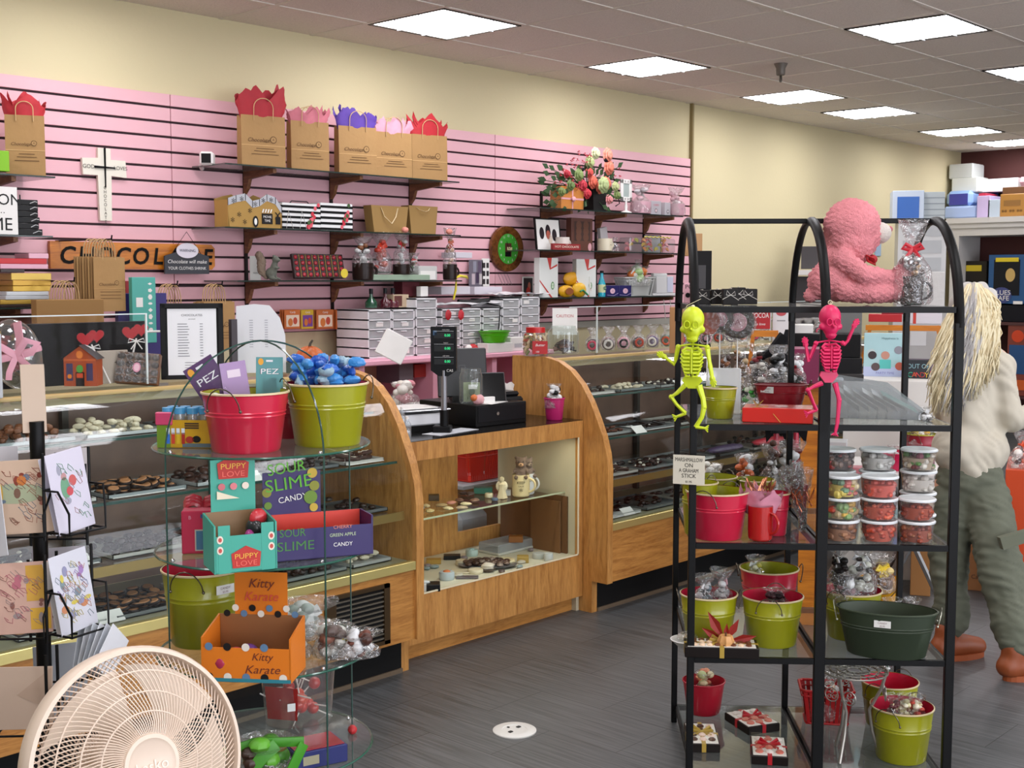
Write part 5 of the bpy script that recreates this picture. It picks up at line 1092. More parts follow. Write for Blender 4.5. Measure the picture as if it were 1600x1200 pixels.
m.build('leaves', t)
def bloom(x, y, r, col, off=-.03, petals=7):
 c = fo(x, y) + Vector((0, off, 0)); b = MB()
 for ring, (rr, sc) in enumerate(((1, .5), (.66, .48), (.34, .4))):
  for k in range(petals - ring):
   a = 2 * pi * k / (petals - ring) + ring * .5; b.use(M(col, .6) if (k + ring) % 2 else M(col, .6, var=.2, vs=30)); v = Vector((cos(a), 0, sin(a))) * r * rr * .62
   b.ball(c + v + Vector((0, -.012 * ring, 0)), r * sc, 8, 6, (1, .35, 1))
 b.build('bloom', t)
for a in ((946, 262, .05, '#d87a62'), (921, 285, .045, '#d0604a'), (942, 287, .045, '#d66c54'), (932, 294, .04, '#da7058'), (929, 290, .055, '#a3b07a', -.08), (925, 240, .04, '#d2d3a8'), (916, 254, .042, '#aab67a'), (944, 243, .048, '#e08e78'),
          (946, 312, .032, '#d98a8a'), (912, 303, .035, '#c02c3a'), (956, 292, .034, '#b9c088'), (899, 274, .042, '#7c9052'), (886, 290, .036, '#6a8248'), (872, 300, .03, '#7a8a4c'), (905, 290, .038, '#b82838'), (880, 272, .028, '#b82838'), (958, 305, .03, '#7c9052'), (915, 270, .035, '#c84a44')): bloom(*a)
m = MB(M('#b01c30', .5))
for k in range(46):
 x, y = q.choice([(880, 275), (870, 286), (893, 288), (958, 268), (890, 257), (905, 245), (862, 290), (900, 296), (914, 262)]); x += q.uniform(-9, 9); y += q.uniform(-9, 9); c = fo(x, y) + Vector((0, q.uniform(-.06, 0), 0))
 for j in range(4): a = 1.57 * j + k; m.add([c, c + Vector((.015 * cos(a), -.004, .015 * sin(a))), c + Vector((.015 * cos(a + .6), .004, .015 * sin(a + .6)))], [[0, 1, 2]])
m.build('red_blossoms', t)
for x, y, s_ in ((942, 250, .025), (950, 258, .02), (905, 265, .018)): m = MB(M('#1a1216', .4)); m.ball(fo(x, y) + Vector((0, -.03, 0)), s_, 10, 8, (1, .5, .8)); m.build('black_ornament', t)
m = MB(M('#1a1216', .4)); m.tube([fo(958, 275), fo(964, 300), fo(968, 318), fo(962, 322)], .004, 6); m.build('black_ornament', t)
p, w, h = wb(877, 912, 292, 327, ZR1, 5.45); t = thing('gift_box', 'orange gold gift box tied with pink ribbon beside the flowers', 'gift box', p, 0); b = MB(M('#c8803a', .35, coat=.5, var=.25, vs=10)); b.box(-w / 2, w / 2, 0, .1, 0, h, .002); b.build('box', t)
m = MB(M('#dba0a8', .4)); m.box(-.006, .006, -.0015, 0, 0, h); m.box(-w / 2, w / 2, -.0015, 0, h * .42, h * .42 + .012); m.ball((0, -.01, h * .45), .022, 10, 8, (1, .5, .8), fn=lambda d: 1 + .25 * noise.noise(d * 5)); m.build('ribbon', t)
p = at(978, 331, Y=5.5); p.z = ZR1 + .001; t = thing('pedestal_picture', 'white filigree pedestal photo frame on the right top shelf', 'photo frame', p, 0); b = MB(M('#e9e6e2', .5)); b.lathe([(.045, 0), (.04, .008), (.01, .02), (.012, .05), (.007, .07), (.01, .09)], 20)
w = .13; z0 = .085; h = .155
for a in ((-w / 2, w / 2, z0, z0 + .03), (-w / 2, w / 2, z0 + h - .03, z0 + h), (-w / 2, -w / 2 + .03, z0, z0 + h), (w / 2 - .03, w / 2, z0, z0 + h)): b.box(a[0], a[1], -.006, .006, a[2], a[3], .003)
b.use(M('#9a9690'));
for k in range(8): b.disc(-w / 2 + .015 + (k % 4) * .033, z0 + .015 + (k // 4) * (h - .03), .006, .008, -.0065)
b.build('frame', t); MB(M('#a8b4b0', .3)).box(-w / 2 + .03, w / 2 - .03, 0, .004, z0 + .03, z0 + h - .03).build('picture', t)
for k, (x0, x1, yt, l) in enumerate(((990, 1013, 289, 'bagged pink valentine mug on the right top shelf, left one'), (1047, 1066, 293, 'bagged pink valentine mug at the right end of the top shelf'))):
 p, w, h = wb(x0, x1, yt, 332, ZR1, 5.47); mug(l, p, w * .42, h * .42, M('#c89aa6', .4), 0, 90, 'bagged pink mugs'); cello_bag('clear bag with grey seal over pink mug, ' + ('left' if not k else 'right') + ' of the pair', p, w * 1.02, h * 1.0, fills=['#c8a0a8', '#b8b0b4', '#d8c8cc'], noties=True, lumps=14, fillh=1., flare=.9)
cbox('tea_box', 'grey box with pink heart printing between the bagged mugs', 'packaged goods', wb(1013, 1037, 305, 332, ZR1, 5.46)[0], .13, .05, .10, M('#b3aeb4', .5), 0, deco=lambda b, w, h: [b.text('CHEERS', .02, 0, h * .7, M('#c85a70'), -.001), b.disc(0, h * .3, .016, .016, -.001, M('#5a4a50')), b.disc(0, h * .3, .011, .011, -.0014, M('#e0c8cc'))])
cbox('tea_box', 'small grey box with ring print left of the last bagged mug', 'packaged goods', wb(1037, 1050, 308, 333, ZR1, 5.46)[0], .07, .05, .095, M('#b9b4ba', .5), 0, deco=lambda b, w, h: [b.disc(0, h * .3, .014, .014, -.001, M('#3a3438')), b.disc(0, h * .3, .009, .009, -.0014, M('#e0d8dc'))])
p, w, h = wb(840, 876, 343, 391, ZR2, 5.5)
t = sign_card('framed_art', 'black framed print of three dark ovals on the right shelves', p, w, h, R(0), [], cat='framed picture', frame=BLACK, fw=.008, tilt=-6, draw=lambda b, w, h: None)
b = MB(M('#241a20', .5)); [b.disc(x * w, z * h, rx * w, rz2 * h, -.0015 - i * .0002, n=20) for i, (x, z, rx, rz2) in enumerate(((-.27, .55, .1, .2), (.0, .6, .11, .24), (.27, .5, .1, .2)))]; b.disc(.0, h * .5, .02, .03, -.0025, M('#a8503c')); b.disc(.02, h * .35, .02, .03, -.0025, M('#c8b8a8')); b.build('oval_pictures', t)
cbox('bear_box', 'brown box with window showing round chocolate lumps', 'chocolate box', wb(893, 926, 341, 391, ZR2, 5.5)[0], wb(893, 926, 341, 391, ZR2, 5.5)[1], .05, wb(893, 926, 341, 391, ZR2, 5.5)[2], M('#5a3226', .5), 0, deco=lambda b, w, h: [b.panel(0, h * .6, w * .75, h * .6, -.001, M('#3a2018'))] + [b.disc((i % 2 - .5) * w * .34, h * (.42 + .18 * (i // 2)), w * .13, w * .13, -.0014 - .0001 * i, M('#5f3826')) for i in range(6)] + [ b.disc(w * .36, h * .12, .02, .028, -.002, M('#d09aa0'))])
p, w, h = wb(875, 896, 373, 391, ZR2, 5.44); mug('white mug behind the hot chocolate sign', p + Vector((0, .04, 0)), w / 2 * .7, h + .01, M('#d8cfc8', .4), 0, 90)
p, w, h = wb(864, 907, 381, 392, ZR2, 5.425); sign_card('tin_sign', 'small dark red sign lettered HOT CHOCOLATE', p, w, h, 0, [('HOT CHOCOLATE', .02, .5, 0, '#f0e0d0', w * .86), ('we have', .008, .88, 0, '#f0e0d0')], paper=M('#8c1c20', .5), th=.02)
p, w, h = wb(939, 955, 343, 384, ZR2, 5.5); t = cbox('tall_packet', 'tall tilted packet with clear top behind the cream mug', 'packaged goods', p, .08, .03, .17, M('#a8a3a6', .4), 0, rot=(0, -10, 0), deco=lambda b, w, h: b.panel(0, h * .25, w * .8, h * .35, -.001, M('#4a2a2a')))
p, w, h = wb(934, 956, 373, 391, ZR2, 5.45); mug('cream mug with small green print on the right shelves', p, w / 2 * .68, h, M('#d6cdb4', .35), 0, 90, text=[('~', .03, .5)])
cello_bag('small dark bag with price sticker beside the cream mug', wb(955, 967, 370, 391, ZR2, 5.46)[0], .06, .10, fills=['#5a4a50', '#8a8088'], noties=True, lumps=8)
p, w, h = wb(1003, 1035, 354, 385, ZR2, 5.6); sign_card('framed_card', 'black framed blank card behind the fruit slices', p, w * .8, .13, 0, [], cat='framed picture', frame=BLACK, fw=.006, tilt=0, paper=M('#c8cdd2', .3))
p, w, h = wb(985, 1056, 371, 391, ZR2, 5.45)
b = MB(film('slice_tub', '#f4f4f4', .06, .06, .1)); b.box(-w / 2, w / 2, 0, .11, 0, h * .95, .01); t = thing('candy_tub', 'long clear tub of pink and yellow fruit slice candy', 'candy tub', p, 0); b.build('tub', t)
q = rs();
for k in range(34):
 c = MB(M(['#d8606a', '#d8b030', '#dc8a3a', '#d88a90', '#c8c040'][k % 5], .4)); c.xf((q.uniform(-.45, .45) * w, q.uniform(.015, .09), .02 + (k % 3) * h * .28), (q.uniform(60, 120), q.uniform(-40, 40), 0)); n = 10
 c.add([(.022 * cos(pi * i / n), .022 * sin(pi * i / n), zz2) for zz2 in (-.004, .004) for i in range(n + 1)], [list(range(n, -1, -1)), list(range(n + 1, 2 * n + 2))] + [[i, i + 1, n + 2 + i, n + 1 + i] for i in range(n)] + [[n, 0, n + 1, 2 * n + 1]]); c.build('fruit_slice', t)
m = MB(M('#c8b440', .5)); m.tube([(-w * .2 + w * .045 * i, .0, h * .98 + .008 * (i % 2)) for i in range(14)], .005, 6); m.build('paper_frill', t)
def wtall(l, x0, x1, yt, rz=0, green=True):
 p, w, h = wb(x0, x1, yt, 466, ZR3, 5.47)
 def deco(b, w, h):
  b.use(M('#c03a34', .5)); b.add([(-w * .1, -.001, h), (w * .15, -.001, h), (w * .1, -.001, h * .75), (w * .45, -.001, h * .85), (w * .45, -.001, h * .8), (w * .05, -.001, h * .7)], [[0, 1, 2, 3, 4, 5]])
  b.add([(-w * .5, -.0012, h * .45), (-w * .5, -.0012, h * .41), (w * .1, -.0012, 0), (w * .2, -.0012, 0)], [[0, 1, 2, 3]])
  b.disc(w * .2, h * .3, w * .09, h * .1, -.0014, M('#3a7a30')); b.disc(w * .2, h * .3, w * .06, h * .075, -.0017, M('#c8d8c0')); b.text('GREEN', .008, w * .2, h * .3, M('#2a5a20'), -.0022)
 cbox('mint_box', l, 'packaged goods', p, w, .05, h, M('#d9dcd8', .45), rz, deco=deco)
wtall('tall white box with red swirl and green oval, left end of the low shelf', 843, 872, 403)
p, w, h = wb(903, 930, 405, 440, ZR3, 5.55); wtall('white box with green oval leaning behind the yellow bags', 904, 928, 405, R(-15))
p, w, h = wb(920, 934, 432, 465, ZR3, 5.45); wtall('narrow white box with pink stripes beside the blue bottle', 919, 932, 432, R(20))
def candybag(l, x0, x1, yt, yb, c, deco=None, y=5.45, dz=0):
 p, w, h = wb(x0, x1, yt, yb, ZR3 + dz, y)
 b = MB(M(c, .4, bump=.5, bs=30)); b.ball((0, .02, h / 2), 1, 16, 10, (w / 2, .03, h / 2 * 1.02), fn=lambda d: 1 + .06 * noise.noise(d * 5) + .1 * abs(d.x * d.z)); t = thing('candy_bag', l, 'candy bag', p, 0); b.build('bag', t)
 if deco: m = MB(); deco(m, w, h); m.build('print', t)
candybag('yellow candy bag with caramel picture on the low right shelf', 877, 898, 446, 466, '#d8a010', lambda m, w, h: [m.disc(0, h * .5, w * .3, h * .28, -.014, M('#8a4a1c')), m.text('Honey', .015, 0, h * .8, M('#7a3010'), -.016)])
candybag('yellow candy bag with green parrot tail print', 898, 918, 442, 466, '#d8a818', lambda m, w, h: [m.tube([(-w * .2, -.014, h * .4), (0, -.016, h * .5), (w * .4, -.014, h * .15)], .006, 6)] if m.use(M('#2a8a5a')) else None)
candybag('golden yellow bag lying on top of the other two', 884, 914, 425, 447, '#d89c14', None, 5.5, .075)
p = at(940, 466, Y=5.46); p.z = ZR3 + .001; t = thing('soda_bottle', 'turquoise glass soda bottle with black cap', 'bottle', p, 0); MB(M('#17a0b8', .12, coat=.6)).lathe([(.026, 0), (.027, .01), (.027, .09), (.012, .135), (.011, .17)], 24).build('glass', t); MB(BLACK).lathe([(.013, .165), (.014, .178), (.012, .182), (0, .182)], 16).build('cap', t)
m = MB(M('#c8d0a0', .5)); m.lathe([(.0275, .03), (.0275, .085)], 24, cap0=False, cap1=False); m.xf((0, -.0275, 0)); m.disc(0, .06, .016, .012, -.001, M('#2a6a4a')); m.text('JONES', .01, 0, .06, WHITE, -.002); m.build('label', t)
for k, (x0, x1) in enumerate(((947, 967), (967, 987))):
 p, w, h = wb(x0, x1, 446, 466, ZR3, 5.44); cbox('navy_box', ['navy box with pink oval seal, left one next to the bottle', 'navy box with pink oval seal, right one before the white basket'][k], 'chocolate box', p, w * .97, .05, h, M('#1f1c5a', .4), 0, 'navy seal boxes', deco=lambda b, w, h: [b.disc(0, h * .5, w * .2, h * .24, -.001, M('#d8b0c0')), b.text('A', .014, 0, h * .5, M('#5a2a4a'), -.002), b.use(M('#c8c0e0')), b.tube([(-w * .45, -.001, h * .15), (w * .1, -.001, h * .08), (w * .45, -.001, h * .3)], .001, 5)])
p, w, h = wb(979, 1025, 434, 465, ZR3, 5.45); t = basket('white fabric-lined basket of gifts on the low right shelf', p + Vector((0, .06, 0)), w, .13, h, M('#bfc2bf', .6), 0); MB(M('#c4c7c3', .7)).lathe([(w * .38, .004), (w * .48, h * .95)], 24, sy=.5, cap1=False).build('lining', t)
cello_bag('clear bag of orange and green wrapped sweets in the white basket', p + Vector((-.02, .05, h * .5)), w * .75, .15, fills=['#d87a3a', '#a8c88a', '#e8e4d8', '#c8c8c0'], tie='#e8e8e8', lumps=26, fillh=.9, flare=1.)
cello_bag('tall white tissue bundle rising from the white basket', p + Vector((.05, .07, h * .5)), .08, .2, fills=['#e4e4e0', '#d8885a'], tie='#e8e8e8', lumps=8, fillh=.8)
p, w, h = wb(1026, 1052, 436, 460, ZR3, 5.47); cbox('white_machine', 'white boxy dispenser with rolled top at the shelf end', 'dispenser', p + Vector((0, 0, .02)), w, .08, h, M('#dcdcdc', .5), 0, deco=lambda b, w, h: [b.box(-w * .7, w * .75, -.0, .09, -.02, -.002, .004), b.tube([(-w * .5, .04, h + .01), (w * .3, .04, h + .01)], .014, 10), b.panel(w * .3, h * .5, w * .35, h * .9, -.002, M('#cfd2e6'))])
for k, x in enumerate((1037, 1047)):
 m = MB(M('#cfcbc4', .5)); a = at(x, 468, Y=5.46); c = at(x + 3, 500, Y=5.46); m.tube([a, (a + c) / 2, c], .003, 6); m.build('hanging_wire', None, ['thin white cord hanging below the shelf end, left', 'thin white cord hanging below the shelf end, right'][k], 'cord', 'cords under the low right shelf')
# plastic drawer units on the pink counter
PZ = 1.1555; DFR = MB
def drawers(l, x0, x1, yt, n, y=5.34, d=.28, seed=0):
 a = at(x0, 520, Y=y); b = at(x1, 520, Y=y); c = at((x0 + x1) / 2, yt, Y=y); w = b.x - a.x; h = c.z - PZ; q = rs()
 t = thing('drawer_unit', l, 'drawer unit', ((a.x + b.x) / 2, y, PZ), 0)
 f = MB(M('#e3e3e6', .45)); th = .008
 f.box(-w / 2, -w / 2 + th, 0, d, 0, h); f.box(w / 2 - th, w / 2, 0, d, 0, h)
 for i in range(n + 1): z = (h - th) * i / n; f.box(-w / 2, w / 2, 0, d, z, z + th)
 f.box(-w / 2, w / 2, d - .004, d, 0, h); f.build('frame', t)
 for i in range(n):
  z0 = (h - th) * i / n + th + .002; z1 = (h - th) * (i + 1) / n - .004; g = MB(FROST)
  g.box(-w / 2 + th + .001, w / 2 - th - .001, .003, d - .01, z0, z1); dr = g.build('drawer', t)
  k = MB(M('#eceff0', .3)); k.box(-w * .12, w * .12, -.006, .003, z1 - .008, z1 - .003, .001); k.build('handle', dr)
  k = MB(M(q.choice(['#8a8a90', '#b8b4b0', '#70767c', '#c0a8b0', '#a8a098', '#9aa0a4']), .7)); k.box(-w / 2 + th + .006, w / 2 - th - .006, .02, d - .03, z0 + .003, z0 + (z1 - z0) * q.uniform(.3, .85)); k.build('contents', dr)
  if q.random() < .5: k = MB(WHITE); k.panel(q.uniform(-.2, .25) * w, (z0 + z1) / 2, w * .3, (z1 - z0) * .55, .0015); k.build('label', dr)
 return t
drawers('white drawer unit at the left end of the pink counter', 575, 612, 484, 5)
drawers('second white drawer unit, beside the leftmost one', 613, 648, 484, 5)
drawers('tall white drawer unit left of the price display', 650, 683, 466, 6)
drawers('white drawer unit hidden partly by the price display', 690, 720, 483, 6)
drawers('white drawer unit with red ribbon above the tablet', 722, 752, 482, 6)
drawers('white drawer unit with cream labels behind the green tub', 754, 783, 482, 6)
drawers('white drawer unit with pink contents near the candy jar', 785, 812, 467, 6)
drawers('last white drawer unit at the right end of the pink counter', 814, 843, 464, 6)
def small(fn): return fn
def bottle(l, x, yb, yt, r, col, cap, Y=5.45, z=None, name='bottle'):
 p = at(x, yb, Y=Y);
 if z is not None: p.z = z
 h = at(x, yt, Y=Y).z - p.z; t = thing(name, l, 'bottle', p, 0)
 MB(M(col, .2, coat=.4)).lathe([(r * .95, 0), (r, h * .05), (r, h * .3), (r * .3, h * .55), (r * .28, h * .9)], 20).build('glass', t); MB(M(cap, .4)).lathe([(r * .34, h * .72), (r * .34, h), (0, h)], 14).build('cap', t)
ztop = at(600, 484, Y=5.34).z + .009
bottle('dark green bottle on the drawer units', 580, 481, 451, .035, '#1f4a34', '#14161a', z=ztop)
bottle('dark red bottle with black neck on the drawers, left', 602, 480, 450, .032, '#4a1420', '#14161a', z=ztop)
bottle('dark red bottle with black neck on the drawers, right', 614, 480, 450, .036, '#581828', '#14161a', z=ztop)
cbox('brown_box', 'small cream and brown box beside the dark red bottles', 'box', Vector((at(627, 480, Y=5.42).x, 5.42, ztop)), .12, .08, .075, M('#b9a488', .6), 0, deco=lambda b, w, h: b.panel(-w * .2, h * .5, w * .5, h * .8, -.001, M('#5a2a24')))
cbox('ribbon_roll_box', 'dark red box on the tall drawer unit', 'box', Vector((at(646, 465, Y=5.5).x, 5.52, at(666, 466, Y=5.34).z + .009)), .14, .08, .09, M('#5a1420', .6), 0)
cbox('white_card_stand', 'small white stand on the tall drawer unit', 'card holder', Vector((at(667, 465, Y=5.42).x, 5.44, at(666, 466, Y=5.34).z + .009)), .06, .04, .06, WHITE, 0)
zt2 = at(735, 483, Y=5.34).z + .009
b = MB(M('#121214', .5)); b.tube([(-.17, 0, .035), (-.05, 0, .02), (.08, 0, .03), (.19, 0, .045)], [.012, .022, .024, .012], 10, flat=(1, .8)); b.tube([(.05, 0, .02), (.06, -.14, .0), (.04, -.15, -.1), (.02, -.152, -.2)], .004, 6); b.build('heat_gun', None, 'black heat gun lying with its cord on the drawer units', 'tool', loc=Vector((at(772, 482, Y=5.45).x - .13, 5.47, zt2 + .005)))
for k, (x, c, l) in enumerate(((702, '#b01c28', 'red ribbon bow on the hidden drawer unit'), (722, '#c02432', 'red ribbon bow beside the first one'))):
 b = MB(M(c, .5)); b.ball((0, 0, .0), .03, 10, 8, (.8, .3, 1), fn=lambda d: 1 + .4 * noise.noise(d * 3)); b.build('red_bow', None, l, 'ribbon', loc=Vector((at(x, 492, Y=5.31).x, 5.318, at(x, 492, Y=5.31).z)))
b = MB(M('#d9dadd', .5)); b.grid(lambda u, v: ((u - .5) * .55, (v - .5) * .16, .02 + .02 * noise.noise(Vector((u * 5, v * 4, 2)))), 14, 6); b.build('plastic_sheeting', None, 'crumpled clear plastic and papers on the drawer units', 'packaging', loc=Vector((at(722, 475, Y=5.45).x, 5.44, zt2 + .005)))
b = MB(M('#e2dfe4', .5)); b.grid(lambda u, v: ((u - .5) * .5, (v - .5) * .16, .02 + .02 * noise.noise(Vector((u * 5, v * 4, 7)))), 14, 6); b.build('plastic_sheeting', None, 'papers and film on the two tall units by the clock', 'packaging', loc=Vector((at(812, 463, Y=5.45).x, 5.45, at(800, 467, Y=5.34).z + .012)))
cbox('photo_collage', 'photo collage of standing people pinned on the slat wall', 'photo', at(744, 449, Y=5.70), at(754, 430, Y=5.7).x - at(732, 430, Y=5.7).x, .004, .18, M('#6a6470', .5), 0, deco=lambda b, w, h: [b.panel(x * w, z * h, .03, .07, -.001, M(c, .5)) for x, z, c in ((-.2, .3, '#b9aab0'), (.1, .35, '#3a2a44'), (.3, .3, '#b8b0b0'), (-.1, .75, '#8a8a98'), (.25, .75, '#5a4a60'))])
cbox('photo_strip', 'white card with six dark photo squares on the slat wall', 'photo', at(759, 449, Y=5.70), .075, .004, .19, WHITE, 0, deco=lambda b, w, h: [b.panel((i - .5) * w * .45, h * (.2 + j * .28), w * .3, h * .18, -.001, M('#2a2226')) for i in (0, 1) for j in (0, 1, 2)])
cbox('photo_print', 'small photo of a bride pinned beside the clock', 'photo', at(825, 463, Y=5.70), .115, .004, .135, WHITE, 0, deco=lambda b, w, h: [b.panel(0, h * .55, w * .8, h * .75, -.001, M('#2c2426')), b.disc(.01, h * .5, .014, .03, -.002, M('#c0705a')), b.disc(.0, h * .25, .02, .03, -.0024, M('#c83a30'))])
for x0, x1, l in ((690, 735, 'white shelf-edge label holder under the last bagged mug'), (742, 785, 'white shelf-edge label holder below the clock'), (712, 738, 'pale ledge right of the bagged mug')):
 y = 460 if x0 != 712 else 403
 cbox('label_ledge', l, 'ledge', at((x0 + x1) / 2, y, Y=5.56), at(x1, y, Y=5.56).x - at(x0, y, Y=5.56).x, .13, .05 if x0 != 712 else .035, M('#d2cdd6', .5), 0)
b = MB(M('#d9c832', .45)); b.tube([(-.06, 0, .02), (-.02, 0, .035), (.03, 0, .03), (.05, 0, .02)], [.006, .018, .018, .006], 8, flat=(1, .5)); b.tube([(-.05, 0, .02), (-.055, 0, -.05), (-.075, 0, -.11)], [.008, .015, .012], 8, flat=(1, .5)); b.build('yellow_ribbon', None, 'yellow ribbon tail hanging at the end of the third shelf', 'ribbon', loc=at(722, 440, Y=5.44))
b = MB(STEEL)
for k in range(4): b.tube([(k * .03, 0, 0), (k * .03 + .012, -.03, -.07)], .0016, 5)
b.build('peg_hook', None, 'bare metal peg hooks below the clock', 'hook', loc=at(778, 428, Y=5.72))
p = at(769, 546, Y=5.28); p.z = PZ + .0; p.y = 5.27
rt = .085; bucket('bright green plastic tub behind the tablet', Vector((p.x, 5.26, PZ + .06)), rt, .07, M('#55b81c', .35), M('#4aa018', .4), rt * .72, oval=1.25, handles=False, name='plastic_tub')
cbox('tub_riser', 'low white box carrying the green tub', 'box', Vector((p.x, 5.21, PZ + .0)), .22, .09, .058, WHITE, 0)
b = MB(M('#c02028', .5)); b.ball((0, 0, .03), .035, 10, 8, (1.3, .8, .8), fn=lambda d: 1 + .2 * noise.noise(d * 4)); b.use(WHITE); b.ball((-.03, 0, .03), .025, 8, 6); b.build('plush_toy', None, 'small red and white plush bundle beside the green tub', 'soft toy', loc=Vector((at(738, 543, Y=5.26).x, 5.26, PZ)))
cbox('receipt_box', 'small white box on the pink counter beside the candy jar', 'box', Vector((at(806, 545, Y=5.25).x, 5.23, PZ + .001)), .14, .08, .085, WHITE, 0, deco=lambda b, w, h: b.panel(0, h * .4, w * .5, h * .3, -.001, M('#b8b8bc')))
def cub(n, l, c, x0, x1, yt, yb, col, Y=5.3, d=.2, **k):
 a = at(x0, yb, Y=Y); b2 = at(x1, yb, Y=Y); return cbox(n, l, c, Vector(((a.x + b2.x) / 2, Y, a.z)), b2.x - a.x, d, at(x0, yt, Y=Y).z - a.z, col, 0, **k)
p = at(648, 640, Y=5.0)
cbox('white_carton', 'open white carton behind the scale pole with wrapped sweets on it', 'carton', Vector((p.x, 4.95, .72)), .36, .2, .19, M('#d8d4cc', .6), 0)
cbox('stock_shelf', 'low wooden stock shelf behind the cash counter', 'shelf', Vector((4.9, 4.9, 0)), 1.1, .28, .718, M('#8a6238', .6), 0)
cello_bag('clear bag of cream and pink candies on the white carton', Vector((p.x - .06, 5.03, .912)), .20, .13, fills=['#e8e0d4', '#d88a94', '#f0ece4'], noties=True, lumps=22, fillh=.9)
cello_bag('bag with red stripe sweets beside the white carton', Vector((p.x - .30, 5.0, .722)), .16, .16, fills=['#e8e4e0', '#c8404a', '#d8d8d8'], noties=True, lumps=16, fillh=.9)
cub('red_carton', 'dark red carton in the pink cubby behind the jar', 'carton', 648, 676, 570, 590, M('#9a2420', .6)); cub('grey_carton', 'grey ribbed carton in the pink cubby', 'carton', 624, 646, 566, 600, M('#6a5f66', .6)); cub('brown_carton', 'brown carton in the cubby behind the tip jar', 'carton', 678, 700, 565, 610, M('#7a4f3a', .7))
# cash counter top
CT = .9325
def ct(x, y, z=CT): return at(x, y, Z=z)
p = ct(694, 676); t = thing('scale_display', 'customer price display on a pole showing three green readouts', 'scale', p, facing(p, -8))
hz = at(684, 585, D=depth(p)).z - p.z; w = px(40, p); h = px(75, p)
MB(BLACK).box(-.05, .03, -.02, .05, 0, .03, .004).build('foot', t); MB(M('#8d8d92', .35, .6)).cyl(.013, .03, hz + .02, 16).build('pole', t); MB(BLACK).cyl(.019, .03, .10, 16).build('pole_collar', t)
hd = MB(M('#16181b', .4)); hd.prism([(-w / 2, hz + .02), (-w * .2, hz - .005), (w * .2, hz - .005), (w / 2, hz + .02), (w / 2, hz + h), (-w / 2, hz + h)], -.012, .02); hd.build('display_head', t)
for k, tt in enumerate(('TOTAL PRICE', 'WEIGHT', 'UNIT PRICE')):
 z = hz + h * (.82 - k * .27); m = MB(M('#22262a', .3)); m.box(-w * .36, w * .4, -.0135, -.012, z - h * .06, z + h * .06); m.use(M('#d0d4d8')); m.box(-w * .36, w * .4, -.014, -.012, z + h * .085, z + h * .09); m.text(tt, .0055, w * .1, z + h * .115, WHITE, -.0145)
 m.text('0.00', .015, w * .16, z, M('#1a6a4a', .4, emit='#3aff9a', es=.9), -.015); m.build('readout', t)
m = MB(); m.text('CAS', .016, w * .25, hz + h * .09, WHITE, -.0135); m.panel(-w * .33, hz + h * .87, w * .14, h * .1, -.0135, M('#3a5a7a')); m.build('lettering', t)
p = ct(668, 676); t = thing('counter_scale', 'white weighing scale with steel platter behind the clear bottles', 'scale', Vector((3.72, 3.99, CT)), R(-12)); MB(M('#dcdde0', .4)).box(-.14, .14, 0, .2, .025, .075, .006).build('body', t); MB(MATB).box(-.12, .12, .01, .19, 0, .025).build('foot', t); MB(M('#c8cbd0', .25, .8)).box(-.15, .15, -.01, .22, .088, .094, .003).build('platter', t); MB(M('#8a8a8a')).cyl(.02, .075, .088, 12, 0, .1).build('stem', t)
m = MB(WHITE); m.box(-.1, .1, .02, .2, .095, .1, .002); m.build('paper_stack', None, 'white paper stack lying on the scale platter', 'paper', loc=Vector((3.72, 3.99, CT + .0003)), rz=R(-12))
p = ct(764, 668); t = thing('cash_till', 'wide black cash drawer on the counter', 'cash drawer', Vector((4.05, 3.87, CT)), R(-3)); t.location = Vector((at(790, 668, Z=CT).x, at(790, 668, Z=CT).y, CT))
a = at(708, 668, Z=CT + .0); bb = at(842, 658, Z=CT); wd = .40; t.location = ((a.x + bb.x) / 2 - .03, 3.90, CT); MB(M('#0f0f10', .35)).box(-.13, .19, 0, .40, 0, .10, .003).build('case', t)
m = MB(M('#17171a', .3)); m.box(-.12, .18, -.003, 0, .02, .092, .001); m.build('drawer_front', t); m = MB(STEEL); m.xf((0, -.004, .055), (90, 0, 0)); m.cyl(.008, 0, .003, 12); m.build('lock', t)
DZ = CT + .1005; cx = t.location.x
MB(WHITE).box(-.08, .08, 0, .07, 0, .001).build('receipt', None, 'white receipt lying on the cash drawer', 'paper', loc=(cx + .03, 3.91, DZ), rz=R(15))
p = Vector((cx - .02, 4.10, DZ)); t = thing('tablet_register', 'black tablet register on a slanted stand, seen from behind', 'register', p, facing(p, 8))
w = px(80, p) * .98; m = MB(M('#232427', .35)); m.xf((0, 0, 0), (-14, 0, 0)); m.box(-w / 2, w / 2, 0, .012, .02, .02 + px(78, p), .005); m.build('tablet', t)
m = MB(M('#3a3b3e', .4)); m.xf((0, 0, 0), (-14, 0, 0)); z0 = px(52, p);
m.box(-.016, .016, -.002, 0, z0 - .016, z0 + .016); m.use(M('#232427', .35)); m.box(-.011, .011, -.003, 0, z0 - .011, z0 + .011); m.use(M('#3a3b3e', .4)); m.box(-.005, .005, -.004, 0, z0 - .005, z0 + .005); m.build('maker_mark', t)
m = MB(BLACK); m.prism([(.0, 0), (.14, 0), (.06, .12), (.03, .12)], -.05, .05, 'x'); m.build('stand', t)
p = Vector((cx + .05, 3.98, DZ)); t = thing('customer_screen', 'small black customer screen leaning in front of the tablet', 'screen', p, facing(p, 14)); m = MB(M('#0d0e10', .12, coat=.5)); m.xf((0, 0, 0), (-20, 0, 0)); m.box(-.07, .07, 0, .01, .0, .14, .004); m.build('screen', t); m = MB(M('#5a5c60', .3, .6)); m.xf((0, 0, 0), (-20, 0, 0)); m.box(-.072, .072, .002, .009, -.001, .143, .003); m.build('bezel', t)
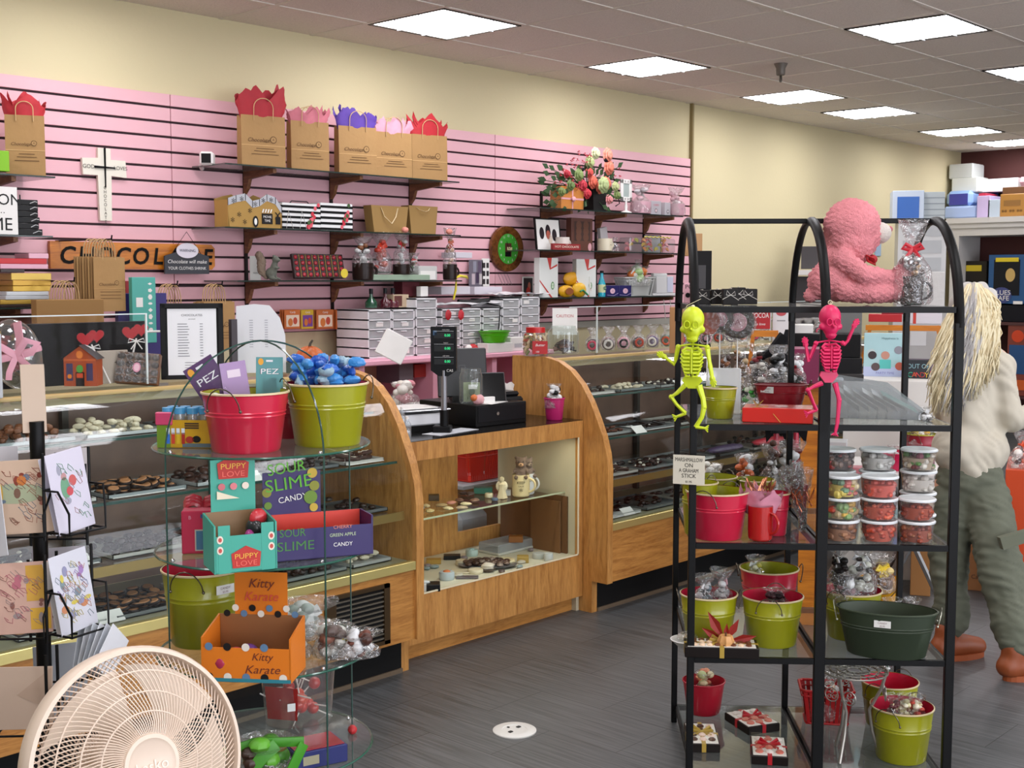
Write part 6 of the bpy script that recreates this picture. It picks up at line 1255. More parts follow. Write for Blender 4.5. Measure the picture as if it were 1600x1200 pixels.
p = Vector((cx - .07, 4.0, DZ)); t = thing('tip_jar', 'clear tip jar holding a folded dollar bill', 'jar', p, R(-35)); clear_jar(t, .055, .16, film('jar_glass', '#eef3f0', .06, .05, .05), neck=.85)
m = MB(M('#9aa686', .6)); m.grid(lambda u, v: ((u - .5) * .075, -.015 + .012 * sin(u * 5), .008 + v * .09), 8, 4); m.use(M('#4f5f44')); m.disc(0, .055, .014, .018, -.026); m.text('1', .02, -.02, .025, M('#3f4f34'), -.028); m.build('dollar_bill', t)
m = MB(WHITE); m.box(-.02, .02, -.05, -.048, .07, .09); m.build('sticker', t)
b = MB(M('#d8a0a4', .4, bump=.4, bs=40)); b.ball((0, 0, .02), .03, 10, 8, (1.2, .6, .8), fn=lambda d: 1 + .15 * noise.noise(d * 4)); b.use(M('#d0703a', .5)); b.ball((-.03, 0, .03), .016, 8, 6); b.build('snack_packet', None, 'small pink and orange snack packet lying on the drawer', 'candy packet', loc=(cx - .07, 3.95, DZ))
cbox('note_card', 'white folded note leaning before the customer screen', 'paper', (cx - .02, 3.93, DZ), .06, .02, .03, WHITE, R(-20))
t = thing('receipt_printer', 'black receipt printer at the right end of the counter', 'printer', (4.32, 4.0, CT), R(-10)); MB(M('#101011', .35)).box(-.075, .075, 0, .19, 0, .11, .012).build('body', t); MB(M('#1a1a1c', .25)).box(-.06, .06, .01, .12, .11, .135, .012).build('cover', t)
b = MB(WHITE); b.grid(lambda u, v: ((u - .5) * .22, .02 * noise.noise(Vector((u * 4, v * 4, 3))), v * .17 * (1 - .5 * (u - .5) ** 2) + .02 * noise.noise(Vector((u * 6, v * 3, 1)))), 14, 8); b.build('tissue_heap', None, 'crumpled white tissue behind the receipt printer', 'paper', loc=(4.40, 4.16, CT + .0))
p = ct(866, 657); bk, rt, h, pc_ = rack_bucket('small magenta pail with bail handle on the counter edge', 850, 882, 623, 657, CT, M('#c2286c', .35, coat=.3), M('#c2286c', .4), ribs=False, bail=True)
cello_bag('black and white wrapped sweets in the magenta pail', pc_ + Vector((0, 0, h * .5)), rt * 2.2, .12, fills=['#141414', '#ececec', '#d8d8d8'], tie='#e8e8e8', lumps=26, fillh=.9, flare=.8)
for k, (x, yb, yt, r) in enumerate(((636, 690, 655, .018), (628, 680, 640, .016))):
 p = at(x, yb, Z=CT); t = thing('clear_bottle', ['clear pump bottle at the left end of the counter, front one', 'clear bottle behind the front pump bottle'][k], 'bottle', p, 0); h = px(yb - yt, p); clear_jar(t, r, h, film('bottle_plastic', '#e8eef2', .10, .12, .08), neck=.5); MB(film('bottle_liquid', '#d8e4ea', .05, .25, .1)).cyl(r * .85, .003, h * .45, 14).build('gel', t); MB(WHITE).lathe([(r * .4, h), (r * .4, h + .012), (0, h + .014)], 12).build('cap', t)
MB(M('#cfd2d8', .4)).box(-.14, .14, 0, .1, 0, .0012).build('paper_sheet', None, 'loose paper under the edge of the cash drawer', 'paper', loc=(3.80, 3.83, CT + .0003), rz=R(8))
b = MB(M('#d8cfae', .6)); b.box(-.002, 0, -.06, .06, -.11, .06); b.build('taped_note', None, 'cream note taped on the pink post beside the left case', 'paper', loc=(3.55, 4.546, 1.08), rot=(0, 0, 90))
p = at(606, 580, Y=4.14); b = MB(WHITE); b.box(-.065, .065, 0, .012, 0, .12, .003); b.build('white_box_lid', None, 'white square lid tilted above the curved end of the left case', 'lid', loc=(p.x, 4.14, 1.252), rot=(-8, 28, math.degrees(facing(p))))
cbox('pink_post', 'pink post of the service flap beside the left case', 'post', (3.55, 4.55, 0), .07, .05, 1.15, PINK, 0)
# display window contents
def dz(x, y, z): return at(x, y, Z=z)
q = rs(); Z0 = .2755; Z1 = .5775
def item(n, l, c, x, y, z, build, rz=None, grp=None):
 p = at(x, y, Z=z); p.y = min(max(p.y, yf + .035), 4.14); t = thing(n, l, c, p, facing(p) if rz is None else rz, grp); build(t, p); return t
def boxp(w, d, h, col, rib=None):
 def f(t, p):
  MB(M(col, .4)).box(-w / 2, w / 2, 0, d, 0, h, .002).build('body', t)
  if rib: m = MB(M(rib, .4)); m.box(-.006, .006, -.001, d + .001, 0, h + .001); m.ball((0, d / 2, h + .004), .014, 8, 6, (1.6, .8, .6)); m.build('ribbon', t)
 return f
def roundp(r, h, col, top=None):
 def f(t, p):
  MB(M(col, .45)).lathe([(r * .95, 0), (r, h * .2), (r, h * .8), (r * .93, h), (0, h)], 24).build('body', t)
  if top: m = MB(M(top, .5)); m.ball((0, 0, h), r * .5, 10, 6, (1, 1, .4)); m.build('topping', t)
 return f
for a in [('gift_cylinder', 'black ribboned candy tin at the left of the display floor', 'tin', 652, 905, Z0, boxp(.06, .05, .085, '#26262a', '#0e0e10')), ('leaning_book', 'dark brown book leaning at the left window edge', 'book', 645, 925, Z0, boxp(.04, .07, .09, '#3a2418')),
          ('black_gift_box', 'black gift box with white and black bow, lower left corner', 'gift box', 664, 925, Z0, boxp(.13, .07, .03, '#111113', '#d8d8d8')), ('gold_box', 'small gold box behind the white soap', 'box', 670, 880, Z0, boxp(.07, .05, .02, '#b08a3a')), ('dark_box', 'flat dark box at the back left of the display floor', 'box', 674, 868, Z0, boxp(.08, .05, .02, '#1c1a1a')),
          ('dome_candle', 'round pale candle with orange flower', 'candle', 698, 905, Z0, roundp(.035, .035, '#b9c4c8', '#c8703a')), ('round_soap', 'cream round cake near the window front', 'soap', 743, 895, Z0, roundp(.035, .018, '#ddd2b4')), ('round_soap', 'cream round cake farther left behind', 'soap', 722, 882, Z0, roundp(.03, .022, '#d8ccae')),
          ('square_plate', 'cream square plate between the cakes', 'plate', 720, 897, Z0, boxp(.09, .07, .008, '#d6ccae')), ('grey_slab', 'grey slate slab at the window front', 'slab', 730, 905, Z0, boxp(.10, .05, .006, '#5a5358')), ('gold_cube', 'small gold box near the right of the display floor', 'box', 817, 880, Z0, boxp(.055, .05, .03, '#a88c46')),
          ('votive_glass', 'small white votive glass at the right', 'candle', 857, 876, Z0, roundp(.022, .036, '#cdd2d0')), ('candy_tin', 'bag of pale sweets behind the votive', 'tin', 842, 872, Z0, roundp(.032, .025, '#b9beba')), ('cream_shell', 'cream coloured shell dish in the middle', 'dish', 790, 880, Z0, roundp(.045, .02, '#d8caa0')),
          ('flat_white_box', 'long flat white box at the back', 'box', 757, 858, Z0, boxp(.12, .04, .012, '#cfccc4')), ('tissue_star', 'teal tissue tuft at the back left', 'tissue', 690, 858, Z0, roundp(.03, .03, '#b9cfca', '#a8c8c4'))]:
 item(*a)
item('silver_platter', 'oval plate piled with foil-wrapped brown chocolates', 'platter', 762, 885, Z0 + 0., lambda t, p: [MB(M('#8f8f92', .3, .6)).lathe([(.06, 0), (.10, .008), (.11, .012)], 32, sx=1.25, sy=.8).build('plate', t)] and [MB(M(['#3a2418', '#4a3228', '#6a5448', '#8a7a70'][k % 4], .3, .2)).ball((.11 * cos(k * 2.4) * sqrt(k / 34), .07 * sin(k * 2.4) * sqrt(k / 34), .018 + .012 * (1 - k / 34)), .017, 8, 6, (1, 1, .6)).build('foil_chocolate', t) for k in range(34)])
item('foil_basket', 'small heap of silver candies with cream ribbon', 'candy dish', 762, 893, Z0, lambda t, p: [MB(M('#6a5a50', .4)).lathe([(.02, 0), (.035, .015)], 20, cap1=False).build('dish', t), MB(M('#d8cfc0', .3)).ball((0, 0, .024), .03, 10, 8, (1, 1, .6), fn=lambda d: 1 + .3 * noise.noise(d * 6)).build('candy', t)])
item('storage_tray', 'clear plastic storage box at the back right', 'storage box', 808, 862, Z0, lambda t, p: [MB(film('tray_plastic', '#c8d0d8', .08, .25, .2)).box(-.13, .13, 0, .14, .003, .05, .006).build('box', t), MB(M('#c8c8c0', .5)).box(-.135, .135, -.004, .144, 0, .012, .003).build('base', t)], 0)
item('wooden_box', 'small orange brown wooden box on the clear box', 'box', 806, 848, Z0 + .051, boxp(.07, .05, .03, '#8a5424'))
MB(M('#6e4a2c', .75)).box(4.525, 4.535, 3.83, 4.27, Z0, .555).build('cardboard_sheet', None, 'wide brown cardboard sheet standing against the right inside wall of the display', 'cardboard'); MB(M('#7c5634', .75)).box(4.508, 4.518, 3.86, 4.05, Z0, .53).build('cardboard_sheet', None, 'narrow lighter cardboard sheet in front of the wide one', 'cardboard')
t = item('mug', 'cream mug with paw prints holding a raccoon-faced plush', 'mug', 814, 775, Z1, lambda t, p: None); p = t.location.copy(); bpy.data.objects.remove(t)
mug('cream mug with black paw prints on the display shelf', p, .042, .105, M('#d8c89a', .35), facing(p), 70, text=[('KEEP', .018, .66), ('CALM', .01, .5), ('*', .04, .25)]); plush('brown plush toy with grey ears sitting in the cream mug', p + Vector((0, 0, .085)), .11, '#6a5a50', '#b08a68', facing(p))
p2 = p + RT * .055 + Vector((.03, .06, 0)); p2.z = Z1; mug('white mug with small print behind the cream mug', p2, .034, .10, M('#d4d6d8', .35), facing(p2), 70, text=[('HERSHEY', .011, .66), ('x', .03, .4)]); plush('grey plush toy sitting in the white mug', p2 + Vector((0, 0, .08)), .10, '#7a6a60', '#9a8a78', facing(p2, 30))
for a in [('brown_box', 'small brown box at the left of the display shelf', 'box', 678, 783, Z1, boxp(.05, .04, .028, '#4a3820')), ('teal_box', 'dark teal box in the middle of the display shelf', 'box', 755, 772, Z1, boxp(.09, .06, .028, '#2f6f5e')), ('white_block', 'small white card block beside the angel figure', 'card', 793, 775, Z1, boxp(.03, .03, .028, '#d8dcda')),
          ('blue_charm', 'tiny blue charm at the front of the display shelf', 'charm', 773, 782, Z1, roundp(.016, .012, '#5a6a80')), ('cream_flower', 'small cream soap flower on the display shelf', 'soap', 764, 777, Z1, roundp(.02, .02, '#d8d0b0'))]: item(*a)
item('angel_figurine', 'cream angel figurine standing on the display shelf', 'figurine', 784, 778, Z1, lambda t, p: [MB(M('#cfc2a0', .6)).lathe([(.026, 0), (.02, .02), (.012, .05), (.016, .065), (.006, .075), (.011, .085), (.01, .097), (0, .102)], 20, fn=lambda a, z: 1 + .08 * cos(5 * a)).build('body', t), MB(M('#dcd2b4', .6)).ball((.012, .006, .055), .02, 8, 6, (.8, .3, 1.2)).ball((-.012, .006, .055), .02, 8, 6, (.8, .3, 1.2)).build('wings', t)])
for k, (x, y, c) in enumerate(((655, 797, '#8a8a8c'), (665, 793, '#c8b48a'), (690, 792, '#a8926a'), (705, 788, '#c88a78'), (718, 784, '#7a5a4c'), (728, 790, '#d8cfa8'), (742, 784, '#8a6a5a'), (700, 797, '#d0c8a0'), (722, 796, '#b0a088'), (735, 774, '#6a5a54'), (715, 772, '#4a3a34'), (650, 803, '#5a6a74'), (672, 801, '#b9a878'))):
 item('wrapped_candy', 'flat wrapped candy scattered on the left of the display shelf', 'candy', x, y, Z1, lambda t, p, c=c: MB(M(c, .35, bump=.4, bs=60)).ball((0, 0, .008), .028, 10, 6, (1, .7, .3), fn=lambda d: 1 + .25 * noise.noise(d * 4 + Vector((x, 0, 0)))).build('wrapper', t), k * 1.1, 'wrapped candies scattered on the display shelf')
for k in range(16):
 x, y = q.uniform(665, 850), q.uniform(865, 900)
 item('wrapped_candy', 'loose wrapped candy on the lower display floor', 'candy', x, y + 6 - (x - 665) * .06, Z0, lambda t, p: MB(M(q.choice(['#b8b0a0', '#8a8288', '#5a4a48', '#cfc8b4', '#8a9a9a']), .35, bump=.4, bs=60)).ball((0, 0, .008), .022, 8, 6, (1, .7, .4), fn=lambda d: 1 + .25 * noise.noise(d * 4 + Vector((k, 0, 0)))).build('wrapper', t), k, 'wrapped candies on the display floor')
p = at(745, 748, Y=4.62); basket('bright red perforated basket seen through the display window', p, .30, .16, .16, M('#d02c14', .4), 0, n=16)
cbox('shelf_slab', 'small shelf behind the counter carrying the red basket', 'shelf', Vector((p.x, 4.5, p.z - .021)), .45, .3, .02, M('#b8bcc4', .5), 0)
p = at(742, 862, Y=4.5); cbox('white_sack', 'white plastic sack behind the counter seen through the window', 'bag', p, .26, .2, .22, M('#b4bac4', .6, bump=.6, bs=12), 0, bev=.04); cbox('low_stool', 'low wooden stool under the white sack', 'stool', (p.x, 4.48, 0), .34, .24, p.z - .001, M('#8a5a2c', .6), 0)
# on top of the cases
TZ = 1.2235
p = at(40, 622, Y=4.12); p.z = TZ; t = thing('candy_egg', 'big clear candy-filled egg tied with a pink organza bow', 'gift egg', p, facing(p), None, (0, R(-12), facing(p))); w = px(76, p); h = px(112, p)
MB(film('egg_plastic', '#f2f2f2', .12, .06, .06)).ball((0, 0, h / 2), 1, 28, 18, (w / 2, w / 2.6, h / 2)).build('shell', t)
for k in range(34): a = q.uniform(0, 6.3); rr = sqrt(q.random()) * w * .33; z = q.uniform(.12, .88) * h; rr *= sqrt(max(.05, 1 - ((z / h - .5) * 2) ** 2)); MB(M(['#1a1212', '#7a1a24', '#2a1a18', '#8a8084', '#b09040', '#a02430'][k % 6], .3, .2)).ball((rr * cos(a), rr * .7 * sin(a), z), .02, 9, 7, (1, 1, .8)).build('candy', t)
m = MB(film('organza', '#f2b0c4', .03, .45, .5)); pk = M('#dfa0b0', .5, sub=0)
m = MB(pk); m.tube([(w * .5 * cos(a), -w * .4 * abs(sin(a)) - .002, h * .52) for a in [pi + pi * k / 12 for k in range(13)]], .007, 6, flat=(.3, 1.6)); m.tube([(w * .18, -w * .3, h * .98 - .01), (w * .14, -w * .4, h * .7), (w * .05, -w * .42, h * .52), (w * .1, -w * .36, h * .3)], .01, 6, flat=(.3, 2))
for s_ in (1, -1): m.tube([(0, -w * .43, h * .5), (s_ * w * .25, -w * .55, h * .68), (s_ * w * .45, -w * .5, h * .6), (s_ * w * .3, -w * .5, h * .5), (0, -w * .43, h * .5)], .009, 6, flat=(.3, 1.6)); m.tube([(0, -w * .43, h * .5), (s_ * w * .2, -w * .5, h * .3), (s_ * w * .25, -w * .48, h * .2)], .008, 6, flat=(.3, 1.5))
m.build('organza_bow', t)
p = at(126, 614, Y=4.1); p.z = TZ; t = thing('haunted_house_box', 'orange haunted house candy box with dark roof and green-haired figure', 'candy box', p, facing(p, -18)); w = px(50, p); d = .075; h = px(44, p); O = M('#a8481c', .5)
b = MB(O); b.box(-w / 2, w / 2, 0, d, 0, h); b.prism([(-w / 2, h), (w / 2, h), (0, h * 1.42)], 0, d)
b.use(M('#c8642a')); b.box(-w / 2, w / 2, -.001, 0, h * .9, h * .96)
for x in (-.32, .3): b.panel(x * w, h * .5, w * .2, h * .62, -.0012, M('#3a3058'))
b.disc(0, h * 1.12, .012, .014, -.0012, M('#e08030')); b.disc(-.32 * w, h * .35, .008, .008, -.002, M('#e08020'))
b.use(M('#241c1a')); b.box(-w * .13, w * .13, -.003, 0, 0, h * .5); b.disc(0, h * .62, .012, .014, -.0035, M('#4a9a3a')); b.panel(0, h * .38, w * .2, h * .16, -.0042, M('#d04a18')); b.build('house', t)
b = MB(M('#2e2a2c', .6)); b.add([(-w * .56, -.008, h * .95), (-w * .56, d + .008, h * .95), (0, d + .008, h * 1.46), (0, -.008, h * 1.46)], [[0, 1, 2, 3]]); b.add([(w * .56, -.008, h * .95), (w * .56, d + .008, h * .95), (0, d + .008, h * 1.46), (0, -.008, h * 1.46)], [[0, 1, 2, 3]]); b.build('roof', t)
for k, (x, y, l, an) in enumerate(((145, 535, 'red foil heart pop with white ribbon left of the house box', 28), (215, 530, 'red foil heart pop pair with white ribbon near the price list', -15))):
 p = at(x, 605, Y=4.14); p.z = TZ + .002; hh = px(605 - y, p); t = thing('heart_lollipop', l, 'lollipop', p, facing(p))
 for j, (dx, ddy, rr) in enumerate(((-.02, 0, .03), (.018, .012, .026))):
  m = MB(M('#a80c16', .5)); n = 28; out = []
  for i in range(n): u = 2 * pi * i / n; out.append((dx + rr * (16 * sin(u) ** 3) / 16, hh + ddy + rr * (13 * cos(u) - 5 * cos(2 * u) - 2 * cos(3 * u) - cos(4 * u)) / 16))
  m.prism(out, -.006 + j * .012, .004 + j * .012); m.build('heart', t)
 m = MB(WHITE); m.tube([(.0, 0, hh - .02), (sin(R(an)) * hh * .8, .0, .0)], .003, 6); m.build('stick', t); m = MB(WHITE)
 for s_ in (1, -1): m.tube([(0, -.01, hh - .03), (s_ * .025, -.014, hh - .02), (s_ * .03, -.014, hh - .035), (0, -.01, hh - .03)], .002, 5); m.tube([(0, -.01, hh - .03), (s_ * .02, -.01, hh - .06)], .002, 5)
 m.build('ribbon', t)
p = at(212, 608, Y=4.06); p.z = TZ; t = thing('chocolate_box', 'brown chocolate box with clear crinkled top and pink seal, propped up', 'chocolate box', p, facing(p, -14), None, (R(-16), R(4), facing(p, -14))); w = px(66, p); h = px(50, p)
MB(M('#6a4020', .5)).box(-w / 2, w / 2, .004, .035, 0, h, .002).build('tray', t)
for i in range(5):
 for j in range(4): MB(M(['#181212', '#2a1a16', '#3a3432'][(i + j) % 3], .3)).ball((-w * .4 + i * w * .2, .003, h * (.14 + j * .24)), .012, 8, 6, (1.2, .5, 1)).build('chocolate', t)
MB(CELLO).box(-w / 2 + .002, w / 2 - .002, -.008, .004, .003, h - .003).build('clear_cover', t); m = MB(); m.disc(0, h * .5, .014, .018, -.010, M('#d890a8')); m.disc(0, h * .5, .010, .013, -.0105, M('#e8c0cc')); m.build('seal', t)
cbox('white_sign_back', 'tall white sheet standing at the left photo edge on the case', 'paper', Vector((at(0, 620, Y=3.98).x - .03, 3.98, 1.2135)), .07, .02, .21, M('#c8ccd2', .5), facing(p)); cbox('grey_card', 'grey card with small cross print behind the chocolate box', 'card', Vector((at(178, 606, Y=4.13).x, 4.13, TZ)), .12, .01, .12, M('#a59a8c', .6), 0, deco=lambda b, w, h: b.text('+', .03, w * .1, h * .62, MATB, -.001))
p = at(484, 590, Y=4.12); p.z = TZ; t = thing('foil_pumpkin', 'orange carved pumpkin ornament on the left case', 'pumpkin', p, facing(p)); r = px(22, p); m = MB(M('#b85a1e', .4, var=.3, vs=30)); m.xf((0, 0, r * .85)); m.ball((0, 0, 0), r, 32, 16, (1, 1, .85), fn=lambda d: 1 + .06 * cos(9 * atan2(d.y, d.x))); m.build('body', t); MB(M('#3a3226')).tube([(0, 0, r * 1.6), (.004, 0, r * 1.9), (.014, 0, r * 2.15)], [.007, .005, .004], 8).build('stem', t)
sign_card('shelf_sign', 'small dark sign lettered CELTIC before the pumpkin', Vector((at(462, 590, Y=4.04).x, 4.04, TZ)), .075, .045, facing(p), [('CELTIC', .012, .62, 0, '#e0e0d8')], paper=M('#3a463e', .5))
cbox('dark_register_stand', 'dark upright card rack post behind the price list', 'stand', Vector((at(368, 600, Y=4.16).x, 4.16, TZ)), .03, .02, .22, M('#4a4448', .4, .4), 0)
p = at(837, 560, Y=4.08); p = Vector((4.60, 4.10, TZ)); t = thing('candy_jar', 'square candy jar with red lid full of peanut butter candies', 'jar', p, R(-40)); r = .062; h = .115
MB(film('jar_plastic', '#f4f0ec', .08, .05, .1)).lathe([(r * .95, 0), (r, .01), (r, h * .9), (r * .75, h)], 24, cap1=False).build('jar', t); MB(M('#c01a1c', .35)).lathe([(r * .78, h), (r * .78, h + .025), (0, h + .025)], 28).build('lid', t)
for k in range(70): a = q.uniform(0, 6.3); z = .012 + q.random() * h * .82; m = MB(M(['#c88a4a', '#d8c090', '#a8402a', '#7a8a4a', '#e0d0a8'][k % 5], .5)); rr = r * .8 if k % 3 else r * .4; m.xf((rr * cos(a), rr * sin(a), z), (q.uniform(0, 180), q.uniform(0, 180), 0)); m.tube([(-.014, 0, 0), (.014, 0, 0)], .007, 6); m.build('wrapped_candy', t)
m = MB(M('#b01c20', .5)); m.xf((0, -r * 1.03, 0)); m.box(-.025, .05, -.002, 0, .012, .075); m.text('Butter', .018, .012, .055, WHITE, -.003, shear=.3); m.text('100', .012, .0, .022, WHITE, -.003); m.build('label', t)
p = Vector((4.86, 4.14, TZ)); t = thing('cookie_jar', 'clear square jar of chocolate bark beside the candy jar', 'jar', p, R(-40)); clear_jar(t, .08, .14, film('jar_glass', '#eef3f0', .06, .05, .05), neck=.8)
for k in range(14): m = MB(CHOC[k % 4]); m.xf((q.uniform(-.04, .04), q.uniform(-.04, .04), .01 + k * .0035), (q.uniform(-30, 30), q.uniform(-30, 30), q.uniform(0, 90))); m.box(-.025, .025, -.02, .02, 0, .008); m.build('bark_piece', t)
sign_card('caution_sheet', 'white sheet with faint red handwriting behind the jars', Vector((4.93, 4.19, TZ + .09)), .13, .14, facing(p), [('CAUTION', .022, .7, 0, '#c05a60', .09)], tilt=-8)
pops = ['#1a1512', '#d8d4cc', '#3a1d14', '#c83a5a', '#e6a0b4', '#d85a30', '#2a1a1a', '#e8e4dc', '#4a2a6a', '#b8442c', '#2a6a4a', '#141414']
for k in range(40):
 x = 5.05 + k * .066; y = 4.10 + (k % 2) * .05; t = thing('wrapped_treat', 'round dipped cookie in a twisted clear bag on the right case', 'candy', (x, y, TZ), facing((x, y)) + R(q.uniform(-20, 20)), 'bagged dipped cookies in a row on the right case')
 m = MB(M(pops[k % 12], .4)); m.ball((0, 0, .035), .033, 12, 8, (1, .45, 1)); m.build('cookie', t); m = MB(M(pops[(k * 5 + 3) % 12], .4)); m.tube([(.02 * cos(a), -.016, .035 + .02 * sin(a)) for a in [2 * pi * j / 12 for j in range(12)]], .006, 6, closed=True); m.build('icing_ring', t)
 m = MB(CELLO); m.lathe([(.03, .0), (.04, .03), (.036, .06), (.012, .085), (.02, .105), (.035, .125)], 12, cap1=False, sy=.6, fn=lambda a, z: 1 + .12 * cos(5 * a + z * 40 + k)); m.build('wrapper', t)
sign_card('tiny_price_card', 'grey price card over the bagged cookies', Vector((6.9, 4.2, TZ + .14)), .1, .05, facing((6.9, 4.2)), [('$4.50', .02, .5)], cat='label', paper=M('#b8bab8', .5))
# chocolates in the cases
def proto(kind):
 m = MB(); q = rs()
 if kind == 0: m.use(CHOC[0]); m.ball((0, 0, .008), .017, 10, 6, (1, 1, .55), fn=lambda d: 1 + .25 * noise.noise(d * 3))
 if kind == 1: m.use(CHOC[1]); m.lathe([(.017, 0), (.02, .004), (.018, .011), (.006, .016), (0, .017)], 14)
 if kind == 2: m.use(CHOC[2]); m.lathe([(.024, 0), (.026, .005), (.024, .009)], 16); m.use(M('#a8744a', .5)); m.lathe([(.019, .009), (.017, .012), (0, .012)], 14)
 if kind == 3: m.use(CHOC[3]); m.box(-.02, .02, -.014, .014, 0, .012, .004)
 if kind == 4: m.use(CHOC[1]); m.tube([(-.03, 0, .009), (0, .004, .011), (.03, 0, .009)], .009, 8); m.use(M('#d8ccb8', .5)); m.tube([(-.02, -.004, .018), (-.005, .004, .019), (.005, -.004, .019), (.02, .004, .018)], .002, 5)
 if kind == 5: m.use(M('#d8cdb2', .5)); m.ball((0, 0, .009), .018, 9, 6, (1.2, .8, .6), fn=lambda d: 1 + .2 * noise.noise(d * 4));
 if kind == 6: m.use(M('#7a4a2e', .4)); m.ball((0, 0, .009), .016, 9, 6, (1, 1, .8), fn=lambda d: 1 + .2 * noise.noise(d * 4))
 if kind == 7: m.use(CHOC[2]); m.box(-.03, .03, -.02, .02, 0, .007, .002)
 if kind == 8: m.use(CHOC[0]); m.ball((0, 0, .01), .019, 9, 6, (1.1, .8, .6)); m.use(M('#e4dccc', .4)); m.ball((-.012, 0, .012), .011, 8, 6, (1, 1, .6))
 return m
KN = ['chocolate_cluster', 'chocolate_truffle', 'nut_cookie', 'milk_chocolate', 'dipped_pretzel', 'white_cluster', 'caramel_nut', 'chocolate_bark', 'swirl_chocolate']
KD = ['dark nut clusters', 'dark round truffles', 'nut topped chocolate cookies', 'square milk chocolates', 'drizzled dipped pretzels', 'cream white clusters', 'tan caramel nuts', 'dark chocolate bark slabs', 'dark and white swirls']
first = {}
def piece(kind, label, grp, loc, rot):
 if kind not in first:
  o = proto(kind).build(KN[kind], None, label, 'chocolate', grp); first[kind] = o
 else: o = dup(first[kind], None, label, grp)
 o.location = loc; o.rotation_euler = rot; return o
TR = 0
def tray(x, z, y0, w, d, kind, n, side, level, mix=None, heap=False, extra=None, slope=0):
 global TR
 TR += 1; wi = '%s tray on the %s of the %s case' % ('first second third fourth fifth sixth seventh eighth ninth tenth'.split()[(xs.index(x))], ['deck', 'low shelf', 'middle shelf', 'top shelf'][level], side)
 o = MB(M(['#8d9494', '#b9bcba', '#74797a', '#c8c6be'][TR % 4], .3, .3)); o.box(-w / 2, w / 2, 0, d, 0, .003); o.box(-w / 2, w / 2, 0, .003, 0, .014); o.box(-w / 2, w / 2, d - .003, d, 0, .014); o.box(-w / 2, -w / 2 + .003, 0, d, 0, .014); o.box(w / 2 - .003, w / 2, 0, d, 0, .014)
 if TR % 3 == 0: o.use(WHITE); o.box(-w * .46, w * .46, -.012, d * .9, .0032, .0042)
 o.build('candy_tray', None, '%s, holding %s' % (wi, KD[kind]), 'tray', 'candy trays in the %s case' % side, loc=(x, y0, z + .001))
 q = rs(); lab = KD[kind][:-1] + ', ' + wi
 grp = 'pieces in tray %d of the candy cases' % TR
 if heap:
  m = MB();
  for k in range(n): m.use(CHOC[q.choice([0, 1, 2, 3, 5] if kind != 5 else [4, 4, 5])]); m.ball((q.uniform(-.44, .44) * w, d / 2 + q.uniform(-.42, .42) * d, .012 + q.random() * .03), q.uniform(.012, .022), 7, 5, (1, 1, .7))
  m.build('chocolate_heap', None, 'heap of %s, %s' % (KD[kind], wi), 'chocolate', kind='stuff', loc=(x, y0, z + .004)); return
 nx = max(3, int(w / .046)); ny = max(2, int(n / nx / 1.7)); k = 0
 for lay in range(3):
  for j in range(ny):
   for i in range(nx):
    if k >= n: break
    if lay and q.random() < .3: continue
    px_ = x + (-.5 + (i + .5 + q.uniform(-.25, .25)) / nx) * w * .9 * (1 - .14 * lay); py = y0 + d * (.08 + .84 * (j + .5 + q.uniform(-.2, .2)) / ny)
    piece(kind, lab, grp, (px_, py, z + .005 + lay * .016), (R(q.uniform(-14, 14)) * (lay > 0), R(q.uniform(-14, 14)) * (lay > 0), q.uniform(0, 6.3))); k += 1
DL, DR = .472, .437
xs = [1.88, 2.22, 2.56, 2.90, 3.18]
kinds = [[2, 2, 6, 0, 5], [8, 0, 3, 7, 0], [0, 2, 1, 0, 4], [6, 5, 1, 6, 0]]
for lv, z in enumerate((DL, DL + .2, DL + .4, DL + .59)):
 for i, x in enumerate(xs):
  n = (44, 36, 36, 26)[lv]; y0 = (3.70, 3.72, 3.74, 3.87)[lv]; d = (.30, .26, .26, .22)[lv]
  tray(x, z, y0, .30 if i < 4 else .2, d, kinds[lv][i], n if i < 4 else 14, 'left', lv, heap=(lv == 3 and i > 2))
xs = [4.80 + .345 * k for k in range(10)]
for lv, z in enumerate((DR, DR + .2, DR + .4, DR + .59)):
 for i, x in enumerate(xs):
  y0 = (3.70, 3.72, 3.74, 3.87)[lv]; d = (.30, .26, .26, .22)[lv]
  tray(x, z, y0, .30, d, [[7, 0, 1, 7, 3, 0, 8, 2, 0, 1], [4, 8, 7, 3, 0, 4, 1, 0, 7, 2], [3, 7, 7, 5, 4, 0, 8, 1, 6, 0], [0, 5, 8, 5, 4, 0, 6, 1, 0, 3]][lv][i], 16, 'right', lv, heap=i > 3)
for k, (x, y, z, c, l) in enumerate([(2.05, 3.69, DL, '#e0ded8', 'white price card leaning on the deck tray'), (2.62, 3.70, DL + .4, '#dcdad4', 'white price card on the middle shelf of the left case'), (1.95, 3.71, DL + .2, '#dedcd8', 'white price card on the lowest shelf of the left case'), (3.05, 3.85, DL + .59, '#e4e2de', 'white card on the top shelf of the left case by the end panel'),
          (4.95, 3.70, DR + .4, '#e2e0da', 'white price card on the middle shelf of the right case'), (5.5, 3.84, DR + .59, '#dddbd5', 'white price card on the top shelf of the right case'), (4.85, 3.69, DR, '#dcdad4', 'white price card on the deck of the right case')]):
 b = MB(M(c, .5)); b.xf((0, 0, 0), (-50, 0, 0)); b.box(-.045, .045, 0, .001, 0, .05); b.build('price_card', None, l, 'label', loc=(x, y, z + .002))
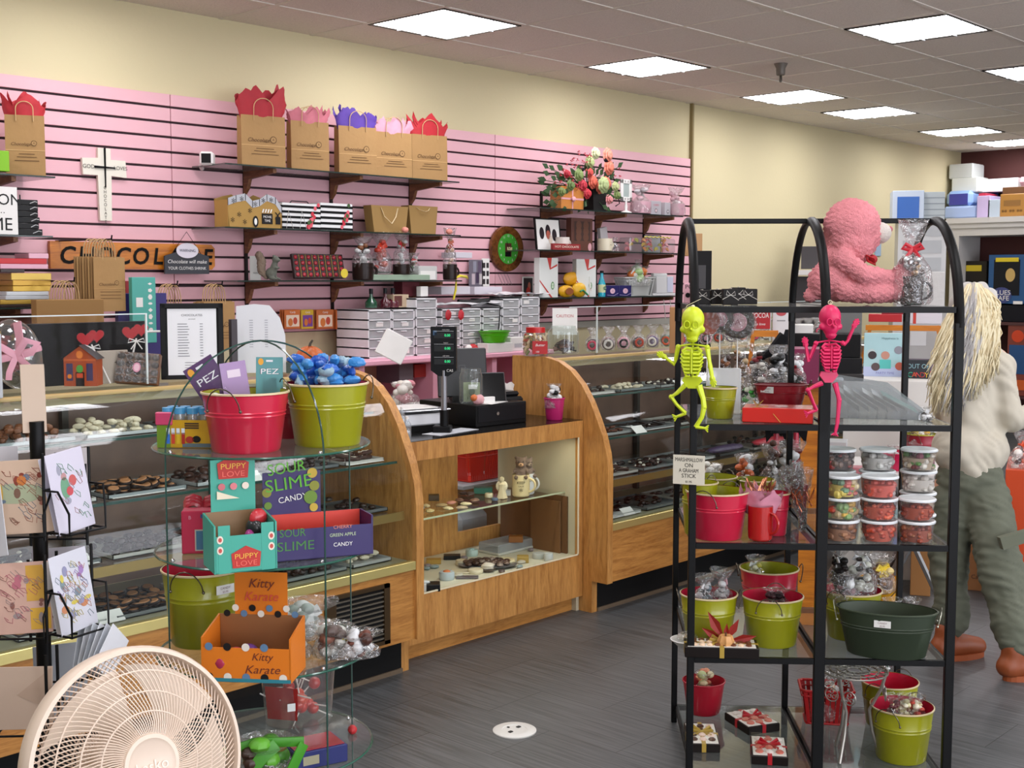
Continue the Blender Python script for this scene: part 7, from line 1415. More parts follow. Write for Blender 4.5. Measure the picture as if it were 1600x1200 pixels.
for k, (x, z, c, l) in enumerate([(6.2, DR + .2, '#b8283a', 'red and pink wrapped candy strip on the low shelf of the right case'), (5.9, DR + .4, '#d0b020', 'yellow wrapped bag on the middle shelf of the right case'), (6.35, DR + .4, '#a02028', 'dark red wrapped bag on the middle shelf of the right case'), (5.75, DR + .2, '#4a3a5a', 'purple wrapped bag on the low shelf of the right case')]):
 b = MB(M(c, .4, bump=.5, bs=30, var=.4, vs=20)); b.ball((0, 0, .02), .05, 12, 8, (3.2, 1, .4), fn=lambda d: 1 + .2 * noise.noise(d * 6)); b.build('wrapped_bag', None, l, 'candy bag', loc=(x, 3.73, z + .02))
# round glass spinner tower
SP = Vector((1.762, 2.449, 0)); SR = .255; SZ = (1.21, .96, .71, .47, .06)
sp = thing('glass_display_tower', 'round glass shelf tower with arched crossing panes at the front', 'display stand', SP, 0)
a0 = facing(SP) + R(32)
for k in (0, 1):
 a = a0 + k * pi / 2 + pi / 2 * 0; d = Vector((cos(a), sin(a), 0))
 m = MB(ACRY); N = 24; out = [(-SR, .06), (SR, .06), (SR, 1.2)] + [(SR * cos(pi * i / N), 1.2 + SR * sin(pi * i / N)) for i in range(1, N)] + [(-SR, 1.2)]
 m.add([tuple(d * u + Vector((0, 0, z))) for u, z in out], [list(range(len(out)))]); m.build('glass_pane', sp)
 e = MB(M('#2c4a42', .15, coat=.4)); e.tube([tuple(d * u + Vector((0, 0, z))) for u, z in out[1:] + out[:1]], .0022, 6); e.build('pane_edge', sp)
for z in SZ:
 g = MB(film('shelf_glass', '#dfe9e4', .07, .05, .05)); g.xf((0, 0, z)); g.lathe([(SR, 0), (0, 0)], 48, cap0=False, cap1=False); g.build('glass_shelf', sp)
 g = MB(M('#2a5a4a', .15, coat=.4)); g.tube([(SR * cos(2 * pi * i / 48), SR * sin(2 * pi * i / 48), z - .003) for i in range(48)], .003, 6, closed=True); g.build('shelf_edge', sp)
 for k in range(4):
  a = a0 + k * pi / 2; c = MB(ACRY); c.xf((cos(a) * SR * .95, sin(a) * SR * .95, z - .012)); c.ball((0, 0, 0), .014, 10, 8); c.use(STEEL); c.ball((0, 0, .012), .005, 8, 6); c.build('joint_clip', sp)
MB(M('#2a2a2c', .4)).lathe([(.2, 0), (.2, .04), (.03, .05), (.03, .06)], 32).build('base', sp)
def st(x, y, z, back=0.): p = at(x, y, Z=z + .001); return p + Vector((p.x, p.y, 0)).normalized() * back
rack_bucket('large pink bucket of carded candy dispensers on top of the glass tower', 319, 451, 616, 710, SZ[0], BUCKP, BUCKL, rz=facing(SP, 62))
p1 = st(385, 705, SZ[0], .08)
rack_bucket('large lime bucket of blue wrapped candy on top of the glass tower', 449, 575, 602, 700, SZ[0], BUCKL, BUCKP, rz=facing(SP, 20))
p2 = st(512, 697, SZ[0], .08)
rack_bucket('red bucket half hidden between the two large buckets', 425, 480, 628, 686, SZ[0], M('#a01a2c', .35, coat=.3), BUCKP, handles=False)
def card(l, x, y, w, h, rot, bg, fn, p=p1, nm='carded_dispenser', cat='candy packet', D=None, off=0):
 q = at(x, y, D=D or depth(p)); t = thing(nm, l, cat, q, 0, None, (R(-6), R(rot), facing(q, off))); m = MB(M(bg, .4)); m.box(-w / 2, w / 2, 0, .0015, 0, h, .0006); fn(m, w, h); m.build('backing_card', t); return t
def pz(m, w, h, c='#e4e2e6'): m.text('PEZ', h * .22, 0, h * .62, M('#4a4650'), -.0006, width=w * .72); m.text('PEZ', h * .2, 0, h * .62, M(c), -.0012, width=w * .66); m.disc(-w * .32, h * .88, w * .1, w * .13, -.001, M('#d8982a')); m.panel(0, h * .9, w * .25, h * .05, -.001, M('#d8d8de'))
t = card('purple carded dispenser tilted left in the pink bucket', 352, 634, .075, .12, -32, '#4a2358', lambda m, w, h: pz(m, w, h)); m = MB(ACRY); m.ball((0, -.01, .03), .03, 12, 8, (1, .5, 1)); m.build('blister', t); m = MB(M('#c8d0b8', .4)); m.ball((-.01, -.008, .028), .014, 10, 8); m.box(-.006, .006, -.008, -.002, -.01, .02); m.build('dispenser', t)
t = card('teal carded dispenser standing upright in the pink bucket', 421, 618, .062, .09, 1, '#4f8a8e', lambda m, w, h: pz(m, w, h)); m = MB(ACRY); m.box(-.02, .02, -.012, 0, 0, .045, .004); m.build('blister', t)
card('pale purple card behind the tilted one in the pink bucket', 372, 625, .06, .09, -8, '#a88ab8', lambda m, w, h: m.panel(0, h * .7, w * .5, h * .2, -.001, M('#e0d0e0')))
q = rs()
for k in range(44):
 c = ['#1d4fa8', '#3a86c8', '#3a86c8', '#2a62b8', '#8aa8b8'][k % 5]; b = MB(M(c, .3, bump=.5, bs=40)); b.ball((0, 0, 0), .016, 9, 7, (1.4, .7, .8), fn=lambda d: 1 + .3 * noise.noise(d * 3 + Vector((k, 0, 0)))); b.build('wrapped_candy', None, 'blue wrapped candy heaped in the lime bucket on the glass tower', 'candy', 'blue candies in the lime bucket', loc=p2 + Vector((q.uniform(-.068, .068), q.uniform(-.055, .055), .14 + .0014 * k)), rz=k)
p = st(290, 700, SZ[0], 0); t = thing('candy_box', 'yellow and green open box of test tube candies with blue caps', 'candy box', p, facing(p, -20)); w = .135; h = .065
b = MB(M('#c89a14', .45)); b.box(-w / 2, w / 2, 0, .002, 0, h); b.box(-w / 2, -w / 2 + .002, 0, .09, 0, h * .8); b.box(w / 2 - .002, w / 2, 0, .09, 0, h); b.box(-w / 2, w / 2, .088, .09, 0, h); b.box(-w / 2, w / 2, 0, .09, 0, .002)
b.panel(-w * .38, h * .5, w * .24, h, -.001, M('#6a8a20'))
for i, c in enumerate(('#2a6ac8', '#c83a20', '#d8b020', '#a82818')): b.panel(-w * .3 + i * .012, h * .35, .008, .026, -.0016, M(c)); b.panel(-w * .3 + i * .012, h * .6, .008, .014, -.0016, M('#d8e0e8'))
b.use(M('#3a2418')); [b.panel(w * .12, h * z, w * .25, h * .05, -.0014) for z in (.72, .8, .88)]; b.disc(w * .08, h * .3, .01, .008, -.0015, M('#a02a18')); b.disc(w * .2, h * .32, .01, .008, -.0015, M('#1c1c18')); b.panel(w * .2, h * .1, w * .5, h * .14, -.0014, M('#5a6a70')); b.build('printed_tray', t)
for k in range(8):
 m = MB(film('tube_plastic', '#e8f0f4', .1, .2, .1)); m.xf((-w * .36 + (k % 4) * w * .22, .02 + .035 * (k // 4), .02)); m.cyl(.011, 0, .06, 14); m.use(M('#4a9ac8', .4)); m.cyl(.0125, .058, .072, 14); m.use(M(['#a82030', '#7a1420'][k % 2])); m.cyl(.009, .002, .03, 10); m.build('candy_tube', t)
cbox('sweet_packet', 'small pink packet lying on the yellow tube box', 'candy packet', p + RT * -.05 + Vector((0, .0, h * .8 + .001)), .04, .012, .03, M('#c8406a', .4), facing(p, -20), rot=None)
z = SZ[1]
def openbox(name, label, p, w, d, h, rz, out, inn, hdr, fn, side_h=.55, front=1., sidefn=None):
 t = thing(name, label, 'candy display box', p, rz); b = MB(M(out, .45)); th = .002
 b.box(-w / 2, w / 2, 0, th, 0, h * front * .35); b.box(-w / 2, w / 2, d - th, d, 0, h * side_h * 1.0); b.box(-w / 2, w / 2, 0, d, 0, th)
 for s in (-1, 1): b.prism([(0, 0), (d, 0), (d, h * side_h), (0, h * .45)], s * w / 2 - th, s * w / 2 + th, 'x')
 b.use(M(inn, .5)); b.box(-w / 2 + .003, w / 2 - .003, d - .004, d - .002, 0, h * side_h); b.box(-w / 2 + .003, w / 2 - .003, .003, d - .003, .002, h * .12)
 b.use(M(out, .45)); b.box(-hdr * w / 2, hdr * w / 2, d - th, d, h * side_h, h); fn(b, w, d, h); b.build('printed_box', t); return t
cbox('candy_tin_box', 'pink candy box with round cornered blue window, behind the teal box', 'candy box', st(318, 868, z, .02), px(66, st(318, 868, z)), .05, px(68, st(318, 868, z)), M('#c8204a', .45), facing(SP, -4), deco=lambda b, w, h: [b.box(-w * .3, w * .5, -.001, 0, h * .05, h * .58), b.use(M('#d8c8b0')), b.panel(w * .12, h * .32, w * .62, h * .5, -.0014, M('#c8c0b0')), b.panel(w * .12, h * .32, w * .56, h * .44, -.002, M('#4a7a9c')), b.panel(w * .2, h * .88, w * .5, h * .09, -.0014, M('#4a4a88')), b.text('CANDY TINS', .006, w * .2, h * .88, WHITE, -.002), b.text('B', .012, -w * .3, h * .85, M('#e8a0b8'), -.002)])
for k in range(6): b = MB(M('#b8283a', .3, coat=.4)); b.tube([(-.018, 0, 0), (-.014, 0, .012), (0, 0, .017), (.014, 0, .012), (.018, 0, 0)], .005, 6, flat=(1, 1.6)); b.use(M('#e0d8d8', .3)); b.tube([(-.01, -.001, .015), (.01, -.001, .015)], .003, 6); b.build('candy_tin', None, 'shiny red heart tin edge rising from the pink box', 'tin', 'red tins in the pink box', loc=st(304 + 28 * (k % 2), 800, z) * 0 + at(302 + 30 * (k % 2), 797 - 5 * (k // 2), D=2.95 + .02 * (k // 2)), rz=facing(SP))
p = st(385, 893, z); T_ = '#3aa08c'
def puppy(b, w, d, h):
 R_ = M('#b82a20'); b.prism([(-w * .18, -.001), (w * .18, -.001), (w * .2, h * .17), (0, h * .25), (-w * .2, h * .17)], -.003, -.001) if False else None
 for (x, zz, y, s) in ((0, h * .12, -.002, 1.), (0, h * .90, d - .006, 1.1)):
  b.use(R_); b.add([(x - .03 * s, y, zz - .018 * s), (x + .03 * s, y, zz - .018 * s), (x + .033 * s, y, zz + .014 * s), (x, y, zz + .03 * s), (x - .033 * s, y, zz + .014 * s)], [[0, 1, 2, 3, 4]])
  b.text('PUPPY', .016 * s, x, zz + .007 * s, M('#e8b040'), y - .001, width=.052 * s); b.text('LOVE', .016 * s, x, zz - .009 * s, M('#e86a5a'), y - .001, width=.046 * s)
 for (x, zz, y) in ((-.42, .32, -.0012), (-.42, .22, -.0012), (.42, .32, -.0012), (.42, .22, -.0012)): b.disc(w * x, h * zz, .007, .009, y, M('#e0d8c8')); b.disc(w * x, h * zz, .004, .005, y - .0004, M('#c04a40'))
 for s in (-1, 1): b.use(M(T_, .45)); b.box(s * w * .36 - .012 + (.0 if s < 0 else -.002), s * w * .36 + .014, -.0005, .0015, 0, h * .45)
 b.use(M('#e8dcc0')); b.add([(-w * .28, d - .006, h * .62), (w * .1, d - .006, h * .62), (-w * .28, d - .006, h * .7)], [[0, 1, 2]])
 for i in range(3): b.disc(-w * .2 + i * w * .2, h * .74, .008, .008, d - .0075, M(['#c86a70', '#d87a80', '#e8d8c8'][i]))
openbox('candy_display_box', 'teal open display box lettered PUPPY LOVE', p, .135, .11, .235, facing(p, 14), T_, '#8a6a48', .75, puppy, .5)
for k in range(4): b = MB(M(['#8a1a2c', '#b03a8a', '#2a2a2c', '#c02a34'][k], .3, coat=.3)); b.ball((0, 0, .02), .022, 10, 8, (1, .6, 1)); b.build('toy_candy', None, ['dark red', 'magenta', 'black', 'bright red'][k] + ' toy candy inside the teal display box', 'candy', loc=p + ru * 0 + Vector((.03 + .012 * k, .045, .018 + .022 * k)), rz=k)
p = st(505, 872, z); w = .235
def sour(b, w, d, h):
 G = M('#5fae2e'); P = M('#2e1c5c')
 b.text('SOUR', .038, -w * .26, h * .97, G, d - .005, width=.09, rot=6); b.text('SLIME', .042, -w * .24, h * .79, G, d - .005, width=.11, rot=6); b.text('CANDY', .02, -w * .2, h * .62, WHITE, d - .005, rot=8)
 b.text('SOUR', .026, -w * .3, h * .31, M('#3f7a3a'), -.001, width=.06); b.text('SLIME', .03, -w * .27, h * .16, M('#3f7a3a'), -.001, width=.085)
 b.text('CHERRY', .012, w * .2, h * .34, M('#d8806a'), -.001); b.text('GREEN APPLE', .011, w * .2, h * .25, M('#b8c8a0'), -.001, width=.062); b.text('CANDY', .013, w * .2, h * .14, WHITE, -.001)
 for i, (x, zz, r) in enumerate(((-.46, .7, .011), (-.45, .55, .009), (.0, .9, .012), (.02, .75, .012), (-.02, .62, .016), (.01, .5, .01))): b.disc(w * x, h * zz, r, r, d - .0045 - .0002 * i, M(['#8a8a2a', '#6a8a2a', '#c8a838'][i % 3]))
t = openbox('candy_display_box', 'purple open display box lettered SOUR SLIME CANDY', p, w, .10, .205, facing(p, 14), '#2a1a58', '#d03a2a', .0, sour, .44)
b = MB(M('#2e1c5c', .45)); b.box(-w / 2, .02, .098, .1, .08, .19); b.build('header_card', t)
m = MB(WHITE); m.box(.06, .10, .02, .09, .04, .042); m.build('packet', t)
z = SZ[2]
rack_bucket('tall lime bucket with magenta lining on the third tower shelf', 258, 382, 920, 1015, z, BUCKL, BUCKP, rz=facing(SP, 70), tagc=-35, hs=1.25)
p = st(385, 1066, z); O_ = '#d8761a'
def kitty(b, w, d, h):
 b.text('Kitty', .03, .0, h * .88, M('#6a2a1c'), d - .005, shear=.3); b.text('Karate', .03, .0, h * .74, M('#c8483a'), d - .005, shear=.3, width=.08); b.text('Kitty', .024, w * .18, h * .26, M('#6a2a1c'), -.001, shear=.3); b.text('Karate', .026, w * .18, h * .13, M('#6a2a1c'), -.001, shear=.3, width=.08)
 for i in range(9): c = M(['#1c1a1a', '#e0d8cc', '#5a7a9a'][i % 3]); b.disc(-w * .4 + i * w * .1, h * (.62 if i % 2 else .56), .008, .008, d - .0052, c); b.disc(-w * .42 + (i % 5) * w * .21, h * (.36 if i > 4 else .05), .009, .009, -.001 - .0001 * i, c)
 b.use(M('#2a7a88')); b.box(-w / 2 - .001, w / 2 + .001, -.0015, 0, 0, .008)
openbox('candy_display_box', 'orange open display box lettered Kitty Karate', p, .20, .12, .22, facing(p, -18), O_, '#8a5a34', .62, kitty, .55)
for k in range(3): b = MB(M(['#a82a4a', '#c83a5a', '#6a3a8a'][k], .3, coat=.3)); b.ball((0, 0, .02), .024, 10, 8); b.build('toy_candy', None, ['red', 'pink', 'purple'][k] + ' toy ball inside the orange display box', 'candy', loc=p + Vector((-.02 + .035 * k, .06, .02)))
for k, (x, y, w, h, c, l) in enumerate(((475, 1000, .16, .085, ['#9aa49c', '#c8ccc8', '#d8dad6'], 'big crinkled silver bag on the third tower shelf'), (520, 1030, .12, .07, ['#5a4a44', '#c8c8c0', '#8a5a4a'], 'clear bag of chocolates with yellow ribbon on the tower'), (560, 1032, .10, .06, ['#4a2a20', '#6a3a2c', '#d8d8d8'], 'clear chocolate bag hanging over the tower edge'), (462, 1030, .10, .05, ['#6a2a28', '#b8b8b4'], 'flat clear bag with red strip on the tower'))):
 pp = st(x, y, z, .03); cello_bag(l, pp, w, h, fills=c, tie='#c8b83a' if k else '#d8d8d4', lumps=22, fillh=.9, rz=k * 1.3, flare=1.2)
z = SZ[3]; p = st(467, 1140, z, .07); t = thing('lollipop_jar', 'clear acrylic bin of red round lollipops on the tower', 'jar', p, facing(p, 12)); w = px(100, p); h = .135
m = MB(film('jar_plastic', '#f4f0ec', .08, .05, .1)); m.lathe([(w * .5, 0), (w * .52, .01), (w * .58, h)], 24, cap1=False, sy=.7); m.build('bin', t); m = MB(M('#b0201c', .5)); m.add([(-w * .5, -w * .1, .02), (-w * .1, -w * .372, .02), (-w * .1, -w * .42, .105), (-w * .54, -w * .1, .105)], [[0, 1, 2, 3]]); m.panel(-w * .2, .06, .02, .02, -w * .43, WHITE); m.build('label', t)
for k in range(14): a = q.uniform(0, 6.3); rr = w * .3 * sqrt(q.random()); c = Vector((rr * cos(a), rr * .6 * sin(a), .022 + .08 * q.random())); m = MB(M(['#c82a1c', '#b81c14', '#d84a30'][k % 3], .3, coat=.5)); m.ball(c, .016, 12, 8); m.use(WHITE); e = Vector((q.uniform(-1, 1), q.uniform(-.4, .4), q.uniform(-.2, 1))).normalized() * .06; m.tube([c, c + e], .002, 5); m.build('lollipop', t)
p = st(503, 1198, z); t = cbox('picture_box', 'dark blue lidded box with red sunset picture top on the tower', 'gift box', p, px(88, p), .10, .042, M('#1c2460', .45), facing(p, 22), deco=lambda b, w, h: b.panel(-w * .2, h * .5, w * .3, h * .5, -.001, M('#9a9478')))
m = MB(M('#a02a34', .2, coat=.6, var=.5, vs=14)); m.box(-px(80, p) / 2, px(80, p) / 2, .006, .094, .0425, .044); m.build('picture_top', t)
cello_bag('green film bag of chocolates at the front of the lowest tower shelf', st(412, 1225, z, 0), .16, .10, fills=['#3f7a1e', '#5aa02a', '#8a6a3a', '#3a2418'], noties=True, lumps=24, fillh=1., flare=1.)
b = MB(M('#3f8a1e', .4)); b.tube([(-.09, 0, .08), (-.02, 0, .10), (.09, 0, .095)], .006, 6, flat=(1, 2)); b.tube([(-.06, -.02, .0), (0, -.03, .08), (.03, -.02, .1)], .008, 6, flat=(.4, 2)); b.tube([(.09, 0, .09), (.05, -.03, .02), (.02, -.03, 0)], .008, 6, flat=(.4, 2)); b.build('green_ribbon', None, 'broad green ribbon over the green film bag', 'ribbon', loc=st(412, 1222, z, -.02), rz=facing(SP))
b = MB(ACRY); b.ball((0, 0, .02), .022, 10, 8, (1, 1, 1.4)); b.use(M('#b8282c')); b.ball((.03, 0, .008), .012, 8, 6); b.build('small_treat', None, 'tiny clear ornament with red base at the right of the tower shelf', 'ornament', loc=st(536, 1150, z))
# pedestal fan
FC = at(211, 1192, D=2.28); FR = .207; fr = facing(FC, 27); FM = M('#e0cbb8', .4); fan = thing('pedestal_fan', 'large cream pedestal fan in the foreground corner', 'fan', FC, 0, None, (R(-14), 0, fr))
m = MB(FM); m.xf((0, 0, 0), (90, 0, 0)); m.lathe([(FR, -.022), (FR * 1.02, -.015), (FR * 1.02, .015), (FR, .024), (FR * .965, .026), (FR * .955, .015), (FR * .955, -.015)], 72, cap0=False, cap1=False); m.build('rim', fan)
def grille(name, sg, n, tw, y0, hub):
 m = MB(FM)
 for k in range(n):
  a = 2 * pi * k / n; pts = []
  for j in range(7): u = j / 6; r = hub + (FR * .97 - hub) * u; aa = a + tw * u; pts.append((r * cos(aa), y0 + sg * (-.052 * (1 - u ** 2.2)), r * sin(aa)))
  m.tube(pts, .00125, 4, caps=False)
 for rr in (.45, .62, .8): u = (FR * rr - hub) / (FR * .97 - hub); m.tube([(FR * rr * cos(2 * pi * i / 60), y0 + sg * (-.052 * (1 - u ** 2.2)), FR * rr * sin(2 * pi * i / 60)) for i in range(60)], .0017, 5, closed=True)
 m.build(name, fan)
grille('front_grille', 1, 110, .5, -.012, .05); grille('rear_grille', -1, 100, -.55, .012, .05)
m = MB(FM); m.xf((0, -.062, 0), (90, 0, 0)); m.lathe([(.054, -.012), (.056, 0), (.053, .006), (.046, .007), (.04, .003), (0, .001)], 40, cap0=False, cap1=False); m.build('hub_cap', fan); m = MB(M('#eadccc', .3)); m.text('Lasko', .028, 0, -.004, None, -.0665); m.build('lettering', fan)
for k in range(5):
 m = MB(M('#d9c6b2', .35)); a = 2 * pi * k / 5 + .5
 def bl(u, v, a=a): r = .03 + (FR * .86 - .03) * u; w = .16 + .62 * u; an = a + (v - .5) * w * 1.4 + .5 * u; return (r * cos(an), -.012 + .03 * (v - .5), r * sin(an))
 m.grid(bl, 10, 8); m.build('blade', fan)
m = MB(FM); m.xf((0, .13, 0), (90, 0, 0)); m.lathe([(0, -.02), (.05, -.01), (.06, .04), (.06, .1), (.03, .115)], 28); m.build('motor_housing', fan)
sd = thing('fan_stand', 'floor stand and pole carrying the cream fan', 'fan stand', (FC.x + sin(fr) * -.11, FC.y + cos(fr) * .11, 0), fr); MB(FM).cyl(.014, .02, FC.z - .06, 16).build('pole', sd); MB(FM).lathe([(.2, 0), (.2, .012), (.05, .03), (.025, .05)], 40).build('base', sd)
# greeting card rack
CR = Vector((1.275, 2.603, 0)); cr = thing('card_rack', 'black wire greeting card spinner at the left photo edge', 'card rack', CR, 0)
MB(BLACK).cyl(.016, 0, 1.29, 16).build('pole', cr); MB(BLACK).lathe([(.22, 0), (.22, .015), (.03, .03)], 32).build('base', cr)
def pocket(x, y, w, h, off, D):
 c = at(x, y, D=D); m = MB(BLACK); r = .0026; t = Matrix.Rotation(facing(c, off), 3, 'Z'); o = c - CR
 def f(px_, py, pz): v = t @ Vector((px_, py, pz)) + o; return tuple(v)
 m.tube([f(-w / 2, .03, h * .62), f(-w / 2, -.012, h * .62), f(-w / 2 * .8, -.03, h * .3), f(-w / 2 * .8, -.03, 0), f(w / 2 * .8, -.03, 0), f(w / 2 * .8, -.03, h * .3), f(w / 2, -.012, h * .62), f(w / 2, .03, h * .62)], r, 6)
 for s_ in (-1, 1): m.tube([f(s_ * w / 2, .03, -h * .1), f(s_ * w / 2, .03, h * 1.15)], r * 1.3, 6)
 m.tube([f(-w / 2, .03, h * .62), f(w / 2, .03, h * .62)], r, 6); m.tube([f(-w / 2, .03, 0), f(w / 2, .03, 0)], r, 6); m.tube([f(-w * .4, -.03, 0), f(-w * .4, .03, 0)], r, 6); m.tube([f(w * .4, -.03, 0), f(w * .4, .03, 0)], r, 6); m.tube([f(0, .03, h * .3), (0, 0, f(0, 0, h * .3)[2])], r, 6)
 m.build('wire_pocket', cr)
for x, y, off, D in ((38, 835, -18, 2.66), (38, 992, -18, 2.62), (38, 1142, -18, 2.58), (122, 828, 42, 2.68), (126, 985, 42, 2.64), (128, 1140, 42, 2.6), (98, 838, 165, 2.86), (98, 985, 165, 2.84)): pocket(x, y, .125, .15, off, D)
def squig(cols, n, sd_):
 def f(m, w, h):
  q = random.Random(sd_)
  for k in range(n): m.use(M(q.choice(cols), .6)); x, zz = q.uniform(-.36, .36) * w, q.uniform(.15, .85) * h; m.tube([(x + w * .08 * sin(j * 1.3 + k), -.0008, zz + h * .05 * cos(j * 1.7 + k)) for j in range(5)], .0006, 4)
  for k in range(n // 3): m.disc(q.uniform(-.34, .34) * w, q.uniform(.2, .8) * h, q.uniform(.004, .01), q.uniform(.004, .012), -.0005 - .00005 * k, M(q.choice(cols), .6), 10)
 return f
def gc(l, x, y, w, h, rot, bg, fn, D, off): card(l, x, y, w, h, rot, bg, fn, CR, 'greeting_card', 'greeting card', D, off)
gc('tan greeting card with a drawn child and hills, upper front pocket', 38, 834, .125, .158, -3, '#d0b49c', lambda m, w, h: [m.disc(-w * .1, h * .55, w * .48, h * .14, -.0004, M('#a8b090')), m.disc(-w * .42, h * .55, w * .1, h * .2, -.0006, M('#d0a848')), m.disc(0, h * .72, .01, .011, -.0008, M('#c87838')), squig(['#8a3a28', '#6a7a8a', '#7a5a48', '#a86a58'], 26, 3)(m, w, h)], 2.655, -18)
gc('pink and yellow greeting card with line drawing, middle front pocket', 38, 990, .12, .15, -3, '#cfa898', lambda m, w, h: [m.panel(w * .25, h * .7, w * .35, h * .5, -.0004, M('#d0a040')), m.panel(w * .3, h * .2, w * .35, h * .3, -.0004, M('#d8a83c')), squig(['#8a5a50', '#b86a78', '#9a8a88'], 26, 4)(m, w, h)], 2.615, -18)
gc('beige envelope with folded flap in the lowest front pocket', 36, 1140, .12, .13, 0, '#c3ab98', lambda m, w, h: (m.use(M('#b89e8a', .7)), m.add([(w * .48, -.001, h * .98), (-w * .1, -.001, h * .55), (w * .48, -.001, h * .3)], [[0, 1, 2]])), 2.575, -18)
gc('white greeting card with red and green flowers, turned to the right', 122, 828, .10, .175, -6, '#cdc8d6', lambda m, w, h: [m.disc(-.012, h * .55, .012, .024, -.0006, M('#6a9a7a')), m.disc(.01, h * .62, .01, .012, -.0008, M('#c05a58')), m.disc(-.002, h * .5, .009, .01, -.001, M('#c04a50')), squig(['#6a9a7a', '#9a9aa8', '#b88a8a'], 14, 5)(m, w, h)], 2.675, 42)
gc('pale greeting card with purple scribbled bouquet, turned to the right', 126, 984, .10, .17, -5, '#c9c9d2', squig(['#8a8aa8', '#9a7ab0', '#c8b850', '#c0805a', '#7a8a90'], 44, 6), 2.635, 42)
for k in range(5): gc('cream card stacked behind the purple bouquet card', 118 - k * 4, 985, .095, .165, -7 - k, '#c4b4a0' if k % 2 else '#d8d2cc', lambda m, w, h: None, 2.66 + k * .012, 42) if k < 1 else None
gc('second white card behind the red and green flower card', 116, 826, .10, .17, -9, '#d6d2de', lambda m, w, h: None, 2.70, 42)
gc('large white card back with thin red line behind the pole', 100, 830, .115, .19, 0, '#b4acac', lambda m, w, h: (m.use(M('#b84a50')), m.box(-w * .35, w * .35, -.001, 0, h * .28, h * .285)), 2.86, 5)
gc('grey white card back in the middle row behind the pole', 96, 985, .115, .19, 0, '#a8a2a8', lambda m, w, h: None, 2.84, 5); gc('plain grey card back in the lowest row behind the pole', 98, 1130, .115, .18, 0, '#9ea2a8', lambda m, w, h: None, 2.82, 5)
gc('white card edge cut by the left photo border, upper row', 4, 760, .07, .09, 0, '#c8c4c8', lambda m, w, h: None, 2.8, 0); gc('slanted white card cut by the left photo border', 0, 870, .05, .20, -14, '#d0cfd4', lambda m, w, h: None, 2.58, -50)
for k in range(6): gc('white card fanned out above the fan rim, %s' % ('first second third fourth fifth last'.split()[k]), 130 + k * 6, 1052, .07, .10, 22 + k * 5, ['#c6ccd4', '#dadde2'][k % 2], lambda m, w, h: None, 2.66 - k * .012, 48)
gc('tan folded card standing on top of the rack pole', 55, 676, .055, .15, 2, '#b9a28c', lambda m, w, h: None, 2.72, 25)
# far side of the shop
def bk(n, l, c, x0, x1, yt, yb, D, col, off=0, d=.2, grp=None, deco=None, rough=.5, z=None, rz=None):
 p = at((x0 + x1) / 2, yb, D=D); h = at((x0 + x1) / 2, yt, D=D).z - p.z; w = (x1 - x0) * D / FPX
 if z is not None: h += p.z - z; p.z = z
 m = M(col, rough) if isinstance(col, str) else col
 return cbox(n, l, c, p, w, d, h, m, facing(p, off) if rz is None else rz, grp, deco=deco)
XF = 12.9; su = thing('shelf_unit', 'tall white shelf unit with moulded cornice before the maroon wall', 'shelf unit', (0, 0, 0), 0); WM = M('#cfccca', .5)
y1 = at(1482, 342, X=XF).y; m = MB(WM); m.box(XF - .06, BX - .02, 1.2, y1, 2.19, 2.245); m.box(XF - .03, BX - .02, 1.2, y1, 2.14, 2.19); m.box(XF, BX - .02, 1.2, y1, 2.06, 2.14); m.build('cornice', su)
m = MB(WM); m.box(XF, BX - .02, y1 - .12, y1 - .03, 0, 2.06); m.build('side_panel', su); m = MB(WM); m.box(XF, BX - .02, 1.2, 1.26, 0, 2.06); m.build('side_panel', su)
for zz in (.4, 1.16): m = MB(M('#4a2a2c', .5)); m.box(XF + .02, BX - .02, 1.26, y1 - .12, zz - .03, zz); m.build('shelf_board', su)
def xb(n, l, c, x0, x1, yt, yb, z, col, X=13.0, d=.3, deco=None, grp=None, round_=0):
 a = at(x0, yb, X=X); b = at(x1, yb, X=X); h = at((x0 + x1) / 2, yt, X=X).z - z; return cbox(n, l, c, Vector((X, (a.y + b.y) / 2, z + .001)), a.y - b.y, d, h, M(col, .45) if isinstance(col, str) else col, -pi / 2, grp, deco=deco, bev=round_ or .004)
tz = 2.246; BIN = M('#b8c8e4', .3)
lidb = lambda c, f=.7: (lambda b, w, h: b.panel(0, h * .45, w * f, h * .7, -.002, M(c, .4)))
tt = at(1437, 346, D=10.5).z; bk('storage_bin', 'clear bin with blue lid panel on top of the white drawer tower', 'storage bin', 1395, 1442, 298, 345, 10.45, '#c6d2e2', 5, .3, z=tt, deco=lidb('#2f66b8'))
bk('storage_bin', 'grey stacked lids beside the blue lidded bin', 'storage bin', 1444, 1475, 300, 340, 10.45, '#b4bcbe', 5, .3, z=tt, deco=lambda b, w, h: [b.panel(0, h * k, w, h * .03, -.002, M('#8a9298')) for k in (.2, .4, .6, .8)])
xb('storage_bin', 'pale blue bin base under the purple blue lid', 'storage bin', 1474, 1526, 322, 340, tz, '#9fb4dc', round_=.02); xb('storage_bin', 'bin with purple blue front, middle of the shelf unit top', 'storage bin', 1477, 1518, 298, 322, tz + .13, '#8fb0e0', X=13.02, deco=lidb('#3c3f98'), round_=.04)
xb('bin_lid', 'large royal blue lid standing behind the bins', 'bin lid', 1497, 1558, 285, 330, tz, '#2a48a0', X=13.38, d=.03, round_=.01, deco=lambda b, w, h: [b.disc(0, h * .45, w * .28, h * .3, -.012, M('#c4ccd4')), b.text('/', .12, 0, h * .45, MATB, -.014)])
for k, (a, b_, c, d_) in enumerate(((1455, 1528, 255, 300), )): pass
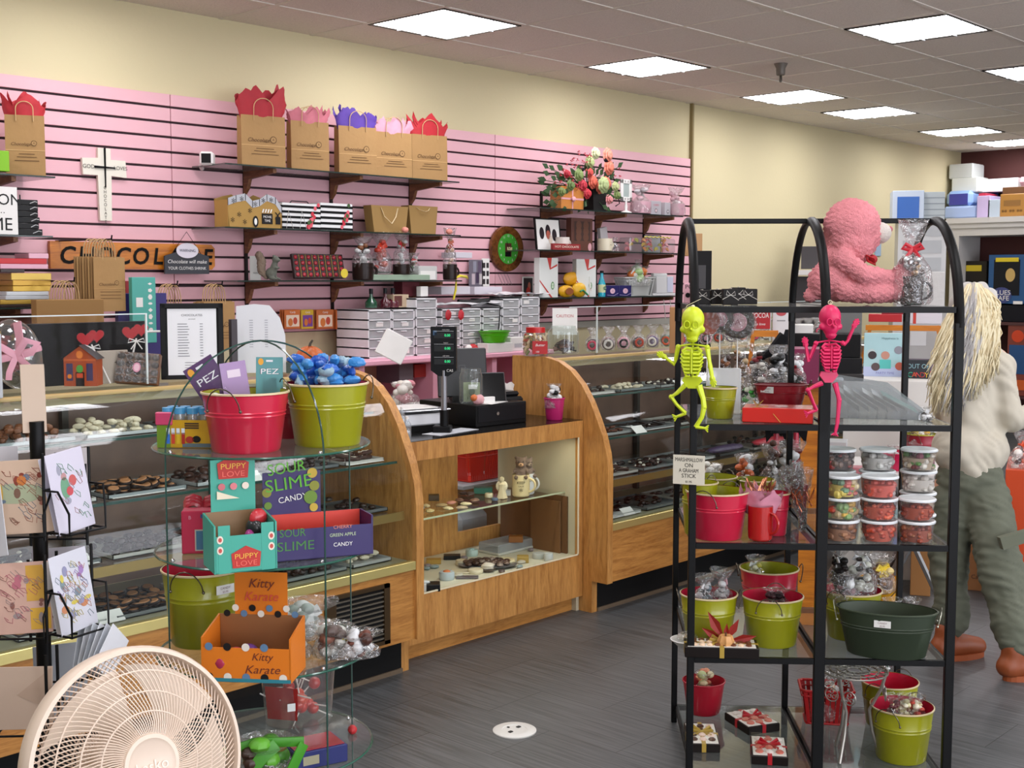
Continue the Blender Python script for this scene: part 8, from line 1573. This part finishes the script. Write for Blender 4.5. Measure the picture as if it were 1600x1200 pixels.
t = xb('storage_bin', 'big translucent tub stacked upside down at the top of the unit', 'storage bin', 1486, 1527, 277, 300, tz + .28, '#d4d8d4', X=13.1, round_=.012); o = xb('storage_bin', 'tilted clear tub, highest thing on the shelf unit', 'storage bin', 1482, 1520, 256, 276, tz + .43, '#c9cdcb', X=13.1, round_=.012)
xb('storage_bin', 'white flat tray at the right on the shelf unit', 'storage bin', 1533, 1590, 279, 300, at(1560, 300, X=13.3).z, '#dcdcdc', X=13.25, d=.2); xb('storage_bin', 'purple tinted small tub before the blue lid', 'storage bin', 1526, 1546, 306, 336, tz, '#b9a8cc', X=12.98); xb('storage_bin', 'small clear tub beside the carton', 'storage bin', 1543, 1562, 312, 336, tz, '#a8b4c0', X=12.98); xb('red_packet', 'red packet between blue lid and tubs', 'packaged goods', 1529, 1541, 302, 308, tz + .2, '#b02a44', X=13.05)
xb('carton', 'open brown carton with printed marks on the shelf unit', 'carton', 1562, 1600, 303, 336, tz, '#9a6c2c', X=12.98, deco=lambda b, w, h: [b.panel(0, h * .6, w * .7, h * .25, -.002, M('#7a5420')), b.text('** ** **', .07, 0, h * .2, MATB, -.003)]); xb('carton_flap', 'dark inner flaps of the open carton', 'carton', 1566, 1604, 292, 303, at(1580, 303, X=13.05).z + .0, '#5a3a1c', X=13.05)
xb('pink_ball', 'pale pink rounded bag at the right end of the unit top', 'bag', 1584, 1606, 276, 293, at(1590, 293, X=13.3).z, '#e0b4c0', X=13.3, d=.12, round_=.06)
xb('toy_box', 'blue collector box lettered BLUES CAFE on the maroon shelf', 'toy box', 1543, 1601, 398, 474, 1.16 + .17, '#1f4f80', X=13.0, deco=lambda b, w, h: [b.panel(0, h * .55, w * .7, h * .7, -.004, M('#14161c')), b.panel(0, h * .9, w * .62, h * .08, -.006, M('#d8c020')), b.disc(-w * .12, h * .2, w * .27, h * .16, -.008, M('#3a4278')), b.text('BLUES', .07, -w * .12, h * .25, WHITE, -.012), b.text('CAFE', .07, -w * .12, h * .14, WHITE, -.012), b.disc(w * .1, h * .6, .05, .07, -.007, M('#c0a060')), b.panel(w * .33, h * .06, w * .25, h * .06, -.012, WHITE)]); xb('box_riser', 'dark plinth under the blue collector box', 'plinth', 1540, 1604, 474, 490, 1.161, '#14141c', X=13.0)
xb('toy_box', 'black box with yellow label behind the hair', 'toy box', 1500, 1540, 408, 480, 1.161, '#26221c', X=13.1, deco=lambda b, w, h: [b.panel(0, h * .88, w * .6, h * .1, -.003, M('#c8b020')), b.disc(.05, h * .4, .1, .12, -.004, M('#c8982c'))])
xb('toy_figure_box', 'brown and blue toy box behind the person at the right edge', 'toy box', 1572, 1604, 505, 600, .401, '#7a3a30', X=12.93, deco=lambda b, w, h: [b.panel(0, h * .5, w * .8, h * .4, -.003, M('#1f4a7a')), b.disc(0, h * .82, w * .3, w * .3, -.004, M('#c8401c')), b.panel(0, h * .15, w * .8, h * .14, -.004, M('#c85a20'))])
bk('white_drawer_tower', 'white plastic drawer tower behind the bear', 'drawer tower', 1402, 1474, 346, 480, 10.5, '#c9c9c9', 5, .4, z=1.372, deco=lambda b, w, h: [b.panel(0, h * (.1 + .2 * k), w * .8, h * .15, -.003, M('#b0b2b4')) for k in range(5)])
bk('white_cabinet', 'white cabinet carrying the drawer tower', 'cabinet', 1395, 1478, 480, 560, 10.5, '#bdbab8', 5, .5, z=0)
bk('bagged_goods', 'white bagged goods on the white cabinet', 'bag', 1448, 1474, 425, 480, 10.2, M('#d6d4d2', .5, bump=.6, bs=20), 0, .15, z=1.372)
bk('blue_note', 'pale blue sheet hanging behind the bear', 'paper', 1362, 1382, 372, 400, depth(at(1372, 400, Y=5.74)), '#9fb6cc', 0, .01, rz=0); bk('dark_basket', 'dark wire basket behind the bear back', 'basket', 1252, 1290, 385, 420, 10.6, '#3a3638', 0, .2)
bk('white_shelf', 'white ledge behind the rack middle post', 'ledge', 1240, 1300, 422, 430, 10.4, '#d2cfcb', 0, .3); bk('black_cabinet', 'low black cabinet under the white ledge', 'cabinet', 1240, 1292, 432, 640, 10.6, '#2c2729', 0, .4, z=0)
bk('notice_board', 'black framed rack with grey and blue panels beyond the slat wall', 'rack', 1076, 1111, 392, 470, 8.6, '#141416', 0, .1, z=0, deco=lambda b, w, h: [b.panel(-w * .05, h * .9, w * .6, h * .09, -.003, M('#4a4a4c', .9)), b.panel(w * .22, h * .79, w * .32, h * .10, -.003, M('#7a96c4'))]); bk('kraft_sack', 'tall kraft sack behind the rack arch', 'bag', 1070, 1097, 365, 400, 8.8, '#b98f60', 0, .1); bk('popcorn_tub', 'pink striped popcorn tub lettered POP behind the arch', 'popcorn tub', 1068, 1090, 442, 474, 4.1, '#dca6b2', 0, .05, deco=lambda b, w, h: [b.text('POP', .02, 0, h * .8, MATB, -.001), b.disc(-w * .2, h * .4, .008, .008, -.001, MATB), b.disc(w * .2, h * .4, .008, .008, -.001, MATB)])
bk('kraft_box', 'kraft box behind the right case under the slat wall end', 'carton', 1046, 1068, 480, 548, 6.35, '#a8794a', 0, .1, z=1.2235)
bk('cocoa_sign', 'red sign lettered COCOA on the wooden easel', 'sign', 1171, 1203, 476, 514, 5.9, '#a81a22', 0, .02, deco=lambda b, w, h: [b.text('COCOA', .034, 0, h * .55, WHITE, -.001, width=w * .85), b.text('hot', .02, -w * .2, h * .85, WHITE, -.001), b.text('to love', .018, 0, h * .2, WHITE, -.001, shear=.3)])
bk('ticket_sign', 'white leaflet with red oval beside the cocoa sign', 'leaflet', 1206, 1232, 480, 584, 5.95, '#dcdcdc', 0, .01, deco=lambda b, w, h: [b.disc(0, h * .92, w * .3, h * .05, -.001, M('#b84a50')), b.panel(0, h * .8, w * .5, h * .02, -.001, M('#9a9a9a'))])
def easel(l, x0, x1, yt, yb, D, spread=0):
 p = at((x0 + x1) / 2, yb, D=D); w = (x1 - x0) * D / FPX; h = at(x0, yt, D=D).z - p.z; t = thing('wooden_easel', l, 'easel', p, facing(p));
 for s in (-1, 1): m = MB(PINE); m.tube([(s * w * .5, 0, 0), (s * w * .36, .0, h)], .013, 4); m.build('leg', t)
 m = MB(PINE); m.box(-w * .42, w * .42, -.012, .012, h - .03, h); m.build('top_rail', t); return p
easel('wooden easel carrying the cocoa sign', 1170, 1218, 516, 585, 5.9); bk('sign_table', 'dark table top behind the rack carrying the cocoa easel', 'table', 1165, 1346, 584, 594, 5.9, '#2a2726', 0, .42); bk('pine_cabinet', 'orange wooden cabinet under the dark table top', 'cabinet', 1250, 1284, 594, 745, 5.7, PINE, 0, .3, z=0)
easel('large wooden easel holding the party poster', 1342, 1478, 508, 592.5, 6.9)
bk('party_poster', 'pale blue poster with small figures on the wooden easel', 'poster', 1350, 1415, 520, 590, 6.85, '#a9ccd0', 0, .006, deco=lambda b, w, h: [b.panel(0, h * .12, w, h * .24, -.0008, M('#b8c2e0')), b.text('Happiness is', .018, w * .1, h * .88, M('#5a7a80'), -.0016), b.text('PARTY TIME', .018, 0, h * .1, M('#7a7ab8'), -.0018), b.panel(0, h * .3, w * .26, h * .2, -.0018, M('#5ac0b8'))] + [b.disc(w * x, h * z, w * .1, h * .09, -.0015 - .0002 * i, M(c)) for i, (x, z, c) in enumerate(((0, .5, '#c08a78'), (-.32, .55, '#b8c8c8'), (-.3, .5, '#3a3034'), (.3, .62, '#8a8a94'), (-.22, .24, '#5a4a4c'), (.33, .26, '#b85a48')))])
for k, (x0, x1, yt, yb, c, l) in enumerate(((1358, 1408, 491, 503, '#b01820', 'red flat box on the large easel'), (1378, 1412, 478, 491, '#8c1420', 'dark red box on the flat red one'), (1412, 1470, 479, 506, '#cfcbd0', 'white bag with red stripe on the large easel'))): bk('gift_carton', l, 'box', x0, x1, yt, yb, 7.0, c, 0, .15, deco=(lambda b, w, h: b.panel(-w * .2, h * .5, w * .08, h, -.001, M('#c03a2c'))) if k == 2 else None)
bk('slogan_sign', 'black sign lettered OUT OF CANDY behind the hair', 'sign', 1416, 1452, 562, 592, 6.7, '#22262c', 0, .02, deco=lambda b, w, h: [b.text('OUT OF', .035, 0, h * .65, M('#8ab0b8'), -.001, width=w * .9)] + [b.text(ch, .04, w * (-.32 + i * .17), h * .2, M(['#3aa88a', '#c8502a', '#c83a3a', '#b8423a', '#e0b02a'][i]), -.001) for i, ch in enumerate('CANDY')])
bk('magazine_rack', 'grey display of magazines behind the sign', 'magazine rack', 1414, 1462, 510, 590, 7.0, '#a8a6a4', 0, .1, z=at(1440, 594, D=6.6).z + .001, deco=lambda b, w, h: [b.panel(-w * .1, h * .75, w * .5, h * .3, -.002, M('#c8c8c8')), b.panel(0, h * .2, w * .8, h * .25, -.002, M('#6a5a68')), b.panel(0, h * .04, w * .9, h * .06, -.003, M('#c04a50'))])
bk('white_counter', 'white counter front behind the rack right bay', 'counter', 1318, 1462, 594, 742, 6.6, '#d5d2cc', 2, .5, z=0)
for k, (x0, x1, yt, yb, D, c, l) in enumerate(((1300, 1345, 485, 540, 6.2, '#6a6a68', 'grey bag with black squiggle behind the pink skeleton'), (1236, 1342, 522, 558, 5.98, '#121213', 'long black equipment case behind the skeletons'), (1240, 1345, 559, 584, 5.95, '#1c1c1e', 'second black case under the long one'), (1238, 1290, 545, 600, 5.6, '#7a1c46', 'magenta folder standing behind the red tub'), (1236, 1270, 508, 521, 6.0, '#dcdad6', 'small white tray behind the middle post'), (1208, 1240, 478, 560, 5.99, '#5a5854', 'grey upright panel far behind the middle post'))):
 bk('storage_item', l, 'storage box', x0, x1, yt, yb, D, c, 0, .2)
p = at(1228, 700, D=4.75); t = thing('caped_doll', 'black caped witch doll with red boots hanging behind the rack', 'doll', p, facing(p)); k = 4.75 / FPX; m = MB(M('#0c0b0d', .8)); m.tube([(0, 0, 185 * k), (-3 * k, 0, 150 * k), (0, 0, 80 * k), (0, 0, 25 * k)], [6 * k, 16 * k, 24 * k, 32 * k], 12, flat=(1, .35)); m.tube([(-5 * k, 0, 175 * k), (-25 * k, -.01, 150 * k), (-42 * k, -.01, 142 * k)], [10 * k, 8 * k, 5 * k], 8)
for s in (-1, 0, 1): m.add([(s * 20 * k - 14 * k, -.01, 40 * k), (s * 20 * k + 14 * k, -.01, 40 * k), (s * 30 * k, -.012, 8 * k)], [[0, 1, 2]])
m.build('cape', t)
for s in (-1, 1): m = MB(M('#b01838', .4)); m.tube([(s * 15 * k, -.01, 25 * k), (s * 15 * k, -.012, 0), (s * 15 * k, -.02, -8 * k)], [4 * k, 5 * k, 5.5 * k], 8); m.build('boot', t)
tp = at(1405, 740, D=6.0); ft = thing('folding_table', 'white topped folding table with crossed grey legs', 'table', Vector((tp.x, tp.y, 0)), facing(tp)); m = MB(WHITE); m.box(-.36, .42, 0, .55, tp.z - .03, tp.z, .004); m.build('tabletop', ft)
for a, b in ((-.08, .22), (.22, -.08)): m = MB(M('#7c7c7c', .4, .5)); m.tube([(a, .03, tp.z - .03), (b, .03, .01)], .014, 6); m.build('leg', ft)
for a, b in ((-.08, .22), (.22, -.08)): m = MB(M('#7c7c7c', .4, .5)); m.tube([(a, .5, tp.z - .03), (b, .5, .01)], .014, 6); m.build('leg', ft)
q = tp + Vector((0, 0, .001)); d = Vector((tp.x, tp.y, 0)).normalized(); bucket('wide hot pink oval tub on the folding table', q - RT * .03 + d * .14, .085, .085, M('#c81c50', .35, coat=.3), M('#c8204c', .4), oval=1.6, rz=facing(q)); cello_bag('silver wrapped treats in the hot pink oval tub', q - RT * .03 + d * .14 + Vector((0, 0, .03)), .10, .09, fills=['#d8d8d8', '#e8e0e0'], noties=True, lumps=10)
bucket('dark red bucket with gold candy behind the pink tub', q + RT * .11 + d * .36, .08, .15, M('#8a1428', .4), BUCKL); cello_bag('gold and white wrapped sweets in the dark red bucket', q + RT * .11 + d * .36 + Vector((0, 0, .09)), .16, .14, fills=['#c89a2a', '#e8e4d8', '#d8c060'], noties=True, lumps=26)
cbox('drawer_box', 'small white drawer box behind the middle post', 'drawer box', q - RT * .33 + d * .1, .13, .15, .14, M('#c8ccce', .4), facing(q)); cbox('flat_tray', 'pink and white flat boxes behind the tubs', 'box', q - RT * .25 - d * .0 + Vector((0, 0, .0)), .2, .08, .03, M('#c8808a', .5), facing(q))
bk('floor_carton', 'brown carton on the floor behind the folding table legs', 'carton', 1422, 1452, 860, 945, 6.3, '#9a6a38', 0, .3, z=0, rough=.7); bk('floor_carton', 'brown carton between the legs of the standing person', 'carton', 1512, 1545, 850, 940, 6.4, '#8c5c30', 0, .3, z=0, rough=.7, deco=lambda b, w, h: b.text('Candy', .03, 0, h * .3, M('#3a2410'), -.002))
oc = bk('orange_table', 'orange cloth covered table at the right photo edge', 'table', 1570, 1680, 735, 900, 6.1, '#c84414', 0, .5, z=0); cello_bag('orange and white wrapped treats on the orange table', at(1594, 735, D=6.2), .14, .20, fills=['#d8501c', '#e8e0d8', '#2a1a1a'], tie='#d84a1c', lumps=20)
# the person
PD = 5.25; kp = PD / FPX
def V2(x, y, b=0.): return at(x, y, D=PD + b)
m = MB(); L = lambda pts, rr: limb(m, [V2(*a) for a in pts], [r * kp for r in rr], n=12)
m.ball(V2(1522, 480), 34 * kp, 16, 12, (.85, .85, 1.15)); m.ball(V2(1530, 492, .05), 20 * kp, 12, 8); m.ball(V2(1541, 484, .085), 5 * kp, 8, 6)
L([(1520, 505, 0), (1517, 540, 0)], [17, 18]); L([(1515, 565, 0), (1514, 640, 0), (1514, 720, 0), (1514, 755, 0)], [36, 34, 33, 38])
L([(1476, 562, .02), (1470, 635, .05), (1492, 672, .28)], [17, 13, 10]); L([(1558, 560, -.02), (1580, 655, -.05), (1620, 640, .12)], [17, 14, 10])
L([(1488, 760, .02), (1480, 865, .02), (1487, 985, 0)], [30, 21, 13]); L([(1540, 760, -.03), (1562, 875, -.16), (1592, 1022, -.27)], [31, 22, 14])
for hx, hy, hb, s in ((1496, 674, .32, 1), (1628, 637, .15, 1)):
 m.ball(V2(hx, hy, hb), 9 * kp, 10, 8, (1, 1, .7))
 for f in range(4): c = V2(hx + 4 + 2 * f, hy - 6 + 4 * f, hb + .02); m.tube([c, c + Vector((.028, .012, -.004)), c + Vector((.045 - .004 * abs(f - 1), .02, -.016))], [.0085, .008, .0065], 8)
 c = V2(hx, hy - 6, hb); m.tube([c, c + Vector((.02, .006, .02)), c + Vector((.036, .014, .02))], [.009, .008, .007], 8)
b = blob(m, .011); b.use(M('#c99a80', .6)); b.mi = [0] * len(b.f)
per = b.build('person', None, 'person with long blond grey hair, cream blouse and green cargo trousers, seen from behind', 'person')
m = MB()
L([(1514, 560, 0), (1514, 640, 0), (1512, 715, 0), (1516, 728, 0)], [41, 42, 46, 47]); L([(1490, 562, 0), (1478, 575, .02), (1472, 635, .05), (1490, 668, .24)], [24, 22, 18, 14]); L([(1540, 560, -.01), (1562, 572, -.03), (1580, 655, -.05), (1613, 645, .09)], [26, 25, 21, 16])
m.ball(V2(1500, 700, -.02), 44 * kp, 14, 10); m.ball(V2(1535, 705, -.02), 42 * kp, 14, 10)
def fold(v): return .010 * noise.noise(Vector((v.x * 9, v.y * 9, v.z * 5))) + .016 * abs(noise.noise(Vector((v.x * 9, v.y * 9, v.z * 17 + v.x * 22)))) - .006
b = blob(m, .010, fold); b.use(M('#bfb7a6', .8)); b.mi = [0] * len(b.f); b.build('blouse', per, ang=180)
m = MB(); L([(1500, 748, 0), (1528, 748, -.02)], [40, 41]); L([(1490, 775, .02), (1482, 865, .02), (1486, 968, 0)], [37, 32, 27]); L([(1538, 775, -.03), (1562, 880, -.16), (1586, 1000, -.26)], [39, 34, 29])
def fold2(v): return .012 * noise.noise(Vector((v.x * 8, v.y * 8, v.z * 9))) + .018 * abs(noise.noise(Vector((v.x * 10, v.y * 10, v.z * 30 + v.x * 14)))) - .004
b = blob(m, .010, fold2); b.use(M('#5f6253', .85)); b.mi = [0] * len(b.f); tr = b.build('cargo_trousers', per, ang=180)
m = MB(M('#666958', .85)); c = V2(1585, 850, -.262); r_ = Matrix.Rotation(facing(c, 25), 3, 'Z'); P8 = [c + r_ @ Vector((x * kp, y, z * kp)) for x, z in ((-24, 10), (20, 22), (20, 4), (-18, -8)) for y in (-.012, .02)]; m.add([tuple(v) for v in P8], [[0, 2, 4, 6], [7, 5, 3, 1], [0, 1, 3, 2], [2, 3, 5, 4], [4, 5, 7, 6], [6, 7, 1, 0]]); m.build('pocket_flap', tr)
for nx, ny, nb, s in ((1487, 1001, 0, 1), (1592, 1036, -.27, 1)):
 m = MB(); c = V2(nx, ny, nb); c.z = .055; f = RT * .9 + Vector((.1, .25, 0)); f = f.normalized()
 limb(m, [c - f * .05, c + f * .06, c + f * .13 - Vector((0, 0, .012))], [.05, .047, .04], n=12); limb(m, [c - f * .03, c - f * .03 + Vector((0, 0, .07))], [.048, .046], n=12)
 b = blob(m, .009); b.use(M('#8a4420', .5)); b.mi = [0] * len(b.f); b.v = [(x, y, max(z, .022)) for x, y, z in b.v]; sh = b.build('boot', per, ang=180)
 m = MB(M('#9c4c22', .6)); n_ = f.cross(Vector((0, 0, 1))); out = [c + f * (.045 + .115 * cos(a)) + n_ * (.05 * sin(a)) for a in [2 * pi * i / 24 for i in range(24)]]; m.prism([(v.x, v.y) for v in out], .0, .024, 'z'); m.build('sole', sh)
m = MB(); m.ball(V2(1522, 480, .0), 38 * kp, 18, 14, (1., 1., 1.05)); L([(1518, 500, -.02), (1506, 560, -.04), (1492, 600, -.05)], [34, 28, 14]); L([(1533, 500, -.02), (1536, 540, -.04)], [28, 16])
b = blob(m, .011, lambda v: .007 * sin(60 * (v.x - v.y) + 5 * noise.noise(v * 9)))
HM = [M('#d0bf98', .6), M('#b9b5b0', .6), M('#e2d6b4', .6), M('#9c9896', .6)]
b.use(HM[1]); b.mi = [0] * len(b.f); q = rs()
for k in range(850):
 x = 1484 + 78 * q.random(); u = (x - 1484) / 78; m_ = HM[3] if .3 < u < .55 and q.random() < .6 else HM[1] if .2 < u < .7 and q.random() < .4 else HM[2] if q.random() < .6 else HM[0]; b.use(m_)
 ex = 1452 + 104 * u + q.uniform(-6, 8); ey = q.uniform(560, 650) - 110 * max(0, u - .4); ph = q.uniform(0, 6); q2 = q.random(); pts = []
 for j in range(9): s = j / 8; sx = 1522 + (x - 1522) * min(1, .3 + 1.6 * s) + (ex - x) * s ** 1.5 + 4 * s * sin(s * 16 + ph); sy = 441 + 8 * abs(u - .5) + (ey - 441) * s; bb = -(.125 + .02 * q2) * sin(min(1, .2 + s * 2.4) * pi / 2) * (1 - .9 * (u - .5) ** 2) - .008 * sin(s * 14 + ph); pts.append(V2(sx, sy, bb))
 b.tube(pts, [.003, .0042, .0045, .0045, .0045, .004, .0035, .003, .0015], 4)
b.build('hair', per, ang=180)
